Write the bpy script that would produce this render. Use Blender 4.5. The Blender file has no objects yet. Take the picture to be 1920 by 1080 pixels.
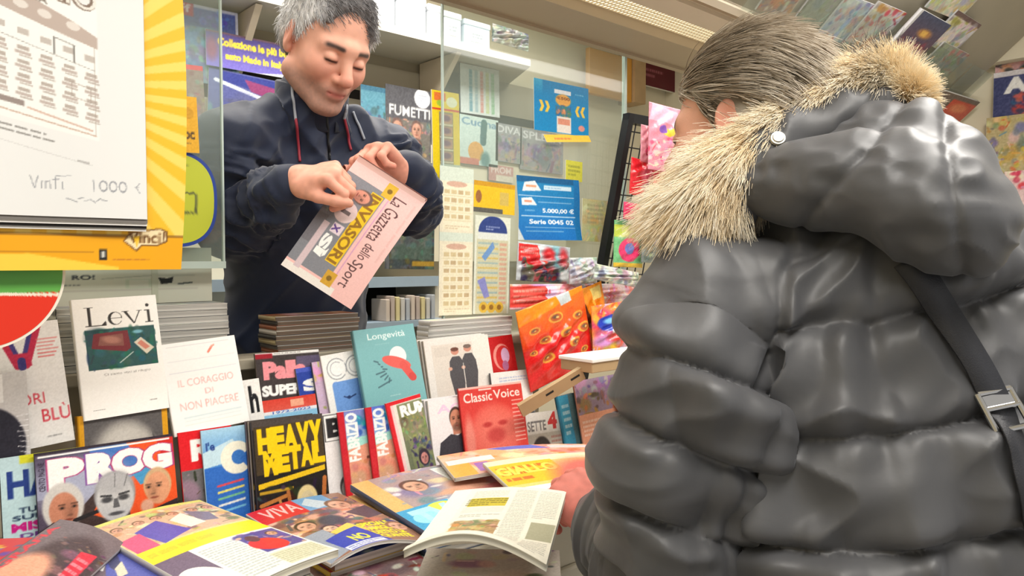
import bpy, math, random
import numpy as np
from mathutils import Vector, Matrix
from mathutils.bvhtree import BVHTree
sc = bpy.context.scene
COL = sc.collection
PI = math.pi
# ------------------------------------------------------------------ camera
F_PX = 1387.0
CAM_Z = 1.40
PITCH = math.atan(50.0 / F_PX)
YAW = math.radians(42.0)
cd = bpy.data.cameras.new('camera')
cd.sensor_width = 36.0
cd.lens = F_PX / 1920 * 36.0
cd.clip_start = 0.05
cam = bpy.data.objects.new('camera', cd)
COL.objects.link(cam)
cam.location = (0, 0, CAM_Z)
cam.rotation_euler = (PI / 2 - PITCH, 0, -YAW)
sc.camera = cam
# ------------------------------------------------------------------ world, lamps, exposure
w = bpy.data.worlds.new('world')
sc.world = w
w.use_nodes = True
bgn = w.node_tree.nodes['Background']
bgn.inputs[0].default_value = (1.0, 0.97, 0.93, 1)
bgn.inputs[1].default_value = 0.5
def area(name, loc, size, power, color=(1, 0.96, 0.9), aim=None):
    l = bpy.data.lights.new(name, 'AREA')
    l.shape = 'RECTANGLE'
    l.size, l.size_y = size
    l.energy = power
    l.color = color
    o = bpy.data.objects.new(name, l)
    COL.objects.link(o)
    o.location = loc
    if aim:
        d = Vector(aim) - Vector(loc)
        o.rotation_euler = d.to_track_quat('-Z', 'Y').to_euler()
    return o
area('ceiling_light_customers', (0.5, -0.1, 2.68), (2.6, 0.5), 54)
area('ceiling_light_aisle', (2.1, 0.3, 2.68), (1.2, 0.4), 22)
area('ceiling_light_kiosk', (1.3, 2.05, 2.66), (2.6, 0.35), 38)
area('canopy_tube_light', (1.45, 1.36, 2.085), (2.6, 0.12), 4.5)
sc.view_settings.view_transform = 'Standard'
sc.view_settings.look = 'None'
sc.view_settings.gamma = 1
sc.view_settings.use_curve_mapping = False
sc.view_settings.exposure = 0.14
# ------------------------------------------------------------------ pixel geometry
_v = np.array([math.sin(YAW), math.cos(YAW)])
RGT = np.array([_v[1], -_v[0], 0.0])
FWD = np.array([_v[0] * math.cos(PITCH), _v[1] * math.cos(PITCH), -math.sin(PITCH)])
UPV = np.array([_v[0] * math.sin(PITCH), _v[1] * math.sin(PITCH), math.cos(PITCH)])
CAM = np.array([0, 0, CAM_Z])
def ray(px, py):
    return FWD + RGT * ((px - 960) / F_PX) - UPV * ((py - 540) / F_PX)
def at_d(px, py, d):
    return CAM + ray(px, py) * d
def at_y(px, py, y):
    r = ray(px, py)
    return CAM + r * (y / r[1])
def at_x(px, py, x):
    r = ray(px, py)
    return CAM + r * (x / r[0])
def at_z(px, py, z):
    r = ray(px, py)
    return CAM + r * ((z - CAM_Z) / r[2])
def at_plane(px, py, p0, n):
    r = ray(px, py)
    p0 = np.array(p0); n = np.array(n)
    return CAM + r * (np.dot(p0 - CAM, n) / np.dot(r, n))
# ------------------------------------------------------------------ colour and materials
def lin(c):
    c = np.asarray(c, dtype=np.float64)
    return np.where(c <= 0.04045, c / 12.92, ((np.maximum(c, 0) + 0.055) / 1.055) ** 2.4)
def rgb(r, g, b):
    return (r / 255., g / 255., b / 255.)
MATS = {}
def mat(name, color, rough=0.5, metal=0.0, var=0.06, scale=30.0, spec=0.5, sheen=0.0, trans=0.0, ior=1.45, bump=0.0, bscale=200.0):
    if name in MATS:
        return MATS[name]
    m = bpy.data.materials.new(name)
    m.use_nodes = True
    nt = m.node_tree
    b = nt.nodes['Principled BSDF']
    c = lin(color)
    tc = nt.nodes.new('ShaderNodeTexCoord')
    nz = nt.nodes.new('ShaderNodeTexNoise')
    nz.inputs['Scale'].default_value = scale
    nz.inputs['Detail'].default_value = 4
    nt.links.new(tc.outputs['Object'], nz.inputs['Vector'])
    mx = nt.nodes.new('ShaderNodeMix')
    mx.data_type = 'RGBA'
    nt.links.new(nz.outputs['Fac'], mx.inputs[0])
    mx.inputs[6].default_value = (*[max(0, float(x) * (1 - var)) for x in c], 1)
    mx.inputs[7].default_value = (*[min(1, float(x) * (1 + var)) for x in c], 1)
    nt.links.new(mx.outputs[2], b.inputs['Base Color'])
    b.inputs['Roughness'].default_value = rough
    b.inputs['Metallic'].default_value = metal
    b.inputs['Specular IOR Level'].default_value = spec
    b.inputs['IOR'].default_value = ior
    if sheen:
        b.inputs['Sheen Weight'].default_value = sheen
    if trans:
        b.inputs['Transmission Weight'].default_value = trans
    if bump:
        n2 = nt.nodes.new('ShaderNodeTexNoise')
        n2.inputs['Scale'].default_value = bscale
        n2.inputs['Detail'].default_value = 5
        nt.links.new(tc.outputs['Object'], n2.inputs['Vector'])
        bp = nt.nodes.new('ShaderNodeBump')
        bp.inputs['Strength'].default_value = bump
        bp.inputs['Distance'].default_value = 0.004
        nt.links.new(n2.outputs['Fac'], bp.inputs['Height'])
        nt.links.new(bp.outputs['Normal'], b.inputs['Normal'])
    MATS[name] = m
    return m
def vmat(name, rough=0.5, spec=0.5, sss=0.0, sheen=0.0, bump=0.0, bscale=200.0, coat=0.0):
    """a material that takes its print colours from the mesh's own colour attribute"""
    if name in MATS:
        return MATS[name]
    m = bpy.data.materials.new(name)
    m.use_nodes = True
    nt = m.node_tree
    b = nt.nodes['Principled BSDF']
    at = nt.nodes.new('ShaderNodeVertexColor')
    at.layer_name = 'ink'
    nt.links.new(at.outputs['Color'], b.inputs['Base Color'])
    tc = nt.nodes.new('ShaderNodeTexCoord')
    nz = nt.nodes.new('ShaderNodeTexNoise')
    nz.inputs['Scale'].default_value = bscale
    nt.links.new(tc.outputs['Object'], nz.inputs['Vector'])
    mr = nt.nodes.new('ShaderNodeMapRange')
    mr.inputs[3].default_value = max(0.02, rough - 0.06)
    mr.inputs[4].default_value = min(1, rough + 0.06)
    nt.links.new(nz.outputs['Fac'], mr.inputs[0])
    nt.links.new(mr.outputs[0], b.inputs['Roughness'])
    b.inputs['Specular IOR Level'].default_value = spec
    if sss:
        b.inputs['Subsurface Weight'].default_value = sss
        b.inputs['Subsurface Radius'].default_value = (0.012, 0.004, 0.002)
        b.inputs['Subsurface Scale'].default_value = 0.6
    if sheen:
        b.inputs['Sheen Weight'].default_value = sheen
    if coat:
        b.inputs['Coat Weight'].default_value = coat
        b.inputs['Coat Roughness'].default_value = 0.2
    if bump:
        bp = nt.nodes.new('ShaderNodeBump')
        bp.inputs['Strength'].default_value = bump
        bp.inputs['Distance'].default_value = 0.003
        nt.links.new(nz.outputs['Fac'], bp.inputs['Height'])
        nt.links.new(bp.outputs['Normal'], b.inputs['Normal'])
    MATS[name] = m
    return m
# ------------------------------------------------------------------ objects
def obj(name, V, Fc, m, parent=None, smooth=False, col=None, loc=None):
    me = bpy.data.meshes.new(name)
    V = np.asarray(V, dtype=np.float32)
    if isinstance(Fc, np.ndarray):
        n, k = Fc.shape
        me.vertices.add(len(V)); me.vertices.foreach_set('co', V.ravel())
        me.loops.add(n * k); me.loops.foreach_set('vertex_index', Fc.astype(np.int32).ravel())
        me.polygons.add(n)
        me.polygons.foreach_set('loop_start', np.arange(0, n * k, k, dtype=np.int32))
        me.polygons.foreach_set('loop_total', np.full(n, k, dtype=np.int32))
        me.update(calc_edges=True)
    else:
        me.from_pydata([tuple(map(float, v)) for v in V], [], [tuple(int(i) for i in f) for f in Fc])
    if smooth:
        me.polygons.foreach_set('use_smooth', np.ones(len(me.polygons), dtype=bool))
    if col is not None:
        a = me.color_attributes.new('ink', 'FLOAT_COLOR', 'POINT')
        c4 = np.ones((len(V), 4), dtype=np.float32)
        c4[:, :3] = col
        a.data.foreach_set('color', c4.ravel())
    if m is not None:
        me.materials.append(m)
    o = bpy.data.objects.new(name, me)
    COL.objects.link(o)
    if parent is not None:
        o.parent = parent
    if loc is not None:
        o.location = loc
    return o
def tag(o, label=None, cat=None, group=None, kind=None):
    if label: o['label'] = label
    if cat: o['category'] = cat
    if group: o['group'] = group
    if kind: o['kind'] = kind
    return o
def thing(name, label, cat, loc=(0, 0, 0), mtx=None, group=None):
    o = bpy.data.objects.new(name, None)
    o.empty_display_size = 0.05
    COL.objects.link(o)
    if mtx is not None:
        o.matrix_world = mtx
    else:
        o.location = loc
    return tag(o, label, cat, group)
class MB:
    """collects simple solids into one mesh"""
    def __init__(s): s.v = []; s.f = []
    def add(s, V, Fc):
        k = len(s.v)
        s.v += [tuple(map(float, p)) for p in V]
        s.f += [tuple(int(i) + k for i in f) for f in Fc]
        return s
    def box(s, x0, y0, z0, x1, y1, z1, bev=0.0):
        if bev > 0:
            b = bev
            V = []; 
            for (zz, ins) in ((z0, b), (z0 + b, 0), (z1 - b, 0), (z1, b)):
                xa, xb, ya, yb = x0 + ins, x1 - ins, y0 + ins, y1 - ins
                c = b if ins == 0 else b * 0.5
                V += [(xa + c, ya, zz), (xb - c, ya, zz), (xb, ya + c, zz), (xb, yb - c, zz), (xb - c, yb, zz), (xa + c, yb, zz), (xa, yb - c, zz), (xa, ya + c, zz)]
            Fc = [tuple(range(7, -1, -1)), tuple(range(24, 32))]
            for r in range(3):
                for i in range(8):
                    j = (i + 1) % 8
                    Fc.append((r * 8 + i, r * 8 + j, r * 8 + 8 + j, r * 8 + 8 + i))
            return s.add(V, Fc)
        V = [(x0, y0, z0), (x1, y0, z0), (x1, y1, z0), (x0, y1, z0), (x0, y0, z1), (x1, y0, z1), (x1, y1, z1), (x0, y1, z1)]
        return s.add(V, [(3, 2, 1, 0), (4, 5, 6, 7), (0, 1, 5, 4), (1, 2, 6, 5), (2, 3, 7, 6), (3, 0, 4, 7)])
    def bar(s, a, b, w, h, up=(0, 0, 1)):
        a = np.array(a, float); b = np.array(b, float)
        t = b - a; t /= np.linalg.norm(t)
        sd = np.cross(t, np.array(up, float)); sd /= np.linalg.norm(sd)
        u = np.cross(sd, t)
        V = []
        for p in (a, b):
            for (i, j) in ((-1, -1), (1, -1), (1, 1), (-1, 1)):
                V.append(p + sd * i * w / 2 + u * j * h / 2)
        return s.add(V, [(3, 2, 1, 0), (4, 5, 6, 7), (0, 1, 5, 4), (1, 2, 6, 5), (2, 3, 7, 6), (3, 0, 4, 7)])
    def tube(s, pts, r, n=8):
        pts = [np.array(p, float) for p in pts]
        ref = np.array([0.31, 0.17, 0.93])
        V = []
        for i, p in enumerate(pts):
            t = pts[min(i + 1, len(pts) - 1)] - pts[max(i - 1, 0)]
            t /= np.linalg.norm(t) + 1e-12
            a = np.cross(t, ref); a /= np.linalg.norm(a) + 1e-12
            b = np.cross(t, a)
            rr = r[i] if hasattr(r, '__len__') else r
            for k in range(n):
                an = 2 * PI * k / n
                V.append(p + (a * math.cos(an) + b * math.sin(an)) * rr)
        Fc = [tuple(range(n)), tuple(range(len(pts) * n - 1, len(pts) * n - 1 - n, -1))]
        for i in range(len(pts) - 1):
            for k in range(n):
                j = (k + 1) % n
                Fc.append((i * n + k, i * n + n + k, i * n + n + j, i * n + j))
        return s.add(V, Fc)
    def disc(s, c, nrm, r, t, n=24, r2=None):
        c = np.array(c, float); nrm = np.array(nrm, float); nrm /= np.linalg.norm(nrm)
        return s.tube([c - nrm * t / 2, c + nrm * t / 2], [r, r if r2 is None else r2], n)
    def build(s, name, m, parent=None, smooth=False):
        return obj(name, s.v, s.f, m, parent, smooth)
def struct(name, mb, m):
    return tag(mb.build(name, m), kind='structure')
# ------------------------------------------------------------------ a small painter for printed surfaces
_TX = {}
def glyphs(txt, bold):
    k = (txt, bold)
    if k not in _TX:
        cu = bpy.data.curves.new('t', 'FONT')
        cu.body = txt; cu.size = 1; cu.offset = bold; cu.resolution_u = 3
        ob = bpy.data.objects.new('t', cu)
        me = bpy.data.meshes.new_from_object(ob)
        me.calc_loop_triangles()
        V = np.array([v.co[:2] for v in me.vertices]).reshape(-1, 2)
        T = np.array([t.vertices[:] for t in me.loop_triangles]).reshape(-1, 3)
        bpy.data.objects.remove(ob); bpy.data.curves.remove(cu); bpy.data.meshes.remove(me)
        if len(V):
            mn = V.min(0); mx = V.max(0)
            V = (V - mn) / np.maximum(mx - mn, 1e-6)
        _TX[k] = V[T] if len(V) else np.zeros((0, 3, 2))
    return _TX[k]
class Art:
    def __init__(s, w, h, bg, res=0.0015, ss=2, seed=1):
        s.w, s.h = w, h
        s.nx = max(4, int(round(w / res))); s.ny = max(4, int(round(h / res)))
        s.ss = ss
        s.W, s.H = s.nx * ss, s.ny * ss
        s.a = np.empty((s.H, s.W, 3)); s.a[:] = bg
        s.rng = np.random.RandomState(seed)
    def _win(s, u0, v0, u1, v1):
        x0 = max(0, int(math.floor(min(u0, u1) * s.W))); x1 = min(s.W, int(math.ceil(max(u0, u1) * s.W)))
        y0 = max(0, int(math.floor(min(v0, v1) * s.H))); y1 = min(s.H, int(math.ceil(max(v0, v1) * s.H)))
        if x1 <= x0 or y1 <= y0: return None
        X, Y = np.meshgrid((np.arange(x0, x1) + .5) / s.W, (np.arange(y0, y1) + .5) / s.H)
        return slice(y0, y1), slice(x0, x1), X, Y
    def _put(s, win, m, c, al=1.0):
        r = s.a[win[0], win[1]]
        k = (m * al)[..., None]
        r[:] = r * (1 - k) + np.array(c) * k
    def rect(s, u0, v0, u1, v1, c, al=1.0):
        w = s._win(u0, v0, u1, v1)
        if w: s._put(w, ((w[2] >= min(u0, u1)) & (w[2] <= max(u0, u1)) & (w[3] >= min(v0, v1)) & (w[3] <= max(v0, v1))) * 1.0, c, al)
        return s
    def grad(s, u0, v0, u1, v1, c0, c1, horiz=False):
        w = s._win(u0, v0, u1, v1)
        if w:
            t = (w[2] - u0) / (u1 - u0) if horiz else (w[3] - v0) / (v1 - v0)
            t = np.clip(t, 0, 1)[..., None]
            s.a[w[0], w[1]] = np.array(c0) * (1 - t) + np.array(c1) * t
        return s
    def ell(s, u, v, ru, rv=None, c=(0, 0, 0), rot=0.0, soft=0.0, al=1.0):
        k = s.w / s.h
        if rv is None: rv = ru * k
        R = max(ru, rv / k) * (1.3 if soft else 1.02)
        w = s._win(u - R, v - R * k, u + R, v + R * k)
        if w:
            X = w[2] - u; Y = (w[3] - v) / k
            cr, sr = math.cos(rot), math.sin(rot)
            d = np.sqrt(((X * cr + Y * sr) / ru) ** 2 + ((-X * sr + Y * cr) / (rv / k)) ** 2)
            m = np.clip((1 + soft - d) / (2 * soft), 0, 1) if soft else (d <= 1) * 1.0
            s._put(w, m, c, al)
        return s
    def poly(s, pts, c, al=1.0):
        P = np.array(pts, float)
        w = s._win(P[:, 0].min(), P[:, 1].min(), P[:, 0].max(), P[:, 1].max())
        if w:
            X, Y = w[2], w[3]
            m = np.zeros(X.shape, bool)
            for i in range(len(P)):
                (x0, y0), (x1, y1) = P[i], P[(i + 1) % len(P)]
                if y0 == y1: continue
                m ^= ((y0 > Y) != (y1 > Y)) & (X < (x1 - x0) * (Y - y0) / (y1 - y0) + x0)
            s._put(w, m * 1.0, c, al)
        return s
    def line(s, u0, v0, u1, v1, wd, c, al=1.0):
        k = s.w / s.h
        w = s._win(min(u0, u1) - wd, min(v0, v1) - wd * k, max(u0, u1) + wd, max(v0, v1) + wd * k)
        if w:
            dx, dy = u1 - u0, (v1 - v0) / k
            X = w[2] - u0; Y = (w[3] - v0) / k
            t = np.clip((X * dx + Y * dy) / (dx * dx + dy * dy + 1e-12), 0, 1)
            s._put(w, (np.hypot(X - t * dx, Y - t * dy) <= wd / 2) * 1.0, c, al)
        return s
    def text(s, txt, u0, v0, u1, v1, c, bold=0.0, rot=0, al=1.0, skew=0.0):
        """fit txt in the box; rot = quarter turns counter-clockwise"""
        T = glyphs(txt, bold).copy()
        if skew: T[..., 0] = (T[..., 0] + skew * T[..., 1]) / (1 + abs(skew))
        x, y = T[..., 0], 1 - T[..., 1]
        for _ in range(rot % 4): x, y = y, 1 - x
        P = np.stack([(u0 + x * (u1 - u0)) * s.W, (v0 + y * (v1 - v0)) * s.H], -1)
        x0 = int(max(0, math.floor(P[..., 0].min()))) if len(P) else 0
        if not len(P): return s
        for t in P:
            mn = np.floor(t.min(0)).astype(int); mx = np.ceil(t.max(0)).astype(int)
            xa, xb = max(0, mn[0]), min(s.W, mx[0] + 1); ya, yb = max(0, mn[1]), min(s.H, mx[1] + 1)
            if xb <= xa or yb <= ya: continue
            X, Y = np.meshgrid(np.arange(xa, xb) + .5, np.arange(ya, yb) + .5)
            d = []
            for i in range(3):
                a, b = t[i], t[(i + 1) % 3]
                d.append((b[0] - a[0]) * (Y - a[1]) - (b[1] - a[1]) * (X - a[0]))
            m = ((d[0] >= 0) & (d[1] >= 0) & (d[2] >= 0)) | ((d[0] <= 0) & (d[1] <= 0) & (d[2] <= 0))
            r = s.a[ya:yb, xa:xb]
            k = (m * al)[..., None]
            r[:] = r * (1 - k) + np.array(c) * k
        return s
    def para(s, u0, v0, u1, v1, n, c, al=0.6, fill=0.5):
        for i in range(n):
            v = v0 + (v1 - v0) * (i + .2) / n
            e = u1 if i < n - 1 else u0 + (u1 - u0) * s.rng.uniform(.4, .9)
            x = u0
            while x < e:
                L = s.rng.uniform(.03, .12) * (u1 - u0) * 1.6
                s.rect(x, v, min(e, x + L), v + (v1 - v0) / n * fill, c, al)
                x += L + .02 * (u1 - u0)
        return s
    def collage(s, u0, v0, u1, v1, pal, n=40, size=0.2, al=0.8):
        """a busy printed picture: soft patches, then smaller crisp ones"""
        k = s.w / s.h
        for i in range(int(n * 2.4)):
            u = s.rng.uniform(u0, u1); v = s.rng.uniform(v0, v1)
            r = s.rng.uniform(.25, 1) * size * (1.0 if i < n * .6 else .42)
            c = np.clip(np.array(pal[s.rng.randint(len(pal))]) + s.rng.uniform(-.09, .09, 3), 0, 1)
            if i % 4 == 3:
                an = s.rng.uniform(0, PI); L = r * 1.1
                ua, va = u - L * math.cos(an), v - L * math.sin(an) * k; ub, vb = u + L * math.cos(an), v + L * math.sin(an) * k
                s.line(min(max(ua, u0), u1), min(max(va, v0), v1), min(max(ub, u0), u1), min(max(vb, v0), v1), r * .45, c, al)
                continue
            ru = min(r, u - u0 + .01, u1 - u + .01); rv = min(r * s.rng.uniform(.4, 1.2) * k, v - v0 + .01, v1 - v + .01)
            s.ell(u, v, max(ru, .008), max(rv, .008), c, s.rng.uniform(0, PI) if ru * k < rv * 2 and rv < ru * k * 2 else 0, .3, al)
        return s
    def face(s, u, v, r, skin=rgb(214, 160, 134), hair=rgb(70, 60, 55), beard=None, hr=1.12, turn=0.0, grey=False):
        k = s.w / s.h
        dk = tuple(x * .55 for x in skin); md = tuple(x * .78 for x in skin)
        s.ell(u, v - r * .12 * k, r * .86 * hr, r * 1.1 * hr * k, hair, 0, .06)
        s.ell(u, v + r * .12 * k, r * .78, r * 1.08 * k, skin, 0, .06)
        s.ell(u + r * (.35 if turn >= 0 else -.35), v + r * .25 * k, r * .35, r * .7 * k, md, 0, .5, .6)
        t = turn * r
        for sg in (-1, 1):
            s.ell(u + t + sg * r * .33, v - r * .02 * k, r * .18, r * .1 * k, dk, 0, .4, .9)
            s.line(u + t + sg * r * .18, v - r * .2 * k, u + t + sg * r * .5, v - r * .2 * k, r * .11, dk, .9)
            s.ell(u + t + sg * r * .33, v - r * .02 * k, r * .07, r * .06 * k, (.08, .06, .06))
        s.ell(u + t * 1.3 + r * .05, v + r * .3 * k, r * .12, r * .24 * k, md, 0, .4, .9)
        s.ell(u + t * 1.3, v + r * .46 * k, r * .16, r * .06 * k, dk, 0, .4, .7)
        if beard: s.ell(u + t, v + r * .85 * k, r * .55, r * .4 * k, beard, 0, .3, .8)
        s.ell(u + t, v + r * .72 * k, r * .26, r * .07 * k, (dk[0] * 1.15, dk[1] * .8, dk[2] * .8) if not grey else dk, 0, .3, .9)
        return s
    def grain(s, am, blk=3):
        n = s.rng.uniform(-am, am, (s.H // blk + 1, s.W // blk + 1, 1))
        s.a += np.kron(n, np.ones((blk, blk, 1)))[:s.H, :s.W]
        return s
    def border(s, t, c):
        k = s.w / s.h
        return s.rect(0, 0, 1, t * k, c).rect(0, 1 - t * k, 1, 1, c).rect(0, 0, t, 1, c).rect(1 - t, 0, 1, 1, c)
    def out(s):
        a = np.clip(s.a, 0, 1).reshape(s.ny, s.ss, s.nx, s.ss, 3).mean((1, 3))
        return lin(a)[::-1].reshape(-1, 3)           # row 0 = bottom
# ------------------------------------------------------------------ printed sheets, magazines, books
# local frame of everything printed: x to the right, z up the page, the print faces -y
def grid_faces(nx, ny, off=0, flip=False):
    i = np.arange(nx * ny).reshape(ny, nx)
    a, b, c, d = i[:-1, :-1].ravel(), i[:-1, 1:].ravel(), i[1:, 1:].ravel(), i[1:, :-1].ravel()
    return (np.stack([a, d, c, b], 1) if flip else np.stack([a, b, c, d], 1)) + off
def print_slab(art, t, back, edge=None, bend=None, rim=0.0):
    """front print on a grid, closed by edges and a back: V, F, colours"""
    nx, ny, w, h = art.nx, art.ny, art.w, art.h
    x = np.linspace(-w / 2, w / 2, nx); z = np.linspace(0, h, ny)
    X, Z = np.meshgrid(x, z)
    D = np.zeros_like(X) if bend is None else bend(X / w + .5, Z / h)
    fr = np.stack([X, -t / 2 - D, Z], -1).reshape(-1, 3)
    bk = np.stack([X, t / 2 - D, Z], -1).reshape(-1, 3)
    n = nx * ny
    i = np.arange(n).reshape(ny, nx)
    loop = np.concatenate([i[0, :], i[1:, -1], i[-1, -2::-1], i[-2:0:-1, 0]])
    e2 = np.roll(loop, -1)
    # edges get their own vertices so the print does not bleed round the rim
    L = len(loop)
    ef, eb = 2 * n + np.arange(L), 2 * n + L + np.arange(L)
    V = np.concatenate([fr, bk, fr[loop], bk[loop]])
    side = np.stack([ef, eb, np.roll(eb, -1), np.roll(ef, -1)], 1)
    # coarse back
    Fq = np.concatenate([grid_faces(nx, ny), grid_faces(nx, ny, n, True), side])
    C = np.empty((len(V), 3))
    C[:n] = art.out(); C[n:2 * n] = lin(back); C[2 * n:] = lin(back if edge is None else edge)
    return V, Fq, C
def pose(p, lean=0.0, yaw=0.0, roll=0.0):
    return Matrix.Translation(Vector(p)) @ Matrix.Rotation(yaw, 4, 'Z') @ Matrix.Rotation(-lean, 4, 'X') @ Matrix.Rotation(roll, 4, 'Y')
def paper_block(w, h, t, bend=None, n=14, color=rgb(236, 232, 224), seed=3):
    """pages between the covers, their edges faintly striped"""
    x = np.linspace(-w / 2, w / 2, n); z = np.linspace(0, h, n)
    k = max(3, min(9, int(t / 0.002)))
    rng = np.random.RandomState(seed)
    V = []; Fc = []; C = []
    X, Z = np.meshgrid(x, z)
    D = np.zeros_like(X) if bend is None else bend(X / w + .5, Z / h)
    i = np.arange(n * n).reshape(n, n)
    loop = np.concatenate([i[0, :], i[1:, -1], i[-1, -2::-1], i[-2:0:-1, 0]])
    L = len(loop)
    P = np.stack([X, -D, Z], -1).reshape(-1, 3)
    for q, y in ((0, -t / 2), (1, t / 2)):
        Q = P.copy(); Q[:, 1] += y
        V.append(Q); C.append(np.tile(lin(color), (n * n, 1)))
    base = 2 * n * n
    for j in range(k + 1):
        Q = P[loop].copy(); Q[:, 1] += -t / 2 + t * j / k
        V.append(Q); C.append(np.tile(lin(np.array(color) * rng.uniform(.72, 1.0)), (L, 1)))
    Fc = [grid_faces(n, n), grid_faces(n, n, n * n, True)]
    for j in range(k):
        a = base + j * L + np.arange(L); b = a + L
        Fc.append(np.stack([a, b, np.roll(b, -1), np.roll(a, -1)], 1))
    return np.concatenate(V), np.concatenate(Fc), np.concatenate(C)
GLOSS = lambda: vmat('printed gloss paper', 0.36, 0.4, bscale=60)
MATTE = lambda: vmat('printed matte paper', 0.7, 0.25, bscale=90)
def sheet(name, label, cat, art, mtx, t=0.0015, back=rgb(225, 225, 222), group=None, bend=None, m=None, edge=None):
    V, Fq, C = print_slab(art, t, back, edge, bend)
    o = obj(name, V, Fq, m or GLOSS(), None, bend is not None, C)
    o.matrix_world = mtx
    return tag(o, label, cat, group)
def publication(name, label, cat, art, mtx, t=0.006, back=rgb(90, 90, 95), group=None, bend=None, m=None, spine=None, page=rgb(236, 232, 224), hard=False):
    """magazine or book: printed front cover, page block, back cover with spine"""
    root = thing(name, label, cat, mtx=mtx, group=group)
    ct = 0.0008 if not hard else 0.0022
    w, h = art.w, art.h
    V, Fq, C = print_slab(art, ct, rgb(240, 238, 232), None, bend)
    V[:, 1] -= t / 2 - ct / 2
    obj('front_cover', V, Fq, m or GLOSS(), root, bend is not None, C)
    ins = 0.001 if not hard else 0.003
    V, Fq, C = paper_block(w - ins, h - 2 * ins, t - 2 * ct - .0002, bend, color=page)
    V[:, 0] += ins * .25; V[:, 2] += ins
    obj('page_block', V, Fq, MATTE(), root, False, C)
    # back cover and spine as one folded sheet
    n = 14
    x = np.linspace(-w / 2 - ct, w / 2, n); z = np.linspace(0, h, n)
    X, Z = np.meshgrid(x, z)
    D = np.zeros_like(X) if bend is None else bend(X / w + .5, Z / h)
    A = np.stack([X, t / 2 - ct - D, Z], -1).reshape(-1, 3); B = A.copy(); B[:, 1] += ct
    V = [A, B]; Fc = [grid_faces(n, n), grid_faces(n, n, n * n, True)]
    i = np.arange(n * n).reshape(n, n)
    loop = np.concatenate([i[0, :], i[1:, -1], i[-1, -2::-1], i[-2:0:-1, 0]])
    l2 = np.roll(loop, -1)
    Fc.append(np.stack([loop, loop + n * n, l2 + n * n, l2], 1))
    k = 2 * n * n
    xs = -w / 2
    d0 = D[:, 0]
    S = []
    for (xx, yy) in ((xs - ct, -t / 2), (xs - ct, t / 2 - ct), (xs, t / 2 - ct), (xs, -t / 2)):
        S.append(np.stack([np.full(n, xx), yy - d0, z], 1))
    V += S
    for q in range(4):
        a = k + q * n + np.arange(n - 1); b = k + ((q + 1) % 4) * n + np.arange(n - 1)
        Fc.append(np.stack([a, a + 1, b + 1, b], 1))
    V = np.concatenate(V); Fq = np.concatenate(Fc)
    C = np.tile(lin(back), (len(V), 1))
    if spine is not None: C[k:] = lin(spine)
    obj('back_cover', V, Fq, m or GLOSS(), root, bend is not None, C)
    return root
def stand(tl, tr, plane, h=None):
    """place a leaning print: top-left and top-right in the photograph, on a leaning plane (y, z, lean); returns w, h, matrix"""
    y0, z0, lean = plane
    n = (0, math.cos(lean), -math.sin(lean))
    a = at_plane(*tl, (0, y0, z0), n); b = at_plane(*tr, (0, y0, z0), n)
    up = np.array([0, math.sin(lean), math.cos(lean)])
    sa = np.dot(a - np.array([0, y0, z0]), up); sb = np.dot(b - np.array([0, y0, z0]), up)
    w = math.hypot(b[0] - a[0], sb - sa)
    roll = math.atan2(sb - sa, b[0] - a[0])
    tc = np.array([(a[0] + b[0]) / 2, (sa + sb) / 2])
    if h is None:
        h = max(0.04, (tc[1] - abs(math.sin(roll)) * w / 2) / math.cos(roll))
    bc = tc - h * np.array([-math.sin(roll), math.cos(roll)])
    p = np.array([bc[0], y0 + bc[1] * math.sin(lean), z0 + bc[1] * math.cos(lean)])
    return w, h, pose(p, lean, 0, -roll)
def lie(bl, br, tl, z, lift=0.0):
    """place a flat print by three corners in the photograph; returns w, h, matrix"""
    a, b, c = at_z(*bl, z)[:2], at_z(*br, z)[:2], at_z(*tl, z)[:2]
    w = np.linalg.norm(b - a); h = np.linalg.norm(c - a)
    a1 = math.atan2(b[1] - a[1], b[0] - a[0]); a2 = math.atan2(c[1] - a[1], c[0] - a[0]) - PI / 2
    ang = a1 + ((a2 - a1 + PI) % (2 * PI) - PI) * .5
    ctr = (b + c) / 2
    up = np.array([-math.sin(ang), math.cos(ang)])
    p = ctr - up * h / 2
    return w, h, pose((p[0], p[1], z + lift), PI / 2, ang)
# ------------------------------------------------------------------ the setting
M_CREAM = mat('cream wall paint', rgb(226, 218, 194), 0.7, var=0.04, scale=6)
M_PALE = mat('pale melamine', rgb(214, 208, 192), 0.45, var=0.04, scale=8)
M_GREYP = mat('grey beige panel', rgb(168, 160, 142), 0.6, var=0.07, scale=7)
M_TAUPE = mat('taupe enamel', rgb(182, 164, 138), 0.4, var=0.05, scale=9)
M_BEIGE = mat('beige enamel', rgb(222, 208, 186), 0.4, var=0.04, scale=9)
M_DARK = mat('dark recess', rgb(30, 28, 26), 0.7)
M_BLACK = mat('black metal', rgb(26, 27, 30), 0.4, spec=0.4)
M_GREY = mat('grey metal', rgb(140, 150, 160), 0.35, 0.6)
M_STEEL = mat('polished metal', rgb(205, 205, 205), 0.22, 1.0, var=0.03)
M_FLOOR = mat('grey floor tile', rgb(150, 145, 138), 0.5, var=0.1, scale=4)
M_WHITE = mat('white card', rgb(238, 237, 232), 0.6, var=0.02)
M_WOOD = mat('pale wood', rgb(178, 150, 112), 0.5, var=0.18, scale=14)
M_ORANGEWALL = mat('amber board', rgb(206, 150, 64), 0.5, var=0.15, scale=8)
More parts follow.
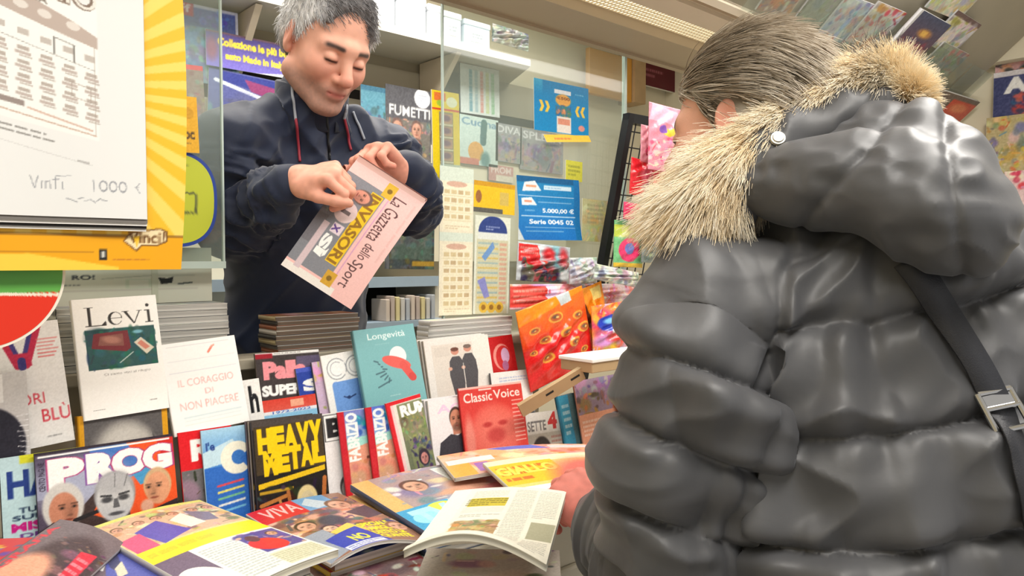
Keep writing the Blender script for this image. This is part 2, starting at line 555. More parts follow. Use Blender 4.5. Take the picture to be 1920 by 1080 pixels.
def glass_mat(name, tint, haze):
    """clear sheet: mostly straight-through, a little grey-green film and reflection"""
    m = bpy.data.materials.new(name); m.use_nodes = True
    nt = m.node_tree; b = nt.nodes['Principled BSDF']; out = nt.nodes['Material Output']
    b.inputs['Base Color'].default_value = (*lin(tint), 1); b.inputs['Roughness'].default_value = 0.25
    tr = nt.nodes.new('ShaderNodeBsdfTransparent'); tr.inputs[0].default_value = (.93, .96, .94, 1)
    gl = nt.nodes.new('ShaderNodeBsdfGlossy'); gl.inputs['Roughness'].default_value = 0.03
    tc = nt.nodes.new('ShaderNodeTexCoord'); nz = nt.nodes.new('ShaderNodeTexNoise')
    nz.inputs['Scale'].default_value = 5; nt.links.new(tc.outputs['Object'], nz.inputs['Vector'])
    mr = nt.nodes.new('ShaderNodeMapRange'); mr.inputs[3].default_value = haze * .6; mr.inputs[4].default_value = haze * 1.4
    nt.links.new(nz.outputs['Fac'], mr.inputs[0])
    a = nt.nodes.new('ShaderNodeMixShader'); c = nt.nodes.new('ShaderNodeMixShader')
    nt.links.new(mr.outputs[0], a.inputs[0]); nt.links.new(tr.outputs[0], a.inputs[1]); nt.links.new(b.outputs[0], a.inputs[2])
    c.inputs[0].default_value = 0.05; nt.links.new(a.outputs[0], c.inputs[1]); nt.links.new(gl.outputs[0], c.inputs[2])
    nt.links.new(c.outputs[0], out.inputs['Surface'])
    return m
M_GLASS = glass_mat('kiosk glass', rgb(190, 205, 198), 0.13)
M_GLASS2 = glass_mat('acrylic', rgb(205, 212, 206), 0.10)
struct('floor', MB().box(-1.8, -1.4, -.05, 4.1, 2.9, 0), M_FLOOR)
struct('floor_platform', MB().box(-1.2, 1.66, 0, 3.88, 2.79, .30), M_FLOOR)
struct('wall_back', MB().box(-1.8, 2.80, 0, 4.1, 2.9, 2.75), M_CREAM)
struct('wall_right', MB().box(3.9, -1.4, 0, 4.0, 2.8, 2.75), M_CREAM)
struct('wall_left', MB().box(-1.9, -1.4, 0, -1.8, 2.8, 2.75), M_CREAM)
struct('ceiling', MB().box(-1.8, -1.4, 2.75, 4.1, 2.9, 2.8), M_CREAM)
struct('trim_bulkhead', MB().box(3.80, -.9, 2.28, 3.9, 2.8, 2.75).box(3.795, -.9, 2.58, 3.8, 1.1, 2.586), M_CREAM)
# counter with its stepped display
ctr = thing('display_counter', 'cream stepped shop counter carrying the magazines and paperbacks', 'counter', (1.0, 1.3, 0))
def cpart(name, mb, m):
    o = mb.build(name, m, ctr); o.matrix_parent_inverse = Matrix.Translation((-1.0, -1.3, 0)); return o
cpart('cabinet', MB().box(-.9, 1.04, 0, 2.9, 1.60, .755), M_PALE)
cpart('worktop', MB().box(-.92, 1.0, .755, 2.92, 1.60, .79, .004), M_PALE)
cpart('front_step', MB().box(-.9, 1.012, .79, 2.9, 1.322, .885, .003), M_PALE)
cpart('riser', MB().box(-.9, 1.463, .79, 2.9, 1.60, .92, .003), M_PALE)
cpart('upper_riser', MB().box(-.9, 1.53, .92, .62, 1.60, 1.09, .003), M_PALE)
cpart('inner_ledge', MB().box(-.9, 1.562, 1.165, .6, 1.86, 1.19, .003).box(.6, 1.562, 1.165, 1.55, 1.655, 1.19, .003).box(-.9, 1.601, .92, 1.55, 1.615, 1.165), M_GREYP)
# canopy over the counter with a louvred lamp
can = thing('lamp_canopy', 'taupe canopy over the counter holding the louvred strip lamp', 'canopy', (1.1, 1.4, 2.1))
def kpart(name, mb, m):
    o = mb.build(name, m, can); o.matrix_parent_inverse = Matrix.Translation((-1.1, -1.4, -2.1)); return o
kpart('front_board', MB().box(-1.0, 1.20, 2.10, 3.88, 1.285, 2.135).box(-1.0, 1.195, 2.112, 3.88, 1.20, 2.14), M_BEIGE)
kpart('rear_beam', MB().box(-1.0, 1.435, 2.10, 3.88, 1.63, 2.20).box(-1.0, 1.60, 2.092, 3.88, 1.625, 2.10), M_TAUPE)
kpart('top_board', MB().box(-1.0, 1.285, 2.16, 3.88, 1.435, 2.20).box(-1.0, 1.20, 2.135, 3.88, 1.285, 2.20), M_TAUPE)
for _x in (-.99, 3.70): kpart('hanger', MB().box(_x, 1.36, 2.20, _x + .06, 1.42, 2.75), M_TAUPE)
mE = bpy.data.materials.new('lit diffuser'); mE.use_nodes = True
_n = mE.node_tree; _b = _n.nodes['Principled BSDF']
_b.inputs['Base Color'].default_value = (.8, .78, .7, 1)
_b.inputs['Emission Color'].default_value = (1, .93, .8, 1); _b.inputs['Emission Strength'].default_value = 1.1
lampd = kpart('diffuser', MB().box(-.2, 1.287, 2.135, 3.8, 1.433, 2.14), mE)
g = MB()
for i in range(266):
    x = -.2 + i * .015
    g.box(x, 1.287, 2.1305, x + .003, 1.433, 2.134)
for j in range(9):
    y = 1.289 + j * .0175
    g.box(-.2, y, 2.131, 3.8, y + .003, 2.1338)
kpart('louvre', g, mat('louvre plastic', rgb(232, 220, 190), 0.4))
# glass screens
def pane(name, label, x0, x1, z0, z1, y):
    o = MB().box(x0, y - .003, z0, x1, y + .003, z1).build(name, M_GLASS)
    tag(o, label, 'glass screen', None, 'structure')
    e = MB()
    return o
XL = at_y(415, 300, 1.62)[0]; XR0 = at_y(831, 300, 1.63)[0]; XR1 = at_y(1168, 300, 1.63)[0]
struct('window_1', MB().box(-.95, 1.617, 1.40, XL, 1.623, 2.10), M_GLASS)
struct('window_2', MB().box(XR0, 1.627, 1.19, XR1, 1.633, 2.10), M_GLASS)
M_EDGE = mat('polished glass edge', rgb(188, 205, 198), 0.25, var=0.02)
struct('trim_1', MB().box(XL, 1.616, 1.395, XL + .004, 1.624, 2.10).box(-.95, 1.612, 1.385, XL + .004, 1.628, 1.40), M_EDGE)
struct('trim_2', MB().box(XR0 - .004, 1.626, 1.19, XR0, 1.634, 2.10).box(XR1, 1.624, 1.19, XR1 + .012, 1.636, 2.10), M_EDGE)
# shelving on the kiosk's back wall
XB = at_y(1085, 90, 2.50)[0]
shf = thing('wall_shelving', 'pale wall shelving with slotted back panels behind the shopkeeper', 'shelving', (1.2, 2.7, 2.05))
def spart(name, mb, m):
    o = mb.build(name, m, shf); o.matrix_parent_inverse = Matrix.Translation((-1.2, -2.7, -2.05)); return o
zs = at_y(860, 78, 2.45)[2]
xe = at_y(995, 105, 2.45)[0]
spart('top_shelf', MB().add([(-1.2, 2.45, zs - .03), (xe, 2.45, zs - .03), (xe + .16, 2.79, zs - .03), (-1.2, 2.79, zs - .03), (-1.2, 2.45, zs), (xe, 2.45, zs), (xe + .16, 2.79, zs), (-1.2, 2.79, zs)],
      [(3, 2, 1, 0), (4, 5, 6, 7), (0, 1, 5, 4), (1, 2, 6, 5), (2, 3, 7, 6), (3, 0, 4, 7)]), M_PALE)
spart('slotted_panel', MB().box(-1.2, 2.76, 1.98, xe + .4, 2.785, zs - .03).box(-1.2, 2.745, 2.115, xe + .4, 2.76, zs - .075).box(-1.2, 2.745, 1.99, xe + .4, 2.76, 2.075), M_GREYP)
spart('slot', MB().box(-1.2, 2.752, 2.075, xe + .38, 2.7605, 2.115), M_DARK)
for px in (458, 826):
    p = at_y(px, 60, 2.6)
    spart('shelf_bracket', MB().add([(p[0] - .012, 2.74, 1.98), (p[0] + .012, 2.74, 1.98), (p[0] + .012, 2.47, zs - .035), (p[0] - .012, 2.47, zs - .035), (p[0] + .012, 2.74, zs - .035), (p[0] - .012, 2.74, zs - .035)],
          [(0, 1, 2, 3), (3, 2, 4, 5), (1, 4, 2), (0, 3, 5), (0, 5, 4, 1)]), M_BEIGE)
# lower shelves behind the shopkeeper
M_BGREY = mat('blue grey shelf edge', rgb(158, 176, 192), 0.4)
low = thing('magazine_rack', 'blue grey metal magazine rack on the back wall behind the newspaper', 'rack', (1.5, 2.6, 1.2))
def lpart(name, mb, m):
    o = mb.build(name, m, low); o.matrix_parent_inverse = Matrix.Translation((-1.5, -2.6, -1.2)); return o
zr = at_y(760, 528, 2.45)[2]
x0r, x1r = at_y(560, 528, 2.45)[0], at_y(822, 528, 2.45)[0]
lpart('shelf_rail', MB().box(.2, 2.44, zr - .02, x1r, 2.46, zr + .02), M_BGREY)
lpart('shelf_board', MB().box(.2, 2.46, zr - .02, x1r, 2.79, zr), M_BGREY)
lpart('back_panel', MB().box(.2, 2.755, .3, x1r, 2.775, zr - .02), M_DARK)
lpart('upper_rail', MB().box(.2, 2.565, 1.655, x1r + .05, 2.58, 1.67).box(.2, 2.58, 1.655, x1r + .05, 2.79, 1.665), M_BGREY)
zq = at_y(760, 597, 2.45)[2]
lpart('lower_board', MB().box(.2, 2.40, zq - .03, x1r, 2.75, zq - .005), M_BGREY)
lpart('display_panel', MB().box(at_y(640, 300, 2.607)[0], 2.607, 1.40, at_y(1062, 300, 2.607)[0], 2.62, 1.90), M_CREAM)
lpart('display_panel', MB().box(at_y(300, 100, 2.59)[0], 2.59, 1.2, at_y(440, 100, 2.59)[0], 2.602, 1.96), M_CREAM)
lpart('side_panel', MB().box(x1r - .01, 2.46, .3, x1r + .01, 2.75, zr), M_PALE)
# amber board and column at the far end
a = at_y(1100, 100, 2.72); b = at_y(1180, 110, 2.72)
tag(MB().box(a[0], 2.70, at_y(1130, 182, 2.72)[2], b[0], 2.73, at_y(1130, 98, 2.72)[2], .003).build('notice_board', M_ORANGEWALL), 'amber yellow notice board on the far wall right of the shelving', 'board')
struct('trim_3', MB().box(b[0] + .002, 2.68, at_y(1185, 192, 2.7)[2], b[0] + .10, 2.80, 2.75), M_WOOD)
p = at_y(1190, 128, 2.7); q = at_y(1290, 160, 2.7)
art = Art(q[0] - p[0] + .3, .15, rgb(92, 16, 34), .005)
art.para(.1, .3, .35, .7, 2, rgb(180, 120, 130), .6)
sheet('shop_sign', 'dark maroon sign strip high on the far wall under the canopy', 'sign', art, pose(((p[0] + q[0]) / 2 + .17, 2.74, at_y(1240, 168, 2.74)[2]), 0), .02)
# ------------------------------------------------------------------ magazines standing along the counter
R = math.radians
SKIN = rgb(222, 168, 142); SKIN2 = rgb(200, 132, 104)
def A(w, h, bg, seed=1, res=0.0015): return Art(w, h, bg, res, 2, seed)
FRONT = (1.39, .7925, R(12))
def row(k=0, base=FRONT): return (base[0] - .013 * k, base[1], base[2])
def put(name, label, cat, tl, tr, plane, paint, bg, t=.006, h=None, back=rgb(90, 90, 95), spine=None, group='magazines standing in the front row', page=rgb(236, 232, 224), bend=None, seed=1, m=None, hard=False, res=.0015, grain=.03, vf=None):
    w, hh, mx = stand(tl, tr, plane, h)
    a = A(w, hh, bg, seed, res)
    if vf:                                   # the part of the page the photograph shows, then the page foot
        b = A(w, hh * vf, bg, seed, res); paint(b)
        a.a[:min(b.H, a.H)] = b.a[:a.H, :a.W]; a.a[b.H:] = b.a[-6:-1].mean(0)[None, :a.W]
    else: paint(a)
    if grain: a.grain(grain)
    return publication(name, label, cat, a, mx, t, back, group, bend, m, spine, page, hard)
WHT = rgb(246, 246, 244); BLK = rgb(22, 22, 26); RED = rgb(218, 36, 40); NAVY = rgb(28, 56, 132); YEL = rgb(246, 214, 30)
def c_ha(a):
    a.rect(.24, 0, 1, .08, rgb(214, 214, 40))
    a.text('HARD', .08, .13, 1.15, .38, NAVY, .04)
    a.text('TUTTO', .2, .47, .75, .52, rgb(30, 50, 80), .03); a.text('SUL', .12, .535, .5, .58, rgb(30, 50, 80), .03)
    a.text('MISTERO', .10, .60, 1.1, .68, rgb(196, 24, 128), .05); a.text('DEL', .2, .70, .6, .745, rgb(110, 60, 140), .03)
    a.text('CINEMA', .12, .765, 1.1, .85, rgb(196, 24, 128), .05); a.text('TORNA', .18, .87, .7, .9, rgb(30, 50, 80), .02)
put('magazine', 'pale blue magazine with navy and magenta lettering half hidden behind the colourful rock magazine', 'magazine', (-2, 860), (150, 838), row(0), c_ha, rgb(186, 214, 220), spine=rgb(30, 30, 40), vf=0.62)
def c_prog(a):
    a.grad(0, 0, 1, .4, rgb(70, 60, 84), rgb(150, 150, 176))
    a.poly([(.45, 0), (1, 0), (1, 1), (.4, 1), (.4, .5)], rgb(232, 84, 34))
    a.poly([(.35, 0), (.62, 0), (.8, .28), (.5, .4)], rgb(68, 116, 190))
    a.poly([(.86, 0), (1, 0), (1, .3), (.9, .2)], rgb(206, 40, 34))
    a.ell(.3, .32, .3, .2, rgb(168, 172, 196), 0, .4)
    a.poly([(.2, .62), (.42, .38), (.62, .5), (.64, .8), (.2, .8)], rgb(62, 46, 44)); a.poly([(.66, .3), (.82, .26), (.86, .4), (.72, .42)], rgb(70, 150, 200))
    a.poly([(.4, .52), (.5, .44), (.56, .72), (.36, .6)], rgb(236, 88, 30))
    a.rect(0, 0, 1, .028, rgb(48, 38, 50)); a.rect(.02, .034, .97, .05, WHT)
    for (ch, u0, u1) in (('P', .08, .33), ('R', .34, .58), ('O', .52, .79), ('G', .75, .98)):
        v0, v1 = .075, .335
        if ch in 'OG':
            v1 = .31
        a.text(ch, u0 - .012, v0 - .006, u1 + .014, v1 + .008, rgb(176, 60, 120) if ch != 'R' else rgb(120, 60, 150), .09); a.text(ch, u0, v0, u1, v1, WHT, .07)
    a.text('CENTO PAGINE', .02, .09, .06, .33, rgb(50, 40, 60), .02, rot=1)
    a.face(.17, .50, .125, SKIN2, rgb(206, 202, 198), hr=1.3, turn=.25); a.poly([(0, .66), (.1, .6), (.3, .72), (.36, .9), (0, .95)], rgb(44, 32, 38)); a.line(.24, .62, .4, .58, .03, rgb(30, 26, 30))
    a.ell(.53, .46, .15, .2, rgb(150, 150, 154), 0, .05); a.ell(.53, .5, .135, .2, rgb(196, 196, 198), 0, .06); a.ell(.53, .36, .12, .1, rgb(176, 176, 180), 0, .3)
    for sg in (-1, 1):
        a.ell(.53 + sg * .06, .5, .04, .025, rgb(70, 70, 74), 0, .3); a.line(.53 + sg * .03, .47, .53 + sg * .1, .46, .016, rgb(60, 60, 64))
    a.poly([(.52, .5), (.545, .5), (.56, .58), (.51, .58)], rgb(96, 96, 100)); a.ell(.53, .63, .055, .016, rgb(80, 80, 84), 0, .3); a.line(.53, .4, .54, .28, .006, rgb(110, 110, 112)); a.line(.6, .4, .63, .3, .008, rgb(120, 120, 122))
    a.face(.85, .46, .12, rgb(220, 156, 120), rgb(206, 170, 130), hr=1.05, turn=-.25); a.poly([(.72, .68), (1, .6), (1, .95), (.72, .95)], rgb(46, 34, 40)); a.ell(.76, .62, .05, .06, SKIN, 0, .2)
put('magazine', 'rock magazine with big white rounded title over three faces on orange', 'magazine', (64, 851), (322, 813), row(1), c_prog, rgb(80, 70, 90), back=rgb(60, 50, 60), spine=rgb(50, 44, 60), res=.0012, vf=0.66)
def c_r(a):
    a.rect(0, 0, 1, .3, rgb(222, 26, 36)); a.text('RS', .20, .07, .86, .24, WHT, .05)
    a.rect(.42, .26, 1, .275, rgb(240, 160, 160)); a.rect(0, .3, 1, 1, rgb(110, 108, 110)); a.collage(0, .32, 1, 1, [rgb(60, 58, 60), rgb(150, 148, 150), rgb(30, 28, 30)], 14, .25)
    a.face(.45, .68, .2, rgb(186, 184, 184), rgb(46, 44, 46))
put('magazine', 'red topped magazine with a grey portrait between the rock magazine and the blue one', 'magazine', (333, 812), (432, 797), row(-.9), c_r, rgb(120, 118, 118), spine=rgb(200, 30, 40), vf=0.85)
def c_c(a):
    a.grad(0, 0, 1, .3, rgb(170, 212, 236), rgb(74, 140, 214)); a.rect(0, .3, 1, 1, rgb(50, 110, 200))
    a.poly([(0, .18), (.5, .1), (.7, .26), (0, .3)], rgb(196, 226, 240)); a.text("l'e", .06, .1, .2, .17, NAVY, .03)
    a.ell(.55, .25, .27, None, rgb(244, 244, 226)); a.ell(.58, .25, .12, None, rgb(58, 120, 200)); a.rect(.6, .22, .9, .275, rgb(60, 122, 204)); a.poly([(.6, .27), (.82, .16), (.9, .3), (.7, .33)], rgb(52, 112, 200))
    for i, c in enumerate((rgb(220, 80, 90), rgb(230, 220, 120), rgb(120, 190, 150), rgb(236, 236, 236), rgb(120, 190, 230))):
        a.line(.2, .45 + i * .05, .62, .43 + i * .05, .035, c)
    a.collage(.15, .7, .7, .9, [rgb(120, 180, 220), rgb(220, 150, 110), rgb(240, 230, 160)], 10, .1)
put('magazine', 'blue magazine with a large round white letter beside the black and yellow comic', 'magazine', (376, 808), (486, 792), row(-.2), c_c, rgb(50, 110, 200), spine=rgb(170, 200, 220), vf=0.85)
def c_hm(a):
    a.rect(0, 0, 1, .06, rgb(74, 66, 62)); a.rect(.02, .04, .98, .36, rgb(70, 58, 40))
    for i, ch in enumerate('HEAVY'): a.text(ch, .06 + i * .18, .055 - .004 * i, .06 + i * .18 + .19, .225 - .004 * i + (.06 if ch == 'Y' else 0), rgb(246, 204, 16), .07)
    for i, ch in enumerate('METAL'): a.text(ch, .12 + i * .17, .205 - .005 * i, .12 + i * .17 + .185, .375 - .008 * i, rgb(246, 204, 16), .07)
    a.poly([(.03, .42), (.97, .36), (.97, .395), (.03, .455)], rgb(230, 190, 30)); a.rect(.04, .47, .5, .49, rgb(190, 150, 40))
    a.collage(0, .45, 1, 1, [rgb(60, 46, 36), rgb(40, 34, 32), rgb(96, 66, 44), rgb(52, 58, 62)], 34, .2)
    a.line(.05, .56, .42, .52, .05, rgb(190, 120, 60)); a.line(.42, .5, .5, .85, .05, rgb(176, 106, 56)); a.line(.95, .45, .86, .8, .06, rgb(186, 110, 56)); a.line(.3, .55, .44, .8, .035, rgb(200, 140, 80))
    a.face(.68, .58, .13, rgb(216, 200, 160), rgb(226, 206, 150), hr=1.3); a.ell(.22, .68, .1, None, rgb(120, 140, 150), 0, .3); a.ell(.22, .68, .05, None, rgb(50, 60, 70), 0, .3)
for k in (2, 1):
    put('comic_magazine', ('second' if k == 1 else 'rearmost') + ' copy of the yellow titled comic, only its spine showing at the left', 'magazine', (470 - 5 * k, 792 - k), (596 - 6 * k, 777 - k), row(2.0 - .75 * k), c_hm, rgb(30, 28, 28), back=rgb(60, 54, 54), spine=rgb(96, 84, 92) if k == 2 else rgb(150, 140, 130), group='copies of the black comic with yellow title', t=.008, res=.004)
put('comic_magazine', 'front copy of the black comic magazine with rough yellow two line title', 'magazine', (470, 792), (602, 775), row(2.0), c_hm, rgb(30, 28, 28), back=rgb(60, 54, 54), spine=rgb(60, 52, 54), group='copies of the black comic with yellow title', t=.008, res=.0012)
def c_b(a):
    a.rect(.06, .02, .96, .32, BLK); a.rect(.08, .03, .94, .31, rgb(240, 240, 238)); a.text('B', .12, .06, .44, .28, rgb(44, 44, 46), .06); a.text('LOW', .5, .06, 1.3, .28, rgb(44, 44, 46), .06)
    a.rect(0, .33, 1, 1, rgb(236, 234, 234)); a.ell(.62, .45, .18, .12, rgb(90, 84, 84), 0, .3); a.face(.42, .86, .17, rgb(176, 160, 156), rgb(80, 74, 74))
put('magazine', 'white magazine with a bold black initial in a box right of the yellow titled comic', 'magazine', (597, 778), (690, 764), row(1.2), c_b, rgb(238, 238, 236), spine=rgb(220, 220, 220), vf=0.65)
def c_fab(bl):
    def f(a):
        a.grad(0, 0, 1, .45, rgb(84, 110, 200) if bl else rgb(120, 130, 196), rgb(150, 200, 226)); a.rect(0, 0, .12, 1, rgb(196, 30, 46))
        a.collage(.35, .05, 1, .35, [rgb(60, 80, 190), rgb(40, 150, 180), rgb(176, 140, 200), rgb(70, 190, 190)], 14, .25)
        a.poly([(.12, .34), (1, .30), (1, .42), (.12, .46)], rgb(160, 220, 210)); a.poly([(.12, .46), (1, .36), (1, 1), (.12, 1)], rgb(226, 156, 130))
        a.text('FABRIZIO', .13, .03, .37, .60, WHT, .05, rot=1)
        a.collage(.15, .6, 1, 1, [rgb(226, 150, 124), rgb(206, 126, 100), rgb(236, 176, 150)], 14, .25)
        a.ell(.7, .66, .16, .05, rgb(80, 56, 50), 0, .4); a.ell(.7, .67, .07, .03, rgb(40, 60, 60), 0, .3); a.line(.5, .58, .95, .56, .05, rgb(120, 76, 60)); a.rect(0, .5, .1, 1, rgb(206, 40, 50))
    return f
put('music_magazine', 'left copy of the paired red spined magazines with a vertical title over a face', 'magazine', (632, 774), (722, 760), row(2.4), c_fab(0), rgb(200, 60, 60), spine=rgb(196, 30, 46), group='pair of magazines with vertical titles', vf=0.62)
put('music_magazine', 'right copy of the paired red spined magazines with a vertical title over a face', 'magazine', (684, 765), (772, 751), row(3.2), c_fab(1), rgb(200, 60, 60), spine=rgb(196, 30, 46), group='pair of magazines with vertical titles', vf=0.62)
def c_ru(a):
    a.rect(0, 0, 1, 1, rgb(222, 220, 210)); a.rect(0, 0, 1, .05, rgb(212, 32, 42)); a.rect(0, 0, .1, 1, rgb(212, 32, 42)); a.rect(.1, .05, .18, 1, rgb(238, 200, 200))
    a.rect(.27, .06, 1, 1, rgb(126, 134, 96)); a.collage(.28, .2, 1, .6, [rgb(140, 150, 104), rgb(98, 108, 74), rgb(166, 160, 118)], 26, .14)
    a.collage(.4, .5, 1, 1, [rgb(70, 66, 92), rgb(54, 52, 80), rgb(96, 92, 124)], 22, .16); a.rect(.28, .5, .4, 1, rgb(110, 118, 92)); a.text('RUM', .34, .08, 1.12, .22, WHT, .06)
    a.face(.72, .76, .13, rgb(206, 140, 134), rgb(50, 44, 58), hr=1.4)
put('music_magazine', 'red framed magazine with white capitals over a dark olive band photo', 'magazine', (722, 757), (786, 738), row(4.0), c_ru, rgb(180, 60, 60), back=rgb(200, 196, 190), spine=rgb(205, 30, 40), vf=0.62)
def c_ag(a):
    a.rect(0, 0, 1, 1, rgb(232, 228, 230)); a.text('AG', .14, .1, .6, .24, rgb(240, 200, 226), .03)
    a.rect(.38, .46, .54, .62, rgb(190, 128, 104)); a.face(.46, .36, .14, rgb(196, 132, 106), rgb(70, 54, 48), beard=rgb(110, 80, 66), hr=1.0)
    a.poly([(.08, 1), (.14, .72), (.34, .60), (.46, .64), (.58, .58), (.78, .68), (.84, 1)], rgb(58, 56, 64))
for k in (2, 1, 0):
    put('white_magazine', ('frontmost white magazine with a bearded man in a dark shirt' if k == 0 else ('second' if k == 1 else 'rearmost') + ' white magazine in the stack behind the bearded man cover, spine showing'), 'magazine',
        (800 - 7 * k, 752 - k), (902 - 7 * k, 738 - k), row(2.7 - .8 * k), c_ag, rgb(232, 228, 230), back=rgb(200, 198, 196), spine=rgb(206, 200, 194), group='stack of white magazines with the bearded man', t=.009, res=.0013 if k == 0 else .004, vf=0.5)
def c_cv(a):
    a.grad(0, 0, 1, 1, rgb(206, 60, 54), rgb(214, 62, 56)); a.rect(0, 0, 1, .03, rgb(238, 180, 170)); a.rect(.3, .04, .5, .06, rgb(240, 200, 190))
    a.ell(.5, .6, .38, .36, rgb(222, 96, 84), 0, .15); a.ell(.5, .56, .3, .24, rgb(228, 112, 98), 0, .4); a.rect(.06, .45, .12, 1, rgb(226, 140, 124)); a.ell(.1, .65, .07, .3, rgb(228, 130, 116), 0, .3)
    a.ell(.5, .62, .14, .09, rgb(200, 70, 66), 0, .3); a.ell(.38, .48, .07, .03, rgb(186, 54, 52), 0, .4); a.ell(.62, .48, .07, .03, rgb(186, 54, 52), 0, .4); a.ell(.5, .8, .1, .02, rgb(180, 48, 48), 0, .4)
    a.text('Classic', .06, .075, .5, .19, rgb(248, 222, 214), .015); a.text('Voice', .52, .07, .95, .18, rgb(248, 222, 214), .015)
    for i in range(11): a.rect(.8, .22 + i * .05, .97, .235 + i * .05, rgb(242, 186, 174), .8)
put('music_magazine', 'plain red magazine with a pale serif title and a faded face', 'magazine', (858, 729), (975, 715), row(3.6), c_cv, rgb(206, 60, 54), spine=rgb(180, 40, 40), back=rgb(180, 50, 48), res=.0013, vf=0.66)
def c_four(a):
    a.rect(0, 0, 1, .4, rgb(236, 232, 226)); a.text('4', .62, .02, .9, .26, rgb(214, 60, 60), .05); a.text('SETTE', .02, .12, .56, .26, rgb(120, 116, 116), .02)
    a.rect(0, .3, 1, 1, rgb(206, 200, 190)); a.face(.38, .6, .24, rgb(206, 190, 180), rgb(64, 56, 54), hr=1.4); a.para(.68, .34, .98, .9, 9, rgb(190, 120, 110), .7)
LOWR = (1.4135, .7925, R(12))
put('magazine', 'white magazine with a red figure four and a dark haired woman under the wooden rail', 'magazine', (984, 776), (1046, 768), LOWR, c_four, rgb(230, 226, 220), spine=rgb(220, 216, 212))
put('paperback', 'turquoise paperback standing right of the white magazine with the red figure', 'book', (1043, 744), (1074, 736), (1.405, .7935, R(12)), lambda a: (a.grad(0, 0, 1, 1, rgb(60, 160, 196), rgb(40, 120, 160), True), a.rect(.55, 0, 1, 1, rgb(80, 110, 116)), a.para(.1, .1, .5, .5, 5, WHT)), rgb(60, 150, 190), t=.014, spine=rgb(60, 150, 190), hard=True)
def c_sal(a):
    a.rect(0, 0, 1, .36, rgb(150, 128, 150)); a.collage(0, 0, 1, .22, [rgb(150, 130, 160), rgb(176, 156, 170), rgb(110, 92, 110)], 18, .16); a.collage(0, .16, 1, .36, [rgb(190, 130, 60), rgb(96, 70, 60), rgb(160, 110, 80)], 14, .14)
    a.rect(0, .36, 1, 1, rgb(230, 160, 130)); a.para(.05, .42, .45, .6, 4, rgb(250, 226, 214)); a.ell(.74, .66, .26, .26, rgb(150, 160, 180)); a.ell(.74, .66, .2, .2, rgb(176, 190, 206)); a.face(.74, .66, .14, rgb(232, 176, 156), rgb(200, 150, 120))
    a.ell(.3, .72, .1, .1, rgb(200, 90, 70), 0, .4)
put('magazine', 'salmon magazine with an oval portrait under the white box lid', 'magazine', (1074, 716), (1160, 700), (1.388, .7925, R(12)), c_sal, rgb(230, 160, 130), spine=rgb(200, 140, 120))
put('magazine', 'yellow and green edged magazine at the right end beside the dark sleeve', 'magazine', (1152, 712), (1200, 705), (1.372, .7925, R(12)), lambda a: (a.rect(0, .15, .6, 1, rgb(226, 200, 60)), a.collage(0, 0, 1, 1, [rgb(90, 130, 70), rgb(230, 206, 70), rgb(96, 76, 70)], 16, .3)), rgb(200, 190, 90), spine=rgb(236, 226, 196))
# ------------------------------------------------------------------ the back row on the riser
BACK = (1.482, .9225, R(12)); UPPER = (1.492, 1.115, R(10))
G2 = 'books and magazines standing in the back row'
def c_blu(a):
    a.rect(0, 0, 1, 1, rgb(238, 236, 234))
    for sg in (-1, 1):
        a.line(.38 + sg * .33, -.02, .38 + sg * .06, .34, .12, rgb(196, 40, 76)); a.line(.38 + sg * .24, -.02, .38, .34, .07, rgb(70, 60, 130))
    a.rect(.26, .24, .52, .35, rgb(196, 40, 76)); a.line(.38, .3, .38, .35, .12, rgb(60, 52, 120))
    for i in range(6): a.rect(.62, .14 + i * .028, .95 - .04 * (i % 3), .152 + i * .028, rgb(226, 120, 120), .8)
    a.text('FIORI', .1, .57, .64, .66, rgb(214, 60, 78), .005); a.text('BLÙ', .56, .68, .98, .81, rgb(214, 60, 78), .005); a.para(.6, .92, .95, .94, 1, rgb(90, 90, 90))
put('paperback', 'white paperback with a red and navy ribbon and red title at the far left', 'book', (-20, 614), (106, 600), UPPER, c_blu, rgb(238, 236, 234), h=.215, t=.014, group=G2, hard=True, spine=rgb(228, 226, 222), back=rgb(230, 228, 224))
def c_port(a):
    a.rect(0, 0, .42, 1, rgb(120, 118, 118)); a.rect(.42, 0, 1, .45, rgb(206, 204, 204)); a.rect(.5, .02, .6, .3, rgb(236, 236, 236))
    a.ell(.35, .72, .58, .38, rgb(34, 32, 46), 0, .03)
    for i in range(10): a.line(.8 + .02 * (i % 3), .45 + i * .05, .98, .44 + i * .055, .012, rgb(236, 236, 240))
    a.poly([(0, 1), (.3, .9), (1, .95), (1, 1)], rgb(226, 224, 222))
put('paperback', 'black and white photo cover showing a dark head, at the far left edge', 'book', (-70, 706), (48, 696), (1.452, 1.0, R(10)), c_port, rgb(200, 198, 198), h=.165, t=.012, group=G2, hard=True, spine=rgb(220, 220, 220))
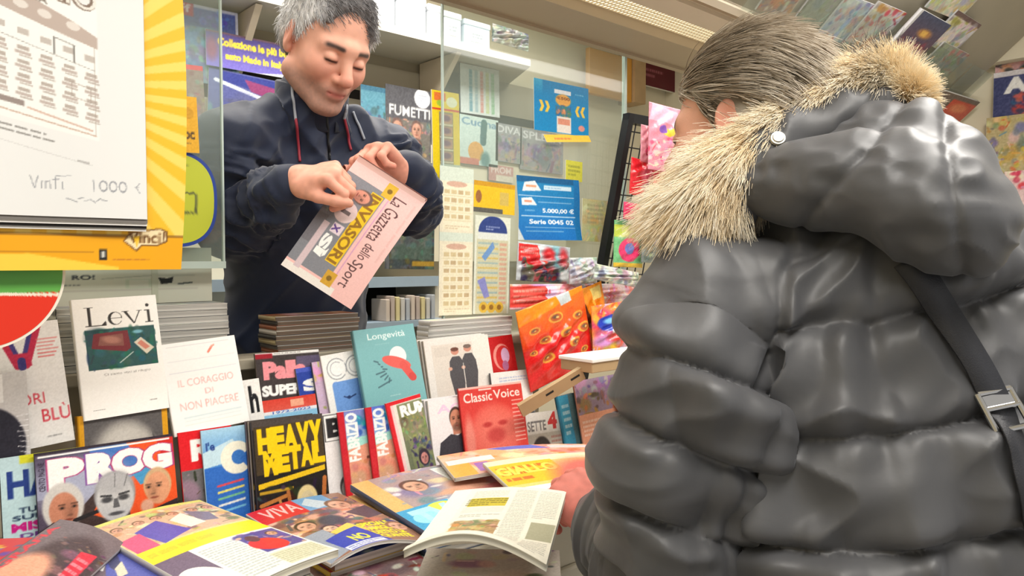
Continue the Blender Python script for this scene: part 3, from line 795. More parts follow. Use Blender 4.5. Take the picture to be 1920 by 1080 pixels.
def c_levi(a):
    a.rect(0, 0, 1, 1, rgb(248, 246, 242))
    K = rgb(52, 48, 46)
    # the title in thin-and-thick roman letters
    a.rect(.155, .075, .19, .235, K); a.rect(.12, .075, .225, .081, K); a.rect(.12, .23, .36, .237, K); a.poly([(.30, .235), (.36, .195), (.365, .237)], K)
    a.ell(.47, .182, .085, .056, K); a.ell(.483, .182, .062, .05, rgb(248, 246, 242)); a.rect(.42, .176, .55, .182, K); a.rect(.5, .184, .57, .206, rgb(248, 246, 242))
    a.poly([(.575, .13), (.615, .13), (.70, .232), (.685, .238)], K); a.poly([(.765, .13), (.778, .13), (.70, .236), (.688, .236)], K); a.rect(.555, .127, .64, .132, K); a.rect(.74, .127, .80, .132, K)
    a.rect(.862, .13, .895, .235, K); a.rect(.83, .127, .895, .133, K); a.rect(.83, .231, .93, .237, K); a.ell(.872, .087, .022, None, K)
    a.rect(.10, .265, .93, .60, rgb(44, 84, 84)); a.collage(.10, .265, .93, .60, [rgb(36, 96, 94), rgb(30, 82, 80), rgb(58, 108, 100)], 30, .14, .6)
    a.poly([(.2, .30), (.6, .29), (.62, .44), (.56, .47), (.16, .42)], rgb(120, 42, 48)); a.poly([(.27, .325), (.54, .315), (.54, .42), (.24, .40)], rgb(136, 84, 74)); a.ell(.4, .36, .1, .03, rgb(176, 120, 104), .2, .3)
    a.poly([(.66, .4), (.75, .36), (.9, .46), (.8, .51)], rgb(216, 206, 186)); a.poly([(.7, .41), (.75, .385), (.85, .45), (.79, .47)], rgb(206, 130, 110)); a.ell(.72, .31, .06, .015, rgb(120, 180, 196), 0, .3)
    a.line(.47, .56, .64, .48, .012, rgb(190, 206, 200))
    a.text('Ci siamo visti al rifugio', .27, .635, .82, .66, rgb(140, 136, 134)); a.para(.1, .92, .26, .935, 1, rgb(90, 90, 90)); a.para(.77, .9, .91, .912, 1, rgb(70, 70, 70))
w_, h_, m_ = stand((133, 564), (289, 554), UPPER, .218)
put('paperback', 'white paperback with a large roman title and a painting of a red box on green', 'book', (133, 564), (289, 554), (1.478, 1.115, R(12)), c_levi, rgb(240, 237, 232), h=.218, t=.016, group=G2, hard=True, spine=rgb(232, 230, 226), back=rgb(232, 230, 226), res=.0011, grain=.015)
def c_cor(a):
    a.rect(0, 0, 1, 1, rgb(244, 242, 240)); a.rect(.06, .045, .9, .05, rgb(190, 190, 196)); a.line(.6, .15, .66, .09, .03, rgb(236, 130, 110)); a.line(.64, .1, .69, .08, .02, rgb(240, 160, 140))
    a.rect(.05, .2, .95, .205, rgb(200, 204, 210)); a.rect(.05, .33, .95, .337, rgb(186, 190, 204))
    P = rgb(236, 176, 172)
    a.text('IL CORAGGIO', .14, .41, .88, .49, P); a.text('DI', .47, .54, .58, .60, P); a.text('NON PIACERE', .12, .66, .9, .745, P)
    a.rect(.14, .82, .92, .827, rgb(178, 206, 214)); a.rect(.16, .86, .9, .866, rgb(190, 210, 214)); a.rect(.14, .9, .9, .904, rgb(206, 214, 206))
put('paperback', 'white paperback with pale pink capitals, tilted beside the one with the roman title', 'book', (299, 648), (437, 629), (1.466, 1.06, R(14)), c_cor, rgb(244, 242, 240), h=.178, t=.012, group=G2, hard=True, spine=rgb(236, 234, 232), back=rgb(236, 234, 232), grain=.01)
def c_bald(a):
    a.rect(0, 0, 1, 1, rgb(224, 160, 28)); a.rect(.04, 0, .93, 1, rgb(96, 92, 92)); a.ell(.5, .55, .4, .44, rgb(186, 180, 172), 0, .12); a.ell(.46, .35, .28, .2, rgb(214, 208, 200), 0, .5); a.poly([(.8, .2), (.95, .6), (.85, .6)], rgb(70, 68, 70))
put('hardback', 'yellow spined book with a grey photo of a bald head, under the roman titled paperback', 'book', (146, 781), (308, 761), (1.466, .924, R(8)), c_bald, rgb(224, 160, 28), t=.03, group=G2, hard=True, spine=rgb(230, 166, 24), back=rgb(226, 160, 24))
put('magazine', 'small white magazine with a black letter right of the tilted paperback', 'magazine', (452, 714), (484, 709), (1.462, .9225, R(12)), lambda a: (a.text('h', .3, .06, .8, .3, BLK, .04), a.para(.1, .4, .9, .9, 8, rgb(150, 150, 150))), rgb(238, 236, 232), group=G2)
def c_pall(a):
    a.rect(0, 0, 1, 1, rgb(62, 54, 54)); a.rect(0, 0, 1, .05, WHT); a.rect(.0, .02, .26, .1, rgb(160, 22, 40)); a.para(.28, .01, .98, .045, 1, rgb(120, 120, 120))
    a.rect(.62, .1, 1, .4, rgb(94, 84, 112)); a.text('Palla', .1, .15, .78, .45, rgb(240, 150, 158), .07); a.text('SUPER', .06, .54, .68, .72, WHT, .06)
put('magazine', 'dark magazine with pink rounded letters over white capitals', 'magazine', (477, 664), (596, 655), row(0, BACK), c_pall, rgb(62, 54, 54), group=G2, spine=rgb(80, 70, 60), vf=0.46)
def c_s(a):
    a.rect(0, 0, 1, 1, rgb(40, 66, 160)); a.rect(0, 0, 1, .1, rgb(70, 90, 190)); a.text('S', .18, .26, .9, .52, WHT, .06); a.collage(0, .6, 1, 1, [rgb(40, 120, 90), rgb(200, 60, 50), rgb(40, 66, 160)], 12, .3)
put('magazine', 'navy blue magazine with a white capital letter in front of the pink titled one', 'magazine', (553, 692), (602, 684), row(.5, BACK), c_s, rgb(40, 66, 160), group=G2, vf=0.42)
def c_redm(a):
    a.grad(0, 0, 1, .55, rgb(214, 62, 46), rgb(226, 96, 80)); a.rect(.6, .12, .8, .4, rgb(240, 170, 140)); a.rect(0, .48, 1, .62, rgb(236, 236, 240)); a.text('1972-2022', .32, .5, .9, .6, rgb(50, 100, 190), .02); a.rect(0, .62, 1, 1, rgb(140, 196, 230))
put('magazine', 'low red and white magazine in front of the pink titled one', 'magazine', (466, 756), (590, 738), row(1.0, BACK), c_redm, rgb(214, 62, 46), group=G2, vf=0.28)
put('magazine', 'thin violet and green magazine just left of the white one with grey round letters', 'magazine', (583, 680), (632, 672), row(1.1, BACK), lambda a: (a.collage(0, 0, 1, .5, [rgb(150, 170, 90), rgb(216, 176, 206), rgb(196, 190, 110)], 16, .3), a.collage(0, .5, 1, 1, [rgb(210, 170, 206), rgb(236, 226, 236), rgb(190, 150, 190)], 14, .3)), rgb(206, 180, 206), group=G2)
def c_co(a):
    a.rect(0, 0, 1, 1, rgb(244, 243, 240))
    for u in (.34, .82):
        a.ell(u, .2, .25, None, rgb(150, 154, 160)); a.ell(u, .2, .225, None, WHT); a.ell(u, .2, .17, None, rgb(176, 178, 184)); a.ell(u, .2, .15, None, WHT)
    a.rect(.44, .12, .55, .28, WHT); a.rect(.16, .36, 1, 1, rgb(112, 158, 224)); a.ell(.2, .39, .05, None, rgb(244, 243, 240)); a.rect(.16, .36, .24, .39, rgb(244, 243, 240)); a.ell(.25, .405, .09, None, rgb(112, 158, 224))
    a.line(.4, .56, .52, .59, .03, rgb(40, 60, 110)); a.line(.52, .59, .7, .56, .03, rgb(40, 60, 110)); a.ell(.52, .58, .05, .02, rgb(40, 60, 110)); a.rect(.16, .8, 1, .81, rgb(160, 190, 230))
put('magazine', 'white magazine with outlined round letters over a sky blue picture', 'magazine', (600, 668), (672, 655), row(1.7, BACK), c_co, rgb(244, 243, 240), group=G2, spine=rgb(230, 228, 224), vf=0.66)
put('magazine', 'narrow brown and red photo magazine squeezed left of the teal paperback', 'magazine', (656, 664), (716, 655), row(1.1, BACK), lambda a: a.collage(0, 0, 1, 1, [rgb(120, 90, 60), rgb(176, 70, 60), rgb(90, 110, 90), rgb(60, 50, 50)], 30, .3), rgb(110, 84, 70), group=G2)
def c_teal(a):
    a.rect(0, 0, 1, 1, rgb(126, 182, 186)); a.text('Longevità', .2, .065, .82, .165, rgb(226, 244, 244), .01); a.para(.3, .2, .7, .215, 1, rgb(170, 210, 212))
    a.ell(.64, .38, .14, .12, rgb(238, 238, 240)); a.ell(.6, .455, .24, .07, rgb(226, 100, 92), .35); a.line(.7, .5, .82, .66, .12, rgb(220, 90, 84)); a.ell(.82, .66, .07, .05, rgb(206, 76, 74), .5)
    for k in range(9): a.line(.3 + .02 * k, .42 + .03 * k, .24 + .06 * (k % 4), .4 + .04 * k, .022, rgb(70, 100, 110), .8)
    a.para(.4, .83, .72, .86, 1, rgb(180, 214, 214))
put('paperback', 'teal paperback with a white title and a red flower shape', 'book', (660, 621), (772, 607), (1.452, 1.02, R(14)), c_teal, rgb(126, 182, 186), h=.192, t=.012, group=G2, spine=rgb(110, 160, 166), back=rgb(120, 176, 180), hard=True, res=.0012, grain=.012)
def c_coup(a):
    a.rect(0, 0, 1, 1, rgb(230, 226, 220)); a.rect(.1, .1, .98, .97, rgb(222, 214, 204)); a.rect(.72, .02, 1, 1, rgb(234, 230, 222)); a.rect(.14, .14, .36, .3, rgb(214, 206, 196))
    for u, sk in ((.44, 0), (.64, 1)):
        a.ell(u, .235 - .03 * sk, .06, .06, rgb(206, 146, 126)); a.ell(u, .2 - .03 * sk, .062, .035, rgb(110, 70, 60) if not sk else rgb(120, 104, 96)); a.poly([(u - .1, .4 - .02 * sk), (u - .05, .32 - .03 * sk), (u + .06, .32 - .03 * sk), (u + .11, .42), (u + .12, .62), (u + .07, .97), (u - .08, .97), (u - .12, .62)], rgb(84, 82, 86)); a.ell(u - .1, .52, .03, .03, rgb(216, 170, 150))
    a.line(.545, .45, .54, .97, .012, rgb(222, 216, 208))
for k in (2, 1, 0):
    put('white_magazine', ('frontmost cream magazine with two people in dark clothes' if k == 0 else ('second' if k == 1 else 'rearmost') + ' cream magazine stacked behind the cover with two people, spine showing'), 'magazine',
        (792 - 6 * k, 640 - k), (912 - 6 * k, 627 - k), row(1.0 - .8 * k, BACK), c_coup, rgb(230, 226, 220), group='stack of cream magazines with two people', spine=rgb(206, 196, 182), back=rgb(210, 204, 196), t=.009, res=.0013 if k == 0 else .004, vf=0.54)
def c_red2(a):
    a.rect(0, 0, 1, 1, rgb(196, 34, 36)); a.ell(.48, .42, .34, .26, rgb(236, 150, 140)); a.ell(.54, .44, .3, .24, rgb(206, 50, 50)); a.ell(.6, .4, .16, .15, rgb(220, 180, 214)); a.ell(.55, .6, .12, .1, rgb(180, 110, 150))
put('magazine', 'small red magazine with a pale ring picture right of the two people cover', 'magazine', (911, 634), (958, 627), row(.3, BACK), c_red2, rgb(196, 34, 36), group=G2, vf=0.5)
put('leaflet', 'white leaflet with faint print below the small red magazine', 'leaflet', (918, 700), (992, 692), row(2.0, BACK), lambda a: (a.para(.2, .08, .9, .2, 3, rgb(150, 170, 210)), a.ell(.75, .75, .3, .2, rgb(80, 84, 86), 0, .2)), rgb(236, 234, 230), group=G2)
# ------------------------------------------------------------------ magazines and papers lying on the counter
G3 = 'magazines and papers lying on the counter'
def flat(name, label, cat, bl, br, tl, z, paint, bg, t=.005, bend=None, back=rgb(200, 198, 194), seed=1, m=None, spine=None, res=.0015, grain=.04, group=G3, page=rgb(236, 232, 224)):
    w, h, mx = lie(bl, br, tl, z)
    a = A(w, h, bg, seed, res); paint(a)
    if grain: a.grain(grain)
    return publication(name, label, cat, a, mx, t, back, group, bend, m, spine, page)
# supporting piles under the open papers: counted magazines, one above another
def pile(label, cx, cy, w, h, yaw, z0, n, t, pal, group):
    rng = random.Random(int(cx * 1000))
    for i in range(n):
        a = Art(w, h, pal[i % len(pal)], .006, 1, i)
        a.collage(0, 0, 1, 1, [pal[(i + 1) % len(pal)], WHT, pal[(i + 2) % len(pal)]], 12, .2)
        y = yaw + rng.uniform(-.03, .03)
        up = np.array([-math.sin(y), math.cos(y)])
        p = np.array([cx + rng.uniform(-.006, .006), cy + rng.uniform(-.006, .006)]) - up * h / 2
        publication('magazine', label % ('lowest' if i == 0 else 'uppermost' if i == n - 1 else ['second', 'third', 'fourth', 'fifth', 'sixth', 'seventh', 'eighth'][i - 1] + ' from below'), 'magazine', a, pose((p[0], p[1], z0 + t * (i + .5)), PI / 2, y), t - .0006, pal[(i + 1) % len(pal)], group, None, None, pal[(i + 2) % len(pal)])
nrm2 = lambda v: v / np.linalg.norm(v)
def under(label, top, z0, n, t, group):
    m = top.matrix_world; h = max(c.dimensions.z for c in top.children); w = max(c.dimensions.x for c in top.children)
    ctr = m @ Vector((0, 0, h / 2)); ang = math.atan2(m[1][0], m[0][0])
    pile(label, ctr.x, ctr.y, w * .80, h * .78, ang, z0, n, t, PAL, group)
PAL = [rgb(200, 60, 60), rgb(60, 90, 170), rgb(226, 190, 60), rgb(160, 120, 100), rgb(90, 90, 96), rgb(220, 220, 216)]
def c_viva(a):
    a.rect(0, 0, 1, 1, rgb(150, 110, 90))
    a.collage(0, .1, 1, .75, [rgb(222, 160, 128), rgb(200, 130, 96), rgb(86, 70, 80), rgb(120, 84, 70), rgb(70, 80, 120), rgb(226, 190, 160)], 60, .16)
    a.rect(0, 0, .46, .26, rgb(206, 38, 52)); a.text('VIVA', .08, .04, .44, .2, rgb(240, 190, 190), .02); a.rect(.46, 0, .8, .25, rgb(110, 160, 206)); a.poly([(.48, .12), (.6, .02), (.78, .2), (.56, .24)], rgb(190, 206, 220))
    a.face(.78, .24, .13, SKIN, rgb(120, 84, 60)); a.face(.24, .46, .1, SKIN, rgb(60, 48, 44)); a.ell(.48, .48, .13, .09, rgb(64, 64, 80), 0, .2); a.face(.36, .6, .08, rgb(230, 186, 160), rgb(70, 50, 60))
    a.poly([(.7, .4), (1, .32), (1, .52), (.8, .56)], rgb(84, 66, 78)); a.poly([(.3, .66), (.55, .58), (.6, .72), (.36, .78)], rgb(226, 200, 90)); a.poly([(0, .6), (.3, .58), (.32, .95), (0, 1)], rgb(150, 160, 176))
    a.poly([(.18, .74), (.55, .66), (.6, 1), (.2, 1)], rgb(44, 66, 176)); a.text('NO', .34, .78, .5, .9, rgb(240, 230, 60), .04); a.rect(.2, .92, .56, .985, rgb(220, 224, 236)); a.para(.22, .93, .55, .98, 2, rgb(60, 80, 170))
    for i in range(4): a.text(['SPECIALE', 'FAMIGLIA', 'DIETRO LE', 'QUINTE'][i], .58, .63 + i * .08, .9, .70 + i * .08, rgb(236, 222, 34), .05)
    a.face(.92, .74, .1, SKIN, rgb(140, 100, 70))
curl = lambda u, v: .006 * np.sin(u * PI) + .012 * (1 - v) ** 3 * np.sin(u * PI * 1.2 + .3)
GOS = flat('gossip_magazine', 'gossip magazine with a crowd of faces, blue box and yellow capitals', 'magazine', (612, 1072), (792, 1008), (478, 966), .924, c_viva, rgb(150, 110, 90), .006, curl, res=.0012, spine=rgb(220, 210, 200))
under('magazine in the small pile under the gossip magazine, %s', GOS, .885, 2, .0155, 'pile under the gossip magazine')
def c_open(a):
    a.rect(0, 0, 1, 1, rgb(214, 208, 150)); a.rect(0, 0, 1, .03, rgb(228, 224, 120))
    a.rect(.02, .04, .98, .40, rgb(220, 180, 150)); a.collage(.02, .04, .98, .40, [rgb(226, 190, 160), rgb(206, 150, 120), rgb(186, 190, 110), rgb(240, 220, 200), rgb(110, 96, 100)], 40, .12)
    a.poly([(.18, .22), (.42, .16), (.52, .36), (.24, .42)], rgb(92, 84, 180)); a.poly([(.02, .26), (.2, .24), (.2, .42), (.02, .44)], rgb(230, 90, 130)); a.poly([(.7, .12), (.86, .2), (.82, .32), (.68, .3)], rgb(130, 120, 140)); a.poly([(.5, .2), (.66, .14), (.7, .32), (.54, .34)], rgb(240, 236, 220))
    for u in (.12, .3, .45, .6, .78, .92): a.face(u, .13, .05, SKIN, rgb(120, 90, 60))
    a.rect(0, .42, 1, .56, rgb(240, 222, 40)); a.para(.04, .45, .96, .53, 1, rgb(190, 170, 40), .35)
    a.rect(0, .56, .30, 1, rgb(112, 96, 120)); a.ell(.1, 1.0, .22, .3, rgb(236, 236, 232)); a.rect(.27, .56, 1, 1, rgb(238, 238, 230)); a.rect(.27, .56, .29, 1, WHT)
    a.para(.3, .6, .6, .96, 16, rgb(150, 160, 160), .55); a.rect(.62, .58, .98, .82, rgb(84, 72, 150)); a.collage(.62, .58, .98, .82, [rgb(96, 84, 160), rgb(150, 120, 170), rgb(230, 180, 160)], 14, .08); a.ell(.74, .74, .13, .08, rgb(224, 44, 52), -.3); a.face(.9, .64, .05, SKIN, rgb(90, 60, 60)); a.ell(.71, .65, .05, .04, rgb(100, 60, 70))
    a.rect(.60, .84, .98, .98, rgb(214, 214, 190)); a.para(.61, .85, .97, .97, 7, rgb(170, 170, 130), .6)
wave = lambda u, v: .006 * np.sin(u * PI) + .012 * (1 - v) ** 2 * u
OPN = flat('open_magazine', 'open magazine with a yellow band and a photo of a red dress', 'magazine', (392, 1150), (610, 1056), (192, 994), .952, c_open, rgb(214, 208, 150), .012, wave, res=.0012, page=rgb(232, 226, 206))
under('magazine in the pile under the open magazine, %s', OPN, .885, 4, .0142, 'pile under the open magazine')
def c_suit(a):
    a.rect(0, 0, 1, 1, rgb(110, 96, 108)); a.face(.34, .24, .2, SKIN, rgb(84, 70, 66)); a.poly([(.1, .5), (.3, .36), (.5, .46), (.36, .62)], WHT); a.poly([(.42, .32), (.95, .28), (1, 1), (.3, 1), (.4, .6)], rgb(88, 96, 178)); a.poly([(.4, .4), (.55, .34), (.6, .7), (.45, .6)], rgb(70, 72, 110)); a.poly([(.5, .62), (.6, .56), (.64, .68), (.52, .7)], rgb(226, 214, 190)); a.ell(.8, .95, .25, .16, rgb(232, 232, 228))
flat('folded_magazine', 'folded magazine page showing a blue suit, left of the open magazine', 'magazine', (150, 1180), (330, 1140), (120, 976), .9455, c_suit, rgb(110, 96, 108), .003, lambda u, v: .001 * np.sin(u * PI), res=.0013)
def c_dark(a):
    a.rect(0, 0, 1, 1, rgb(112, 100, 104)); a.ell(.62, .48, .4, .34, rgb(70, 54, 58), 0, .15); a.collage(.3, .2, 1, .8, [rgb(96, 60, 68), rgb(60, 52, 54), rgb(120, 84, 88)], 30, .12); a.ell(.34, .66, .26, .22, rgb(222, 156, 128), 0, .2)
    a.rect(0, .02, .1, 1, rgb(112, 100, 104)); a.text('BIOGRAFIA', .03, .1, .13, .95, rgb(206, 58, 72), .03, rot=1); a.poly([(.66, .3), (.86, .26), (.9, .62), (.74, .66)], rgb(206, 46, 66)); a.para(.7, .34, .86, .6, 4, rgb(236, 170, 176))
dA = at_y(113, 978, 1.315); d1 = at_z(0, 1056, dA[2]) - dA; d1 /= np.linalg.norm(d1)
d2 = np.cross(d1, (0, 0, 1.)); d2 = -d2 / np.linalg.norm(d2)
d2 = d2 * math.cos(R(24)) - np.array([0, 0, math.sin(R(24))])
if np.dot(d2, RGT) < 0: d2 = -d2; d2[2] = -abs(d2[2])
_X, _Z = Vector(d2), Vector(-d1); _Y = _Z.cross(_X)
dm = Matrix(((_X.x, _Y.x, _Z.x, 0), (_X.y, _Y.y, _Z.y, 0), (_X.z, _Y.z, _Z.z, 0), (0, 0, 0, 1)))
dm.translation = Vector(dA + d1 * .27 + d2 * .0515)
a = A(.105, .27, rgb(112, 100, 104), 4, .0013); c_dark(a); a.grain(.04)
publication('dark_magazine', 'dark magazine with red lettering, propped on its side at the near left corner', 'magazine', a, dm, .007, rgb(90, 80, 84), G3, lambda u, v: .008 * np.sin(u * PI))
d2h = nrm2(np.array([d2[0], d2[1], 0])); pc = dA + d1 * .15 - d2h * .062
pile('magazine in the pile under the dark magazine, %s', pc[0], pc[1], .11, .2, math.atan2(-d1[1], -d1[0]) - PI / 2, .885, 5, (dA[2] - .885 - .006) / 5, PAL[2:] + PAL[:2], 'pile at the near left corner')
# blue titled stack behind
def c_blue(a):
    a.rect(0, 0, 1, 1, rgb(170, 150, 150)); a.rect(0, 0, .12, 1, rgb(226, 180, 110)); a.collage(.1, 0, 1, 1, [rgb(150, 160, 180), rgb(230, 196, 180), rgb(206, 150, 140), rgb(236, 236, 232), rgb(120, 130, 150)], 44, .14)
    a.rect(0, .62, .34, 1, rgb(60, 160, 206)); a.ell(.14, .8, .11, .1, rgb(150, 220, 230)); a.ell(.26, .7, .09, .07, rgb(226, 226, 80)); a.text('TV', .05, .66, .3, .95, rgb(170, 226, 236), .05)
    a.rect(.34, .7, .5, .9, rgb(240, 220, 60)); a.poly([(.5, .55), (.9, .5), (.95, .85), (.55, .9)], rgb(216, 130, 130)); a.ell(.6, .45, .14, .12, SKIN, 0, .2); a.face(.3, .3, .09, SKIN, rgb(90, 60, 50)); a.rect(.55, .05, .95, .35, rgb(232, 232, 226)); a.para(.57, .08, .93, .33, 8, rgb(170, 176, 170))
TVP = at_z(795, 1000, .935)
def tvm(i, n):
    z = .893 + .0155 * i
    lab = ['lowest', 'second', 'third', 'fourth', 'fifth'][i] if i < n - 1 else 'topmost'
    dx = [6, -7, 4, -3, 0, 0][i]
    w, h, mx = lie((795, 1003), (1052, 930), (664, 914), .935)
    a = A(w, h, rgb(170, 150, 150), 5, .0014 if i == n - 1 else .004); c_blue(a); a.grain(.04)
    mx = mx.copy(); mx.translation.z = z; mx.translation.x += dx * .0006 + .004; mx.translation.y += 0
    publication('television_weekly', lab + ' television weekly with cyan title in the stack beside the newspaper', 'magazine', a, mx, .0145, rgb(60, 84, 120), 'stack of television weeklies', (lambda u, v: .006 * np.sin(u * PI) + .008 * v) if i == n - 1 else None, None, rgb(70, 80, 110))
for i in range(3): tvm(i, 3)
def c_or(a):
    a.rect(0, 0, 1, 1, rgb(234, 176, 130)); a.collage(0, 0, 1, 1, [rgb(240, 190, 150), rgb(230, 140, 90), rgb(244, 210, 170), rgb(216, 120, 90), rgb(236, 150, 140)], 50, .14); a.rect(0, .5, .14, 1, rgb(240, 170, 70)); a.rect(.16, .55, .24, .9, rgb(150, 110, 180)); a.poly([(.3, .02), (.6, .0), (.7, .2), (.4, .16)], rgb(90, 110, 200)); a.rect(.7, .05, 1, .2, rgb(236, 200, 200)); a.rect(.02, .3, .3, .5, rgb(236, 232, 226))
flat('orange_magazine', 'orange and pink magazine lying at the foot of the red framed row', 'magazine', (850, 905), (1150, 868), (830, 862), .956, c_or, rgb(234, 176, 130), .008, lambda u, v: .01 * np.sin(u * PI))
def c_yr(a):
    a.rect(0, 0, 1, 1, rgb(232, 206, 120)); a.rect(0, 0, 1, .12, rgb(246, 236, 190)); a.rect(0, .1, .46, .5, rgb(226, 190, 40)); a.para(.03, .14, .42, .46, 3, rgb(196, 90, 30), .8); a.text('GIALLO', .02, .16, .44, .32, rgb(240, 230, 90), .04); a.ell(.66, .62, .34, .5, rgb(206, 106, 96), 0, .2); a.rect(0, .55, .3, .8, rgb(240, 240, 236)); a.rect(.04, .8, .3, .98, rgb(232, 230, 30)); a.para(.06, .82, .28, .96, 3, rgb(120, 130, 30))
flat('yellow_red_magazine', 'yellow and red magazine lying under the customer hand', 'magazine', (985, 990), (1240, 930), (958, 878), .978, c_yr, rgb(232, 206, 120), .008, lambda u, v: .006 * np.sin(u * PI))
pile('magazine in the pile under the customer hand, %s', 1.235, 1.09, .19, .17, -.15, .885, 4, .0172, PAL[3:] + PAL[:3], 'pile under the customer hand')
# folded newspaper lying on top
def c_news(a):
    a.rect(0, 0, 1, 1, rgb(232, 228, 212)); a.rect(0, 0, .16, 1, rgb(236, 232, 218))
    G = rgb(150, 148, 140)
    a.para(.22, .06, .52, .18, 6, G, .5); a.rect(.22, .19, .54, .33, rgb(196, 180, 60)); a.para(.2, .2, .54, .32, 4, rgb(90, 84, 40), .7); a.rect(.2, .34, .54, .43, rgb(214, 212, 202)); a.para(.21, .45, .54, .50, 2, G)
    a.rect(.2, .55, .56, .82, rgb(176, 146, 104)); a.collage(.2, .55, .56, .82, [rgb(190, 156, 106), rgb(150, 116, 80), rgb(126, 140, 90), rgb(206, 176, 130)], 50, .07)
    a.para(.58, .05, .76, .96, 40, G, .55); a.para(.79, .05, .97, .5, 18, G, .5); a.rect(.8, .55, .99, .78, rgb(168, 166, 140)); a.para(.79, .8, .97, .97, 8, G, .5)
fold = lambda u, v: .030 * np.exp(-((v - .02) / .12) ** 2) * np.sin(u * PI * .9 + .4) + .012 * np.sin(u * 2.4) + .004
w, h, mx = lie((770, 1060), (1036, 1085), (846, 929), .992)
a = A(w, h, rgb(232, 228, 212), 9, .0012); c_news(a); a.grain(.02)
rt = thing('folded_newspaper', 'folded white newspaper with columns of print beside the customer hand', 'newspaper', mtx=mx, group=G3)
V, Fq, C = print_slab(a, .001, rgb(226, 222, 206), None, fold); V[:, 1] -= .006
obj('front_page', V, Fq, MATTE(), rt, True, C)
V, Fq, C = paper_block(w * .995, h * .99, .010, fold, 20, rgb(228, 224, 208)); V[:, 2] += .003
obj('inner_pages', V, Fq, MATTE(), rt, False, C)
def c_und(a):
    a.rect(0, 0, 1, 1, rgb(196, 186, 176)); a.collage(0, 0, 1, 1, [rgb(60, 56, 56), rgb(190, 180, 170), rgb(120, 100, 120), rgb(210, 190, 170)], 20, .16); a.text('DOVE', .5, .5, .9, .7, rgb(120, 84, 140), .04)
flat('magazine', 'greyish magazine peeping out under the folded newspaper at the front edge', 'magazine', (760, 1150), (1060, 1160), (800, 1030), .955, c_und, rgb(196, 186, 176), .006)
flat('magazine', 'red and grey magazine between the gossip magazine and the newspaper at the front edge', 'magazine', (640, 1150), (830, 1085), (590, 1070), .8885, lambda a: a.collage(0, 0, 1, 1, [rgb(196, 60, 60), rgb(90, 90, 100), rgb(220, 216, 210), rgb(130, 50, 50)], 30, .16), rgb(150, 120, 118), .006)
# ------------------------------------------------------------------ prints hanging on the glass and on the back wall
def corners_y(tl, tr, bl, y):
    a, b, c = at_y(*tl, y), at_y(*tr, y), at_y(*bl, y)
    w = math.hypot(b[0] - a[0], b[2] - a[2]); h = math.hypot(c[0] - a[0], c[2] - a[2])
    r1 = math.atan2(b[2] - a[2], b[0] - a[0]); r2 = math.atan2(-(c[0] - a[0]) * -1, a[2] - c[2])
    ctr = (b + c) / 2
    roll = (r1 + r2) / 2
    up = np.array([-math.sin(roll), 0, math.cos(roll)])
    return w, h, pose(ctr - up * h / 2, 0, 0, -roll)
def hang(name, label, cat, tl, tr, bl, y, paint, bg, t=.0015, group=None, res=.002, bend=None, seed=2, grain=.03, m=None, edge=None, back=rgb(225, 225, 222)):
    w, h, mx = corners_y(tl, tr, bl, y)
    a = A(w, h, bg, seed, res); paint(a)
    if grain: a.grain(grain)
    return sheet(name, label, cat, a, mx, t, back, group, bend, m, edge)
def c_strip(head):
    def f(a):
        CR = rgb(226, 220, 196); LN = rgb(196, 176, 130)
        a.rect(0, 0, 1, 1, CR); a.rect(0, 0, 1, .1, rgb(206, 218, 204)); a.rect(0, .44, 1, .5, rgb(206, 218, 204))
        for (v0, v1) in ((.1, .42), (.52, .98)):
            a.rect(.1, v0, .94, v1, rgb(232, 226, 200)); a.ell(.5, v0 + .015, .3, .02, rgb(206, 170, 150))
            n = int((v1 - v0) / .055)
            for i in range(1, n):
                for j in range(4): a.rect(.14 + j * .2, v0 + i * .055, .29 + j * .2, v0 + i * .055 + .028, LN if (i + j) % 3 else rgb(176, 150, 110), .75)
                a.rect(.1, v0 + i * .055 + .038, .94, v0 + i * .055 + .042, rgb(200, 186, 140), .6)
            a.para(.16, v1 - .03, .9, v1, 2, rgb(190, 166, 130))
    return f
YG = 1.622
hang('lottery_strip', 'long cream strip of scratch tickets hanging on the glass beside the shopkeeper sleeve', 'lottery ticket', (825, 310), (888, 318), (822, 592), YG, c_strip(0), rgb(226, 220, 196))
def c_gold(a):
    a.rect(0, 0, 1, 1, rgb(216, 222, 206)); a.ell(.5, .16, .40, .16, rgb(46, 66, 130)); a.para(.3, .1, .7, .15, 2, rgb(190, 200, 230)); a.rect(.1, .17, .92, .24, rgb(216, 222, 216)); a.rect(.06, .24, .94, 1, rgb(200, 200, 170))
    for i in range(13): a.rect(.1, .27 + i * .05, .66, .29 + i * .05, rgb(206, 180, 96) if i % 2 else rgb(150, 176, 176), .8); a.rect(.7, .27 + i * .05, .9, .3 + i * .05, rgb(206, 150, 130), .7)
    a.poly([(.2, .42), (.5, .26), (.56, .32), (.3, .46)], rgb(110, 150, 200)); a.poly([(.1, .66), (.3, .62), (.44, .82), (.3, .84)], rgb(136, 140, 200))
    for i in range(3): a.ell(.28 + i * .22, .93, .12, None, rgb(216, 180, 70)); a.ell(.28 + i * .22, .93, .06, None, rgb(150, 110, 50))
hang('lottery_strip', 'pale ticket strip with a navy arch on top hanging right of the cream strip', 'lottery ticket', (890, 402), (956, 410), (888, 588), YG - .004, c_gold, rgb(216, 222, 206))
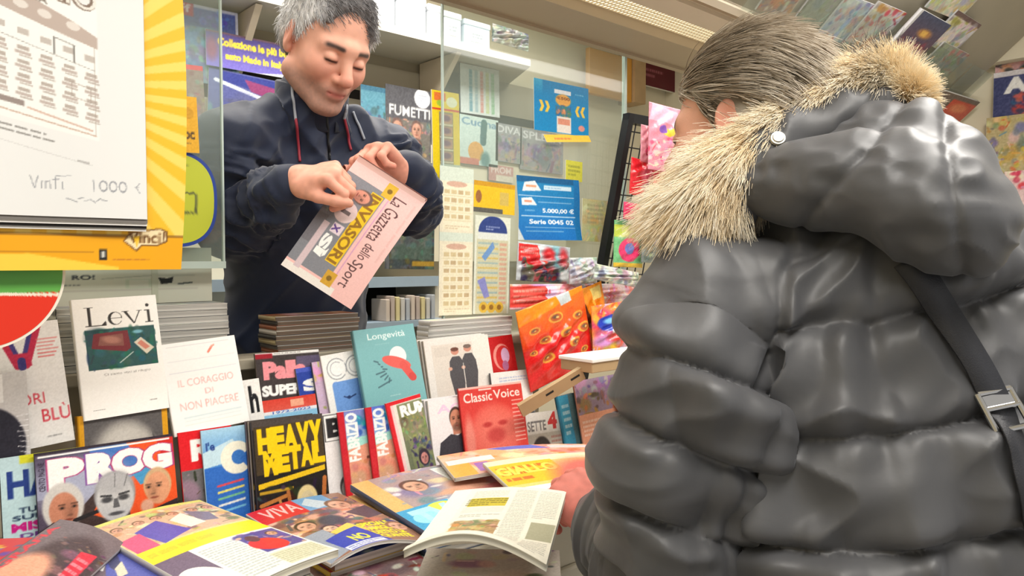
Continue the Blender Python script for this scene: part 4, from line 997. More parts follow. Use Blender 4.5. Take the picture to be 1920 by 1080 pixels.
hang('lottery_ticket', 'yellow ticket strip on the glass above the navy arched one', 'lottery ticket', (889, 338), (966, 347), (887, 397), YG, lambda a: (a.rect(0, 0, 1, 1, rgb(226, 186, 40)), a.rect(0, 0, 1, .16, rgb(200, 150, 40)), a.rect(.62, .3, .84, .72, rgb(200, 176, 90)), a.ell(.12, .5, .07, .2, rgb(150, 100, 60)), a.rect(0, .84, .7, 1, rgb(90, 90, 84))), rgb(226, 186, 40))
def c_win(a):
    B = rgb(24, 124, 186)
    a.grad(0, 0, 1, 1, rgb(30, 130, 180), rgb(30, 116, 196)); a.rect(0, 0, 1, .1, rgb(22, 92, 140)); a.rect(.9, 0, 1, 1, rgb(24, 110, 170))
    a.poly([(.12, .1), (.28, .07), (.38, .22), (.08, .24)], rgb(214, 226, 230)); a.rect(.14, .14, .3, .17, rgb(220, 150, 110)); a.rect(.42, .13, .86, .2, rgb(196, 222, 236)); a.para(.44, .145, .84, .19, 1, rgb(120, 170, 206))
    a.rect(.02, .3, .9, .312, rgb(170, 206, 230)); a.poly([(.06, .35), (.22, .33), (.3, .45), (.06, .46)], rgb(214, 226, 230)); a.rect(.1, .38, .22, .41, rgb(226, 140, 110)); a.rect(.32, .39, .86, .405, rgb(120, 176, 216))
    a.text('5.000,00 €', .38, .49, .9, .575, rgb(232, 240, 246), .03); a.para(.1, .52, .32, .56, 1, rgb(160, 200, 230)); a.rect(.04, .615, .92, .63, rgb(180, 214, 236))
    a.text('Serie 0045 02', .16, .67, .88, .745, rgb(232, 240, 246), .03); a.rect(.1, .79, .9, .8, rgb(120, 176, 216)); a.rect(.12, .85, .7, .865, rgb(110, 170, 214)); a.poly([(0, .8), (.06, .92), (.1, 1), (0, 1)], rgb(206, 214, 214))
hang('lottery_poster', 'large blue printed win notice hanging on the glass above the toy wrapper', 'poster', (967, 326), (1084, 340), (970, 448), YG, c_win, rgb(24, 124, 186), bend=lambda u, v: .01 * np.sin(v * 3 + u * 2) ** 2 * (1 - v) + .012 * (1 - v) * np.abs(u - .5))
def c_money(a):
    a.rect(0, 0, 1, 1, rgb(14, 130, 186)); a.grad(0, 0, .15, .3, rgb(60, 170, 210), rgb(14, 130, 186)); a.rect(.36, .14, .66, .22, rgb(220, 226, 230)); a.ell(.52, .34, .14, .12, rgb(216, 160, 80), 0, .1)
    a.rect(.38, .46, .66, .64, rgb(60, 110, 130)); a.collage(.4, .44, .66, .7, [rgb(206, 150, 96), rgb(60, 130, 110), rgb(40, 90, 150)], 16, .07); a.rect(.4, .66, .66, .98, rgb(216, 210, 200)); a.rect(.42, .7, .64, .82, rgb(206, 140, 116))
    for u, d in ((.12, 1), (.22, 1), (.80, -1), (.90, -1)):
        a.poly([(u - .03 * d, .40), (u + .02 * d, .40), (u + .06 * d, .51), (u + .02 * d, .62), (u - .03 * d, .62), (u + .01 * d, .51)], rgb(226, 190, 70))
    a.para(.74, .16, .96, .2, 1, rgb(170, 210, 230)); a.text('€500', .4, .27, .64, .33, rgb(120, 70, 40), .03); a.ell(.86, .84, .06, .06, rgb(206, 140, 130))
hang('lottery_poster', 'smaller blue poster with yellow double arrows hanging higher on the glass', 'poster', (1002, 149), (1104, 164), (1000, 246), YG, c_money, rgb(14, 130, 186))
hang('lottery_strip', 'curved yellow tail of a ticket hanging under the blue poster with arrows', 'lottery ticket', (1018, 247), (1102, 258), (1020, 262), YG + .001, lambda a: (a.rect(0, 0, 1, 1, rgb(220, 176, 40)), a.para(.2, .3, .8, .8, 1, rgb(180, 80, 40))), rgb(220, 176, 40), bend=lambda u, v: .012 * (1 - v))
def c_frame(a):
    a.rect(0, 0, 1, 1, rgb(246, 214, 24)); a.rect(.1, .02, .5, .1, rgb(236, 120, 50)); a.ell(.72, .1, .2, .05, rgb(246, 246, 220)); a.ell(.3, .12, .12, .03, rgb(170, 200, 60)); a.rect(0, .17, 1, .185, rgb(220, 60, 40))
    a.rect(.26, .2, .76, .70, rgb(150, 140, 110))
    for i in range(4): a.rect(.3, .22 + i * .12, .72, .31 + i * .12, rgb(196, 150, 120)); a.ell(.5, .26 + i * .12, .16, .03, rgb(130, 90, 110), 0, .3); a.rect(.28, .315 + i * .12, .74, .33 + i * .12, rgb(226, 210, 180))
    a.rect(.26, .70, 1, 1, rgb(206, 212, 196)); a.rect(.4, .76, 1, .94, rgb(226, 220, 190))
hang('lottery_holder', 'narrow yellow framed strip of scratch tickets at the left edge of the glass', 'lottery ticket', (809, 168), (860, 176), (812, 364), 1.66, c_frame, rgb(246, 214, 24), t=.004)
# small inserts behind the glass
hang('price_card', 'small lime green card low on the far end of the glass', 'card', (1061, 300), (1092, 304), (1060, 338), YG, lambda a: (a.rect(0, 0, 1, 1, rgb(190, 190, 70)), a.para(.15, .2, .85, .8, 3, rgb(120, 126, 60))), rgb(190, 190, 70))
hang('notice_sheet', 'faded yellowish sheet on the glass left of the black wire rack', 'sheet', (1092, 372), (1140, 377), (1090, 452), YG, lambda a: (a.collage(0, 0, 1, 1, [rgb(190, 186, 120), rgb(176, 190, 140), rgb(200, 196, 150)], 20, .3), a.para(.2, .1, .8, .6, 5, rgb(150, 150, 120))), rgb(186, 186, 140))
# back wall prints
YB = 2.60
def wall_mag(name, label, tl, tr, bl, paint, bg, t=.006, y=YB, group='magazines on the back wall rack', cat='magazine', spine=None):
    w, h, mx = corners_y(tl, tr, bl, y)
    a = A(w, h, bg, 7, .0035); paint(a); a.grain(.04)
    return publication(name, label, cat, a, mx, t, rgb(110, 110, 112), group, None, None, spine)
def c_dk(a):
    a.rect(0, 0, 1, 1, rgb(92, 92, 98)); a.ell(.8, .12, .18, None, rgb(232, 234, 240)); a.para(.7, .07, .9, .17, 3, rgb(170, 180, 200)); a.text('FUMETTI', .08, .26, .98, .40, rgb(226, 226, 226), .02); a.rect(.02, .44, .98, .96, rgb(120, 116, 110)); a.collage(.02, .44, .98, .96, [rgb(196, 150, 150), rgb(206, 160, 120), rgb(130, 130, 116), rgb(110, 104, 104)], 30, .14)
    for i in range(2):
        for j in range(2): a.face(.25 + .42 * i, .56 + .24 * j, .13, rgb(206, 156, 136), rgb(120, 96, 90))
wall_mag('magazine', 'dark collectors magazine with a white round badge on the back wall', (724, 158), (808, 172), (722, 298), c_dk, rgb(92, 92, 98))
def c_pin(a):
    a.rect(0, 0, 1, 1, rgb(196, 214, 210)); a.text('Cucina', .05, .05, .95, .2, rgb(110, 150, 176), .02); a.line(.62, .12, .6, .5, .16, rgb(70, 110, 110)); a.ell(.42, .72, .2, .2, rgb(216, 160, 76), .5); a.rect(0, .86, .5, 1, rgb(200, 120, 100)); a.ell(.66, .86, .12, .16, rgb(96, 140, 140), 0, .3)
wall_mag('magazine', 'pale magazine with a pineapple on the back wall under the striped pencil sheet', (862, 214), (934, 226), (860, 306), c_pin, rgb(196, 214, 210))
def c_pen(a):
    a.rect(0, 0, 1, 1, rgb(214, 222, 222))
    for i in range(16): a.rect(.22 + (i % 5) * .14, .1 + .02 * (i % 3), .30 + (i % 5) * .14, .95, [rgb(90, 150, 170), rgb(150, 180, 190), rgb(216, 140, 130), rgb(196, 206, 150), rgb(140, 190, 150)][i % 5], .6)
    for i in range(24): a.rect(.05, .08 + i * .037, .95, .09 + i * .037, rgb(214, 222, 222), .7)
wall_mag('pencil_sheet', 'pale sheet of coloured vertical rows above the pineapple magazine', (863, 120), (936, 131), (862, 212), c_pen, rgb(214, 222, 222), cat='display card', group='cards on the back wall')
def c_g(tt, seed):
    def f(a):
        a.rect(0, 0, 1, 1, rgb(150, 152, 156)); a.text(tt, .06, .06, .94, .24, rgb(210, 212, 216), .02); a.collage(.05, .28, .95, .95, [rgb(120, 116, 130), rgb(150, 140, 150), rgb(100, 110, 130), rgb(170, 150, 140)], 24, .2)
    return f
wall_mag('magazine', 'grey magazine with a pale title on the back wall right of the pineapple one', (930, 230), (978, 238), (928, 302), c_g('DIVA', 1), rgb(150, 152, 156))
wall_mag('magazine', 'wider grey blue magazine on the back wall under the blue arrow poster', (976, 240), (1056, 253), (974, 318), c_g('SPLEEN', 2), rgb(140, 146, 156))
wall_mag('magazine', 'reddish grey leaflet on the back wall below the grey titled magazine', (916, 308), (962, 314), (915, 338), lambda a: (a.rect(0, 0, 1, 1, rgb(200, 150, 146)), a.text('PROM', .1, .1, .9, .5, rgb(230, 210, 206), .03), a.rect(.3, .6, 1, 1, rgb(226, 216, 200))), rgb(200, 150, 146))
wall_mag('magazine', 'blue edged magazine on the back wall just behind the shopkeeper shoulder', (676, 158), (722, 166), (676, 262), lambda a: (a.rect(0, 0, 1, 1, rgb(96, 150, 170)), a.rect(0, 0, 1, .1, rgb(70, 120, 146)), a.collage(0, .2, 1, 1, [rgb(110, 130, 140), rgb(80, 100, 120)], 10, .3)), rgb(96, 150, 170))
def c_game(a):
    a.rect(0, 0, 1, 1, rgb(64, 70, 66)); a.collage(0, 0, 1, 1, [rgb(70, 110, 96), rgb(110, 110, 100), rgb(60, 60, 64), rgb(96, 80, 70)], 40, .16); a.rect(.06, .1, .94, .8, rgb(96, 124, 112), .5); a.rect(.5, .84, 1, .93, rgb(176, 140, 50))
wall_mag('boxed_set', 'dark green boxed set on the rack shelf right of the newspaper', (728, 408), (812, 410), (724, 506), c_game, rgb(64, 70, 66), t=.03, y=2.47, cat='box', group='boxes on the rack shelf')
wall_mag('magazine', 'dark striped magazine behind the shopkeeper forearm above the rack shelf', (760, 300), (814, 306), (756, 392), lambda a: (a.rect(0, 0, 1, 1, rgb(90, 92, 92)), a.rect(0, .04, 1, .08, rgb(200, 206, 206)), a.collage(0, .1, 1, 1, [rgb(120, 126, 120), rgb(96, 96, 92), rgb(140, 130, 116)], 20, .2)), rgb(90, 92, 92), y=2.56)
# left of the shopkeeper
def c_ff(a):
    a.grad(0, 0, 1, 1, rgb(80, 96, 180), rgb(96, 120, 140)); a.rect(0, 0, 1, .05, rgb(206, 210, 236)); a.rect(.95, 0, 1, 1, rgb(206, 210, 236)); a.rect(.02, 0, .3, .17, rgb(190, 40, 66)); a.text('Ff', .06, .02, .27, .13, rgb(240, 220, 226), .04); a.collage(0, .3, 1, 1, [rgb(110, 150, 160), rgb(84, 116, 130), rgb(120, 110, 130), rgb(130, 160, 150)], 34, .2); a.collage(.4, .08, .9, .25, [rgb(90, 110, 220), rgb(70, 76, 190)], 10, .15)
wall_mag('magazine', 'blue magazine with a red corner badge high on the back wall at the left', (326, 2), (447, 24), (326, 150), c_ff, rgb(90, 110, 170), y=2.58)
def c_coll(a):
    a.grad(0, 0, 1, 1, rgb(76, 64, 130), rgb(120, 110, 196)); a.rect(0, 0, 1, .06, rgb(110, 80, 96)); a.text('Collezione le più belle', .12, .16, .96, .46, rgb(240, 214, 66), .05); a.text('auto Made in Italy', .2, .54, .84, .8, rgb(240, 214, 66), .05); a.poly([(.5, 1), (1, .84), (1, 1)], rgb(226, 226, 236)); a.ell(.06, .5, .06, .3, rgb(130, 70, 100), 0, .4)
hang('partwork_card', 'purple card with two lines of yellow lettering behind the shopkeeper shoulder', 'display card', (384, 50), (556, 92), (388, 118), 2.565, c_coll, rgb(90, 80, 160), t=.004, res=.003)
hang('partwork_card', 'lower half of the purple display card with a white and magenta band', 'display card', (390, 124), (520, 154), (388, 300), 2.572, lambda a: (a.rect(0, 0, 1, 1, rgb(86, 92, 150)), a.poly([(.16, .02), (1, .02), (1, .2), (.2, .12)], rgb(50, 60, 140)), a.poly([(.5, .06), (1, .1), (1, .24), (.6, .18)], rgb(140, 60, 110)), a.line(.1, .12, .9, .26, .05, rgb(220, 226, 240)), a.collage(0, .3, 1, 1, [rgb(90, 100, 140), rgb(120, 126, 150)], 12, .3)), rgb(86, 92, 150), t=.004, res=.003)
wall_mag('magazine', 'brownish magazine with a red head strip between the yellow board and the shopkeeper', (330, 120), (384, 124), (330, 290), lambda a: (a.rect(0, 0, 1, 1, rgb(130, 110, 100)), a.rect(0, 0, 1, .06, rgb(196, 50, 56)), a.collage(0, .06, 1, 1, [rgb(120, 130, 110), rgb(150, 120, 100), rgb(110, 90, 90), rgb(150, 140, 140)], 30, .2)), rgb(130, 110, 100), y=2.575)
hang('price_card', 'small amber card with dark lettering just right of the yellow board', 'card', (332, 180), (371, 182), (332, 286), 1.59, lambda a: (a.rect(0, 0, 1, 1, rgb(222, 170, 46)), a.ell(.5, .3, .3, None, rgb(200, 150, 40)), a.text('oc', .3, .62, .8, .76, rgb(90, 70, 40), .04), a.para(.3, .8, .8, .86, 1, rgb(110, 90, 50))), rgb(222, 170, 46))
w_ = at_y(300, 372, 1.585); 
def c_lime(a):
    a.rect(0, 0, 1, 1, rgb(186, 196, 60)); a.rect(.62, .42, .8, .66, rgb(90, 96, 60)); a.rect(.65, .44, .77, .64, rgb(186, 196, 60)); a.para(.3, .1, .9, .16, 1, rgb(120, 130, 60)); a.para(.3, .86, .8, .9, 1, rgb(120, 130, 60))
def lens_sign(name, label, cpx, cy, rx, rz, y, paint, bg, rim, cat='sign', group=None):
    """thin rounded sign board: printed face cut to an oval, coloured rim"""
    c = at_y(cpx, cy, y)
    root = thing(name, label, cat, c, None, group)
    n = 64
    V = []; Fc = []
    for k in range(n):
        t = 2 * PI * k / n
        e = 2 / 2.6
        V.append((rx * abs(math.cos(t)) ** e * (1 if math.cos(t) >= 0 else -1), -.004, rz * abs(math.sin(t)) ** e * (1 if math.sin(t) >= 0 else -1)))
    V += [(x, .004, z) for x, _, z in V[:n]]
    Fc = [tuple(range(n - 1, -1, -1)), tuple(range(n, 2 * n))] + [(k, (k + 1) % n, n + (k + 1) % n, n + k) for k in range(n)]
    obj('sign_board', V, Fc, mat('sign ' + name + str(int(cpx)), rim, .4, var=.03), root)
    a = A(rx * 1.86, rz * 1.86, bg, 3, .002); paint(a)
    nr, nt = 28, 64
    C0 = a.out().reshape(a.ny, a.nx, 3)
    P = []; CC = []
    for i in range(nr + 1):
        for k in range(nt):
            t = 2 * PI * k / nt; r = i / nr
            x = r * abs(math.cos(t)) ** e * (1 if math.cos(t) >= 0 else -1); z = r * abs(math.sin(t)) ** e * (1 if math.sin(t) >= 0 else -1)
            P.append((x * rx * .93, -.0046, z * rz * .93)); CC.append(C0[min(a.ny - 1, int((z * .5 + .5) * a.ny)), min(a.nx - 1, int((x * .5 + .5) * a.nx))])
    Q = [(i * nt + k, (i + 1) * nt + k, (i + 1) * nt + (k + 1) % nt, i * nt + (k + 1) % nt) for i in range(nr) for k in range(nt)]
    obj('print', P, [q[::-1] for q in Q], GLOSS(), root, False, np.array(CC))
    return root
lens_sign('game_sign', 'rounded lime green sign with a navy rim behind the yellow board', 318, 372, .095, .10, 1.60, c_lime, rgb(186, 196, 60), rgb(40, 66, 150))
# yellow scratch-card board with its stack of white photocopies
YY = 1.235
bA, bB = at_y(-330, 0, YY), at_y(338, 505, YY)
bw, bz0, bz1 = bB[0] - bA[0], bB[2], 2.10
def c_board(a):
    a.rect(0, 0, 1, 1, rgb(244, 190, 46))
    cu, cv = .60, .62
    for k in range(72):
        if k % 2: continue
        t0, t1 = 2 * PI * k / 72, 2 * PI * (k + 1) / 72
        a.poly([(cu, cv), (cu + 1.2 * math.cos(t0), cv + 1.2 * math.sin(t0) * a.w / a.h), (cu + 1.2 * math.cos(t1), cv + 1.2 * math.sin(t1) * a.w / a.h)], rgb(250, 214, 104))
    a.ell(.97, .32, .05, None, rgb(246, 200, 60)); a.rect(0, .926, 1, 1, rgb(238, 168, 22)); a.poly([(0, .975), (.5, .965), (.78, .993), (.78, 1), (0, 1)], rgb(250, 206, 70)); a.rect(0, .924, 1, .927, rgb(90, 60, 30))
    a.rect(.0, .962, .70, .9632, rgb(150, 100, 30)); a.rect(.715, .955, .742, .978, rgb(40, 40, 36)); a.rect(.722, .96, .735, .972, rgb(220, 220, 210)); a.para(.76, .974, .96, .981, 1, rgb(190, 120, 40), .9)
    a.poly([(.795, .937), (.82, .918), (.92, .908), (.945, .915), (.945, .938), (.91, .948), (.86, .947), (.84, .96), (.81, .945)], rgb(110, 70, 30)); a.poly([(.80, .937), (.822, .921), (.92, .911), (.941, .918), (.941, .936), (.908, .945), (.858, .944), (.84, .956), (.814, .943)], rgb(244, 224, 180)); a.text('Vinci!', .812, .916, .938, .942, rgb(110, 70, 30), .02); a.poly([(.83, .928), (.852, .926), (.842, .952)], rgb(240, 190, 40))
bd = thing('lottery_board', 'yellow sunburst scratch card board hanging at the left under the canopy', 'board', (bA[0] + bw / 2, YY, bz0))
a = A(bw, bz1 - bz0, rgb(244, 190, 46), 2, .0022); c_board(a)
V, Fq, C = print_slab(a, .004, rgb(226, 170, 40), rgb(250, 220, 150), lambda u, v: .02 * np.maximum(0, u - .9) * 2 * (v > -1) - .015 * np.maximum(0, .12 - v))
# the right edge bulges gently outward half way up
V[:, 0] += .012 * np.sin(np.clip((V[:, 2] / (bz1 - bz0)) * 1.25, 0, 1) * PI) * np.clip(V[:, 0] / (bw / 2), 0, 1) ** 6
obj('board', V, Fq, GLOSS(), bd, True, C)
obj('clip', *(lambda q: (q.v, q.f))(MB().box(bw * .12, -.012, bz1 - bz0 - .05, bw * .2, -.002, bz1 - bz0 - .005, .002)), M_STEEL, bd)
def c_copy(a):
    G = rgb(160, 146, 136); W_ = rgb(228, 228, 226)
    a.rect(0, 0, 1, 1, W_); a.rect(.0, .3, .70, .75, rgb(236, 236, 232)); a.line(.685, .42, .685, .735, .006, rgb(170, 160, 150)); a.line(0, .72, .685, .735, .008, rgb(190, 160, 140))
    a.text('MILIARDARIO', -.42, .235, .70, .318, rgb(130, 112, 100), .05); a.text('MILIARDARIO', -.42, .24, .70, .313, rgb(226, 222, 214), .0); a.text('MEGA', .22, .318, .42, .342, rgb(130, 120, 110), .03)
    a.poly([(0, .32), (.25, .325), (.55, .365), (.70, .395), (.70, .435), (.4, .415), (0, .385)], rgb(186, 170, 160)); 
    for u in (.02, .14, .27, .40, .56): a.ell(u, .355 + u * .05, .04, .014, rgb(220, 212, 204))
    for i in range(6): a.rect(.0 + i * .125, .435 + i * .006, .06 + i * .125, .455 + i * .006, G, .6)
    a.line(0, .475, .685, .512, .004, rgb(150, 146, 142)); a.rect(.445, .44, .455, .497, rgb(120, 116, 112)); a.rect(.56, .446, .57, .505, rgb(120, 116, 112)); a.line(.445, .44, .57, .448, .005, rgb(120, 116, 112))
    for r in range(4):
        for i in range(6):
            u = -.02 + i * .128; v = .492 + r * .045 + i * .0065
            a.rect(u + .01, v, u + .075, v + .012, G, .75); a.rect(u, v + .016, u + .085, v + .026, rgb(176, 160, 152), .8); a.rect(u + .02, v + .029, u + .09, v + .034, G, .7)
    a.line(.545, .572, .655, .578, .004, G); a.line(.545, .62, .655, .626, .004, G); a.line(.545, .572, .545, .62, .004, G); a.line(.655, .578, .655, .626, .004, G)
    a.rect(.06, .682, .28, .70, rgb(140, 126, 120), .9); a.line(.3, .70, .66, .72, .012, rgb(206, 176, 160)); a.para(.0, .768, .64, .78, 1, rgb(120, 116, 112), .8); a.para(.0, .785, .62, .797, 1, rgb(120, 116, 112), .8); a.line(0, .822, .66, .84, .003, rgb(190, 188, 186)); a.rect(.57, .832, .64, .838, rgb(180, 178, 176))
    H = rgb(150, 152, 158)
    for (x0, y0, x1, y1) in ((.30, .865, .325, .905), (.325, .905, .345, .865), (.365, .88, .362, .905), (.385, .88, .385, .905), (.385, .885, .41, .878), (.41, .878, .415, .905), (.44, .865, .442, .905), (.425, .875, .462, .872), (.48, .88, .482, .905), (.445, .862, .53, .858),
                             (.66, .868, .664, .908), (.95, .87, .925, .885), (.925, .885, .95, .905), (.915, .885, .945, .885)): a.line(x0, y0, x1, y1, .0055, H)
    for u in (.72, .78, .84): a.ell(u, .887, .026, .02, H); a.ell(u, .887, .019, .014, W_)
    for i in range(7): a.line(.5 + i * .035, .935 + .006 * (i % 2), .53 + i * .035, .93 + .008 * ((i + 1) % 3), .006, H)
yc = YY - .014
pA = at_y(-250, 0, yc); pB = at_y(273, 412, yc)
pw, ph = pB[0] - pA[0], .42
stk = thing('photocopy_pad', 'pad of white photocopies of a scratch card with a pencil note, on the yellow board', 'paper pad', (pA[0] + pw / 2, yc, pB[2]))
a = A(pw, ph, rgb(228, 228, 226), 2, .0014)
hh = Art(.215, .42, rgb(228, 228, 226), .0012, 2, 2); c_copy(hh)
Hh, Wh = hh.H, hh.W
yy = np.minimum((np.arange(a.H) / a.H * Hh).astype(int), Hh - 1); xx = ((np.arange(a.W) / a.W) * pw - (pw - .215)) / .215
ok = np.nonzero(xx >= 0)[0]
VV = (np.arange(a.H) / a.H)[:, None]; UU = xx[ok][None, :]
VS = np.where(VV < .85, VV + .052 - .10 * (UU - .35) * (UU < .72), VV)      # the copied card sits askew on the page
VS = np.where((VV < .85) & (VS > .85), .855, VS)
a.a[:, ok] = hh.a[np.clip((VS * Hh).astype(int), 0, Hh - 1), np.clip((UU * Wh).astype(int), 0, Wh - 1)]
bz = lambda u, v: .004 * np.maximum(0, u - .8) + .003 * np.sin(u * 9) * (1 - v)
V, Fq, C = print_slab(a, .001, rgb(236, 236, 234), None, bz); V[:, 1] -= .006
obj('top_sheet', V, Fq, MATTE(), stk, True, C)
for k in range(4):
    q = Art(pw + .002, ph, [rgb(120, 116, 112), rgb(232, 230, 226), rgb(36, 34, 34), rgb(226, 224, 220)][k], .02, 1, k)
    V, Fq, C = print_slab(q, .0022, [rgb(120, 116, 112), rgb(232, 230, 226), rgb(36, 34, 34), rgb(226, 224, 220)][k], None, bz); V[:, 1] -= .003 - k * .0026; V[:, 2] -= .006 + .004 * k
    obj('sheet', V, Fq, MATTE(), stk, True, C)
# round tricolour sign hanging under the board
def c_tri(a):
    a.rect(0, 0, 1, 1, rgb(222, 50, 26)); a.rect(0, 0, 1, .53, rgb(96, 170, 76)); a.line(0, .555, 1, .575, .05, rgb(234, 226, 208))
def round_sign():
    y = 1.262
    c = at_y(-52, 510, y); e = at_y(122, 510, y)
    rad = e[0] - c[0]
    root = thing('round_sign', 'round green and red sign with a white rim hanging under the yellow board', 'sign', c)
    MB_ = MB().disc((0, 0, 0), (0, 1, 0), rad, .006, 64)
    MB_.build('sign_board', mat('sign rim', rgb(236, 230, 214), .4, var=.03), root)
    a = A(2 * rad, 2 * rad, rgb(222, 50, 26), 1, .0009); a.rect(0, .0, 1, .64, rgb(96, 170, 76)); a.line(0, .62, 1, .66, .018, rgb(238, 226, 206)); a.rect(0, .72, 1, 1, rgb(222, 50, 26)); a.poly([(0, .63), (1, .67), (1, 1), (0, 1)], rgb(222, 50, 26)); a.line(0, .62, 1, .66, .02, rgb(238, 226, 206))
    C0 = a.out().reshape(a.ny, a.nx, 3); P = []; CC = []
    for i in range(121):
        for k in range(240):
            t = 2 * PI * k / 240; x = i / 120 * math.cos(t); z = i / 120 * math.sin(t)
            P.append((x * rad * .965, -.0036, z * rad * .965)); CC.append(C0[min(a.ny - 1, int((z * .5 + .5) * a.ny)), min(a.nx - 1, int((x * .5 + .5) * a.nx))])
    Q = [(i * 240 + k, i * 240 + (k + 1) % 240, (i + 1) * 240 + (k + 1) % 240, (i + 1) * 240 + k) for i in range(120) for k in range(240)]
    obj('print', P, [q[::-1] for q in Q], GLOSS(), root, False, np.array(CC))
    MB().bar((0, .004, rad * .6), (0, .004, 2.10 - c[2]), .03, .003, (0, 1, 0)).build('strap', M_WHITE, root)
round_sign()
# pale carton and clutter behind the roman titled paperback
def c_cart(a):
    a.rect(0, 0, 1, 1, rgb(206, 208, 192)); a.text('RO!', .13, .48, .26, .56, rgb(70, 76, 84), .03); a.para(.02, .62, .28, .68, 1, rgb(90, 96, 100)); a.line(.3, .55, .62, .5, .006, rgb(170, 176, 160)); a.rect(.44, .56, .6, .72, rgb(190, 200, 180)); a.rect(.46, .58, .58, .70, rgb(206, 208, 192)); a.poly([(.64, .54), (.7, .56), (.74, .53), (.73, .64), (.66, .66)], rgb(46, 50, 52)); a.rect(.62, .5, .88, .515, rgb(176, 182, 168)); a.line(.77, .66, .86, .64, .01, rgb(80, 90, 90)); a.rect(.05, .74, .9, .75, rgb(180, 176, 166))
w, h, mx = corners_y((90, 458), (397, 455), (90, 572), 1.66)
a = A(w, h, rgb(206, 208, 192), 1, .002); c_cart(a)
ct = thing('carton', 'pale green grey carton with small print behind the roman titled paperback', 'box', mtx=mx)
mm = mx.translation
V, Fq, C = print_slab(a, .05, rgb(196, 196, 182), rgb(200, 202, 186)); V[:, 1] += .025
obj('box', V, Fq, MATTE(), ct, False, C)
obj('tape', *(lambda q: (q.v, q.f))(MB().box(w * .1, -.0012, h * .0, w * .14, -.0002, h)), mat('clear tape', rgb(196, 200, 180), .2), ct)
mx.translation.z = 1.312
ct.matrix_world = mx
# lie on the ledge: wrapped newspaper bundles under the carton
def bundle(label, x0, x1, y0, y1, z0, n, t, cols, name='wrapped_magazine', group='bundle of wrapped magazines on the ledge at the left', cat='magazine', page=rgb(206, 204, 198)):
    rng = random.Random(n)
    for i in range(n):
        a = Art(x1 - x0, y1 - y0, cols[i % len(cols)], .006, 1, i); a.collage(0, 0, 1, 1, cols, 10, .25)
        yw = rng.uniform(-.012, .012)
        publication(name, label % ('lowest' if i == 0 else 'topmost' if i == n - 1 else ['second', 'third', 'fourth', 'fifth', 'sixth', 'seventh', 'eighth'][i - 1] + ' from below'), cat, a, pose(((x0 + x1) / 2 + rng.uniform(-.004, .004), y0, z0 + t * (i + .5)), PI / 2, yw), t - .0008, cols[(i + 1) % len(cols)], group, None, None, cols[(i + 2) % len(cols)], page)
GC = [rgb(120, 122, 120), rgb(170, 172, 168), rgb(90, 92, 92), rgb(206, 208, 202)]
xA = at_y(285, 600, 1.60)[0]; xB = at_y(420, 600, 1.60)[0]
bundle('grey wrapped magazine in the ledge pile under the carton, %s', xA - .17, xB, 1.572, 1.80, 1.1905, 9, .0135, GC)
DK = [rgb(60, 56, 54), rgb(196, 190, 180), rgb(150, 90, 60), rgb(90, 84, 80), rgb(176, 160, 120)]
xA = at_y(518, 620, 1.57)[0]; xB = at_y(672, 620, 1.57)[0]
bundle('dark magazine in the ledge stack in front of the shopkeeper, %s', xA, xB, 1.568, 1.66, 1.1905, 8, .0108, DK, 'stacked_magazine', 'stack in front of the shopkeeper', page=rgb(128, 112, 98))
xA = at_y(800, 610, 1.58)[0]; xB = at_y(955, 610, 1.58)[0]
WC = [rgb(240, 238, 232), rgb(228, 226, 220), rgb(236, 232, 226)]
bundle('white sheet bundle on the ledge under the ticket strips, %s', xA, xB, 1.568, 1.62, 1.1905, 4, .0135, WC, 'paper_bundle', 'white bundles on the ledge', 'paper bundle')
for k in range(10):
    x = at_y(722 + k * 9.5, 575, 2.42)[0]
    tag(MB().box(x, 2.412, zq - .0045, x + .017, 2.52, zq - .005 + .085 + .012 * ((k * 7) % 4) / 3, .002).build('booklet', mat('booklet %d' % (k % 5), [rgb(206, 190, 176), rgb(186, 170, 160), rgb(214, 200, 150), rgb(200, 196, 190), rgb(176, 180, 186)][k % 5], .6)),
        'thin pale booklet in the row on the low shelf behind the newspaper', 'booklet', 'booklets on the low shelf')
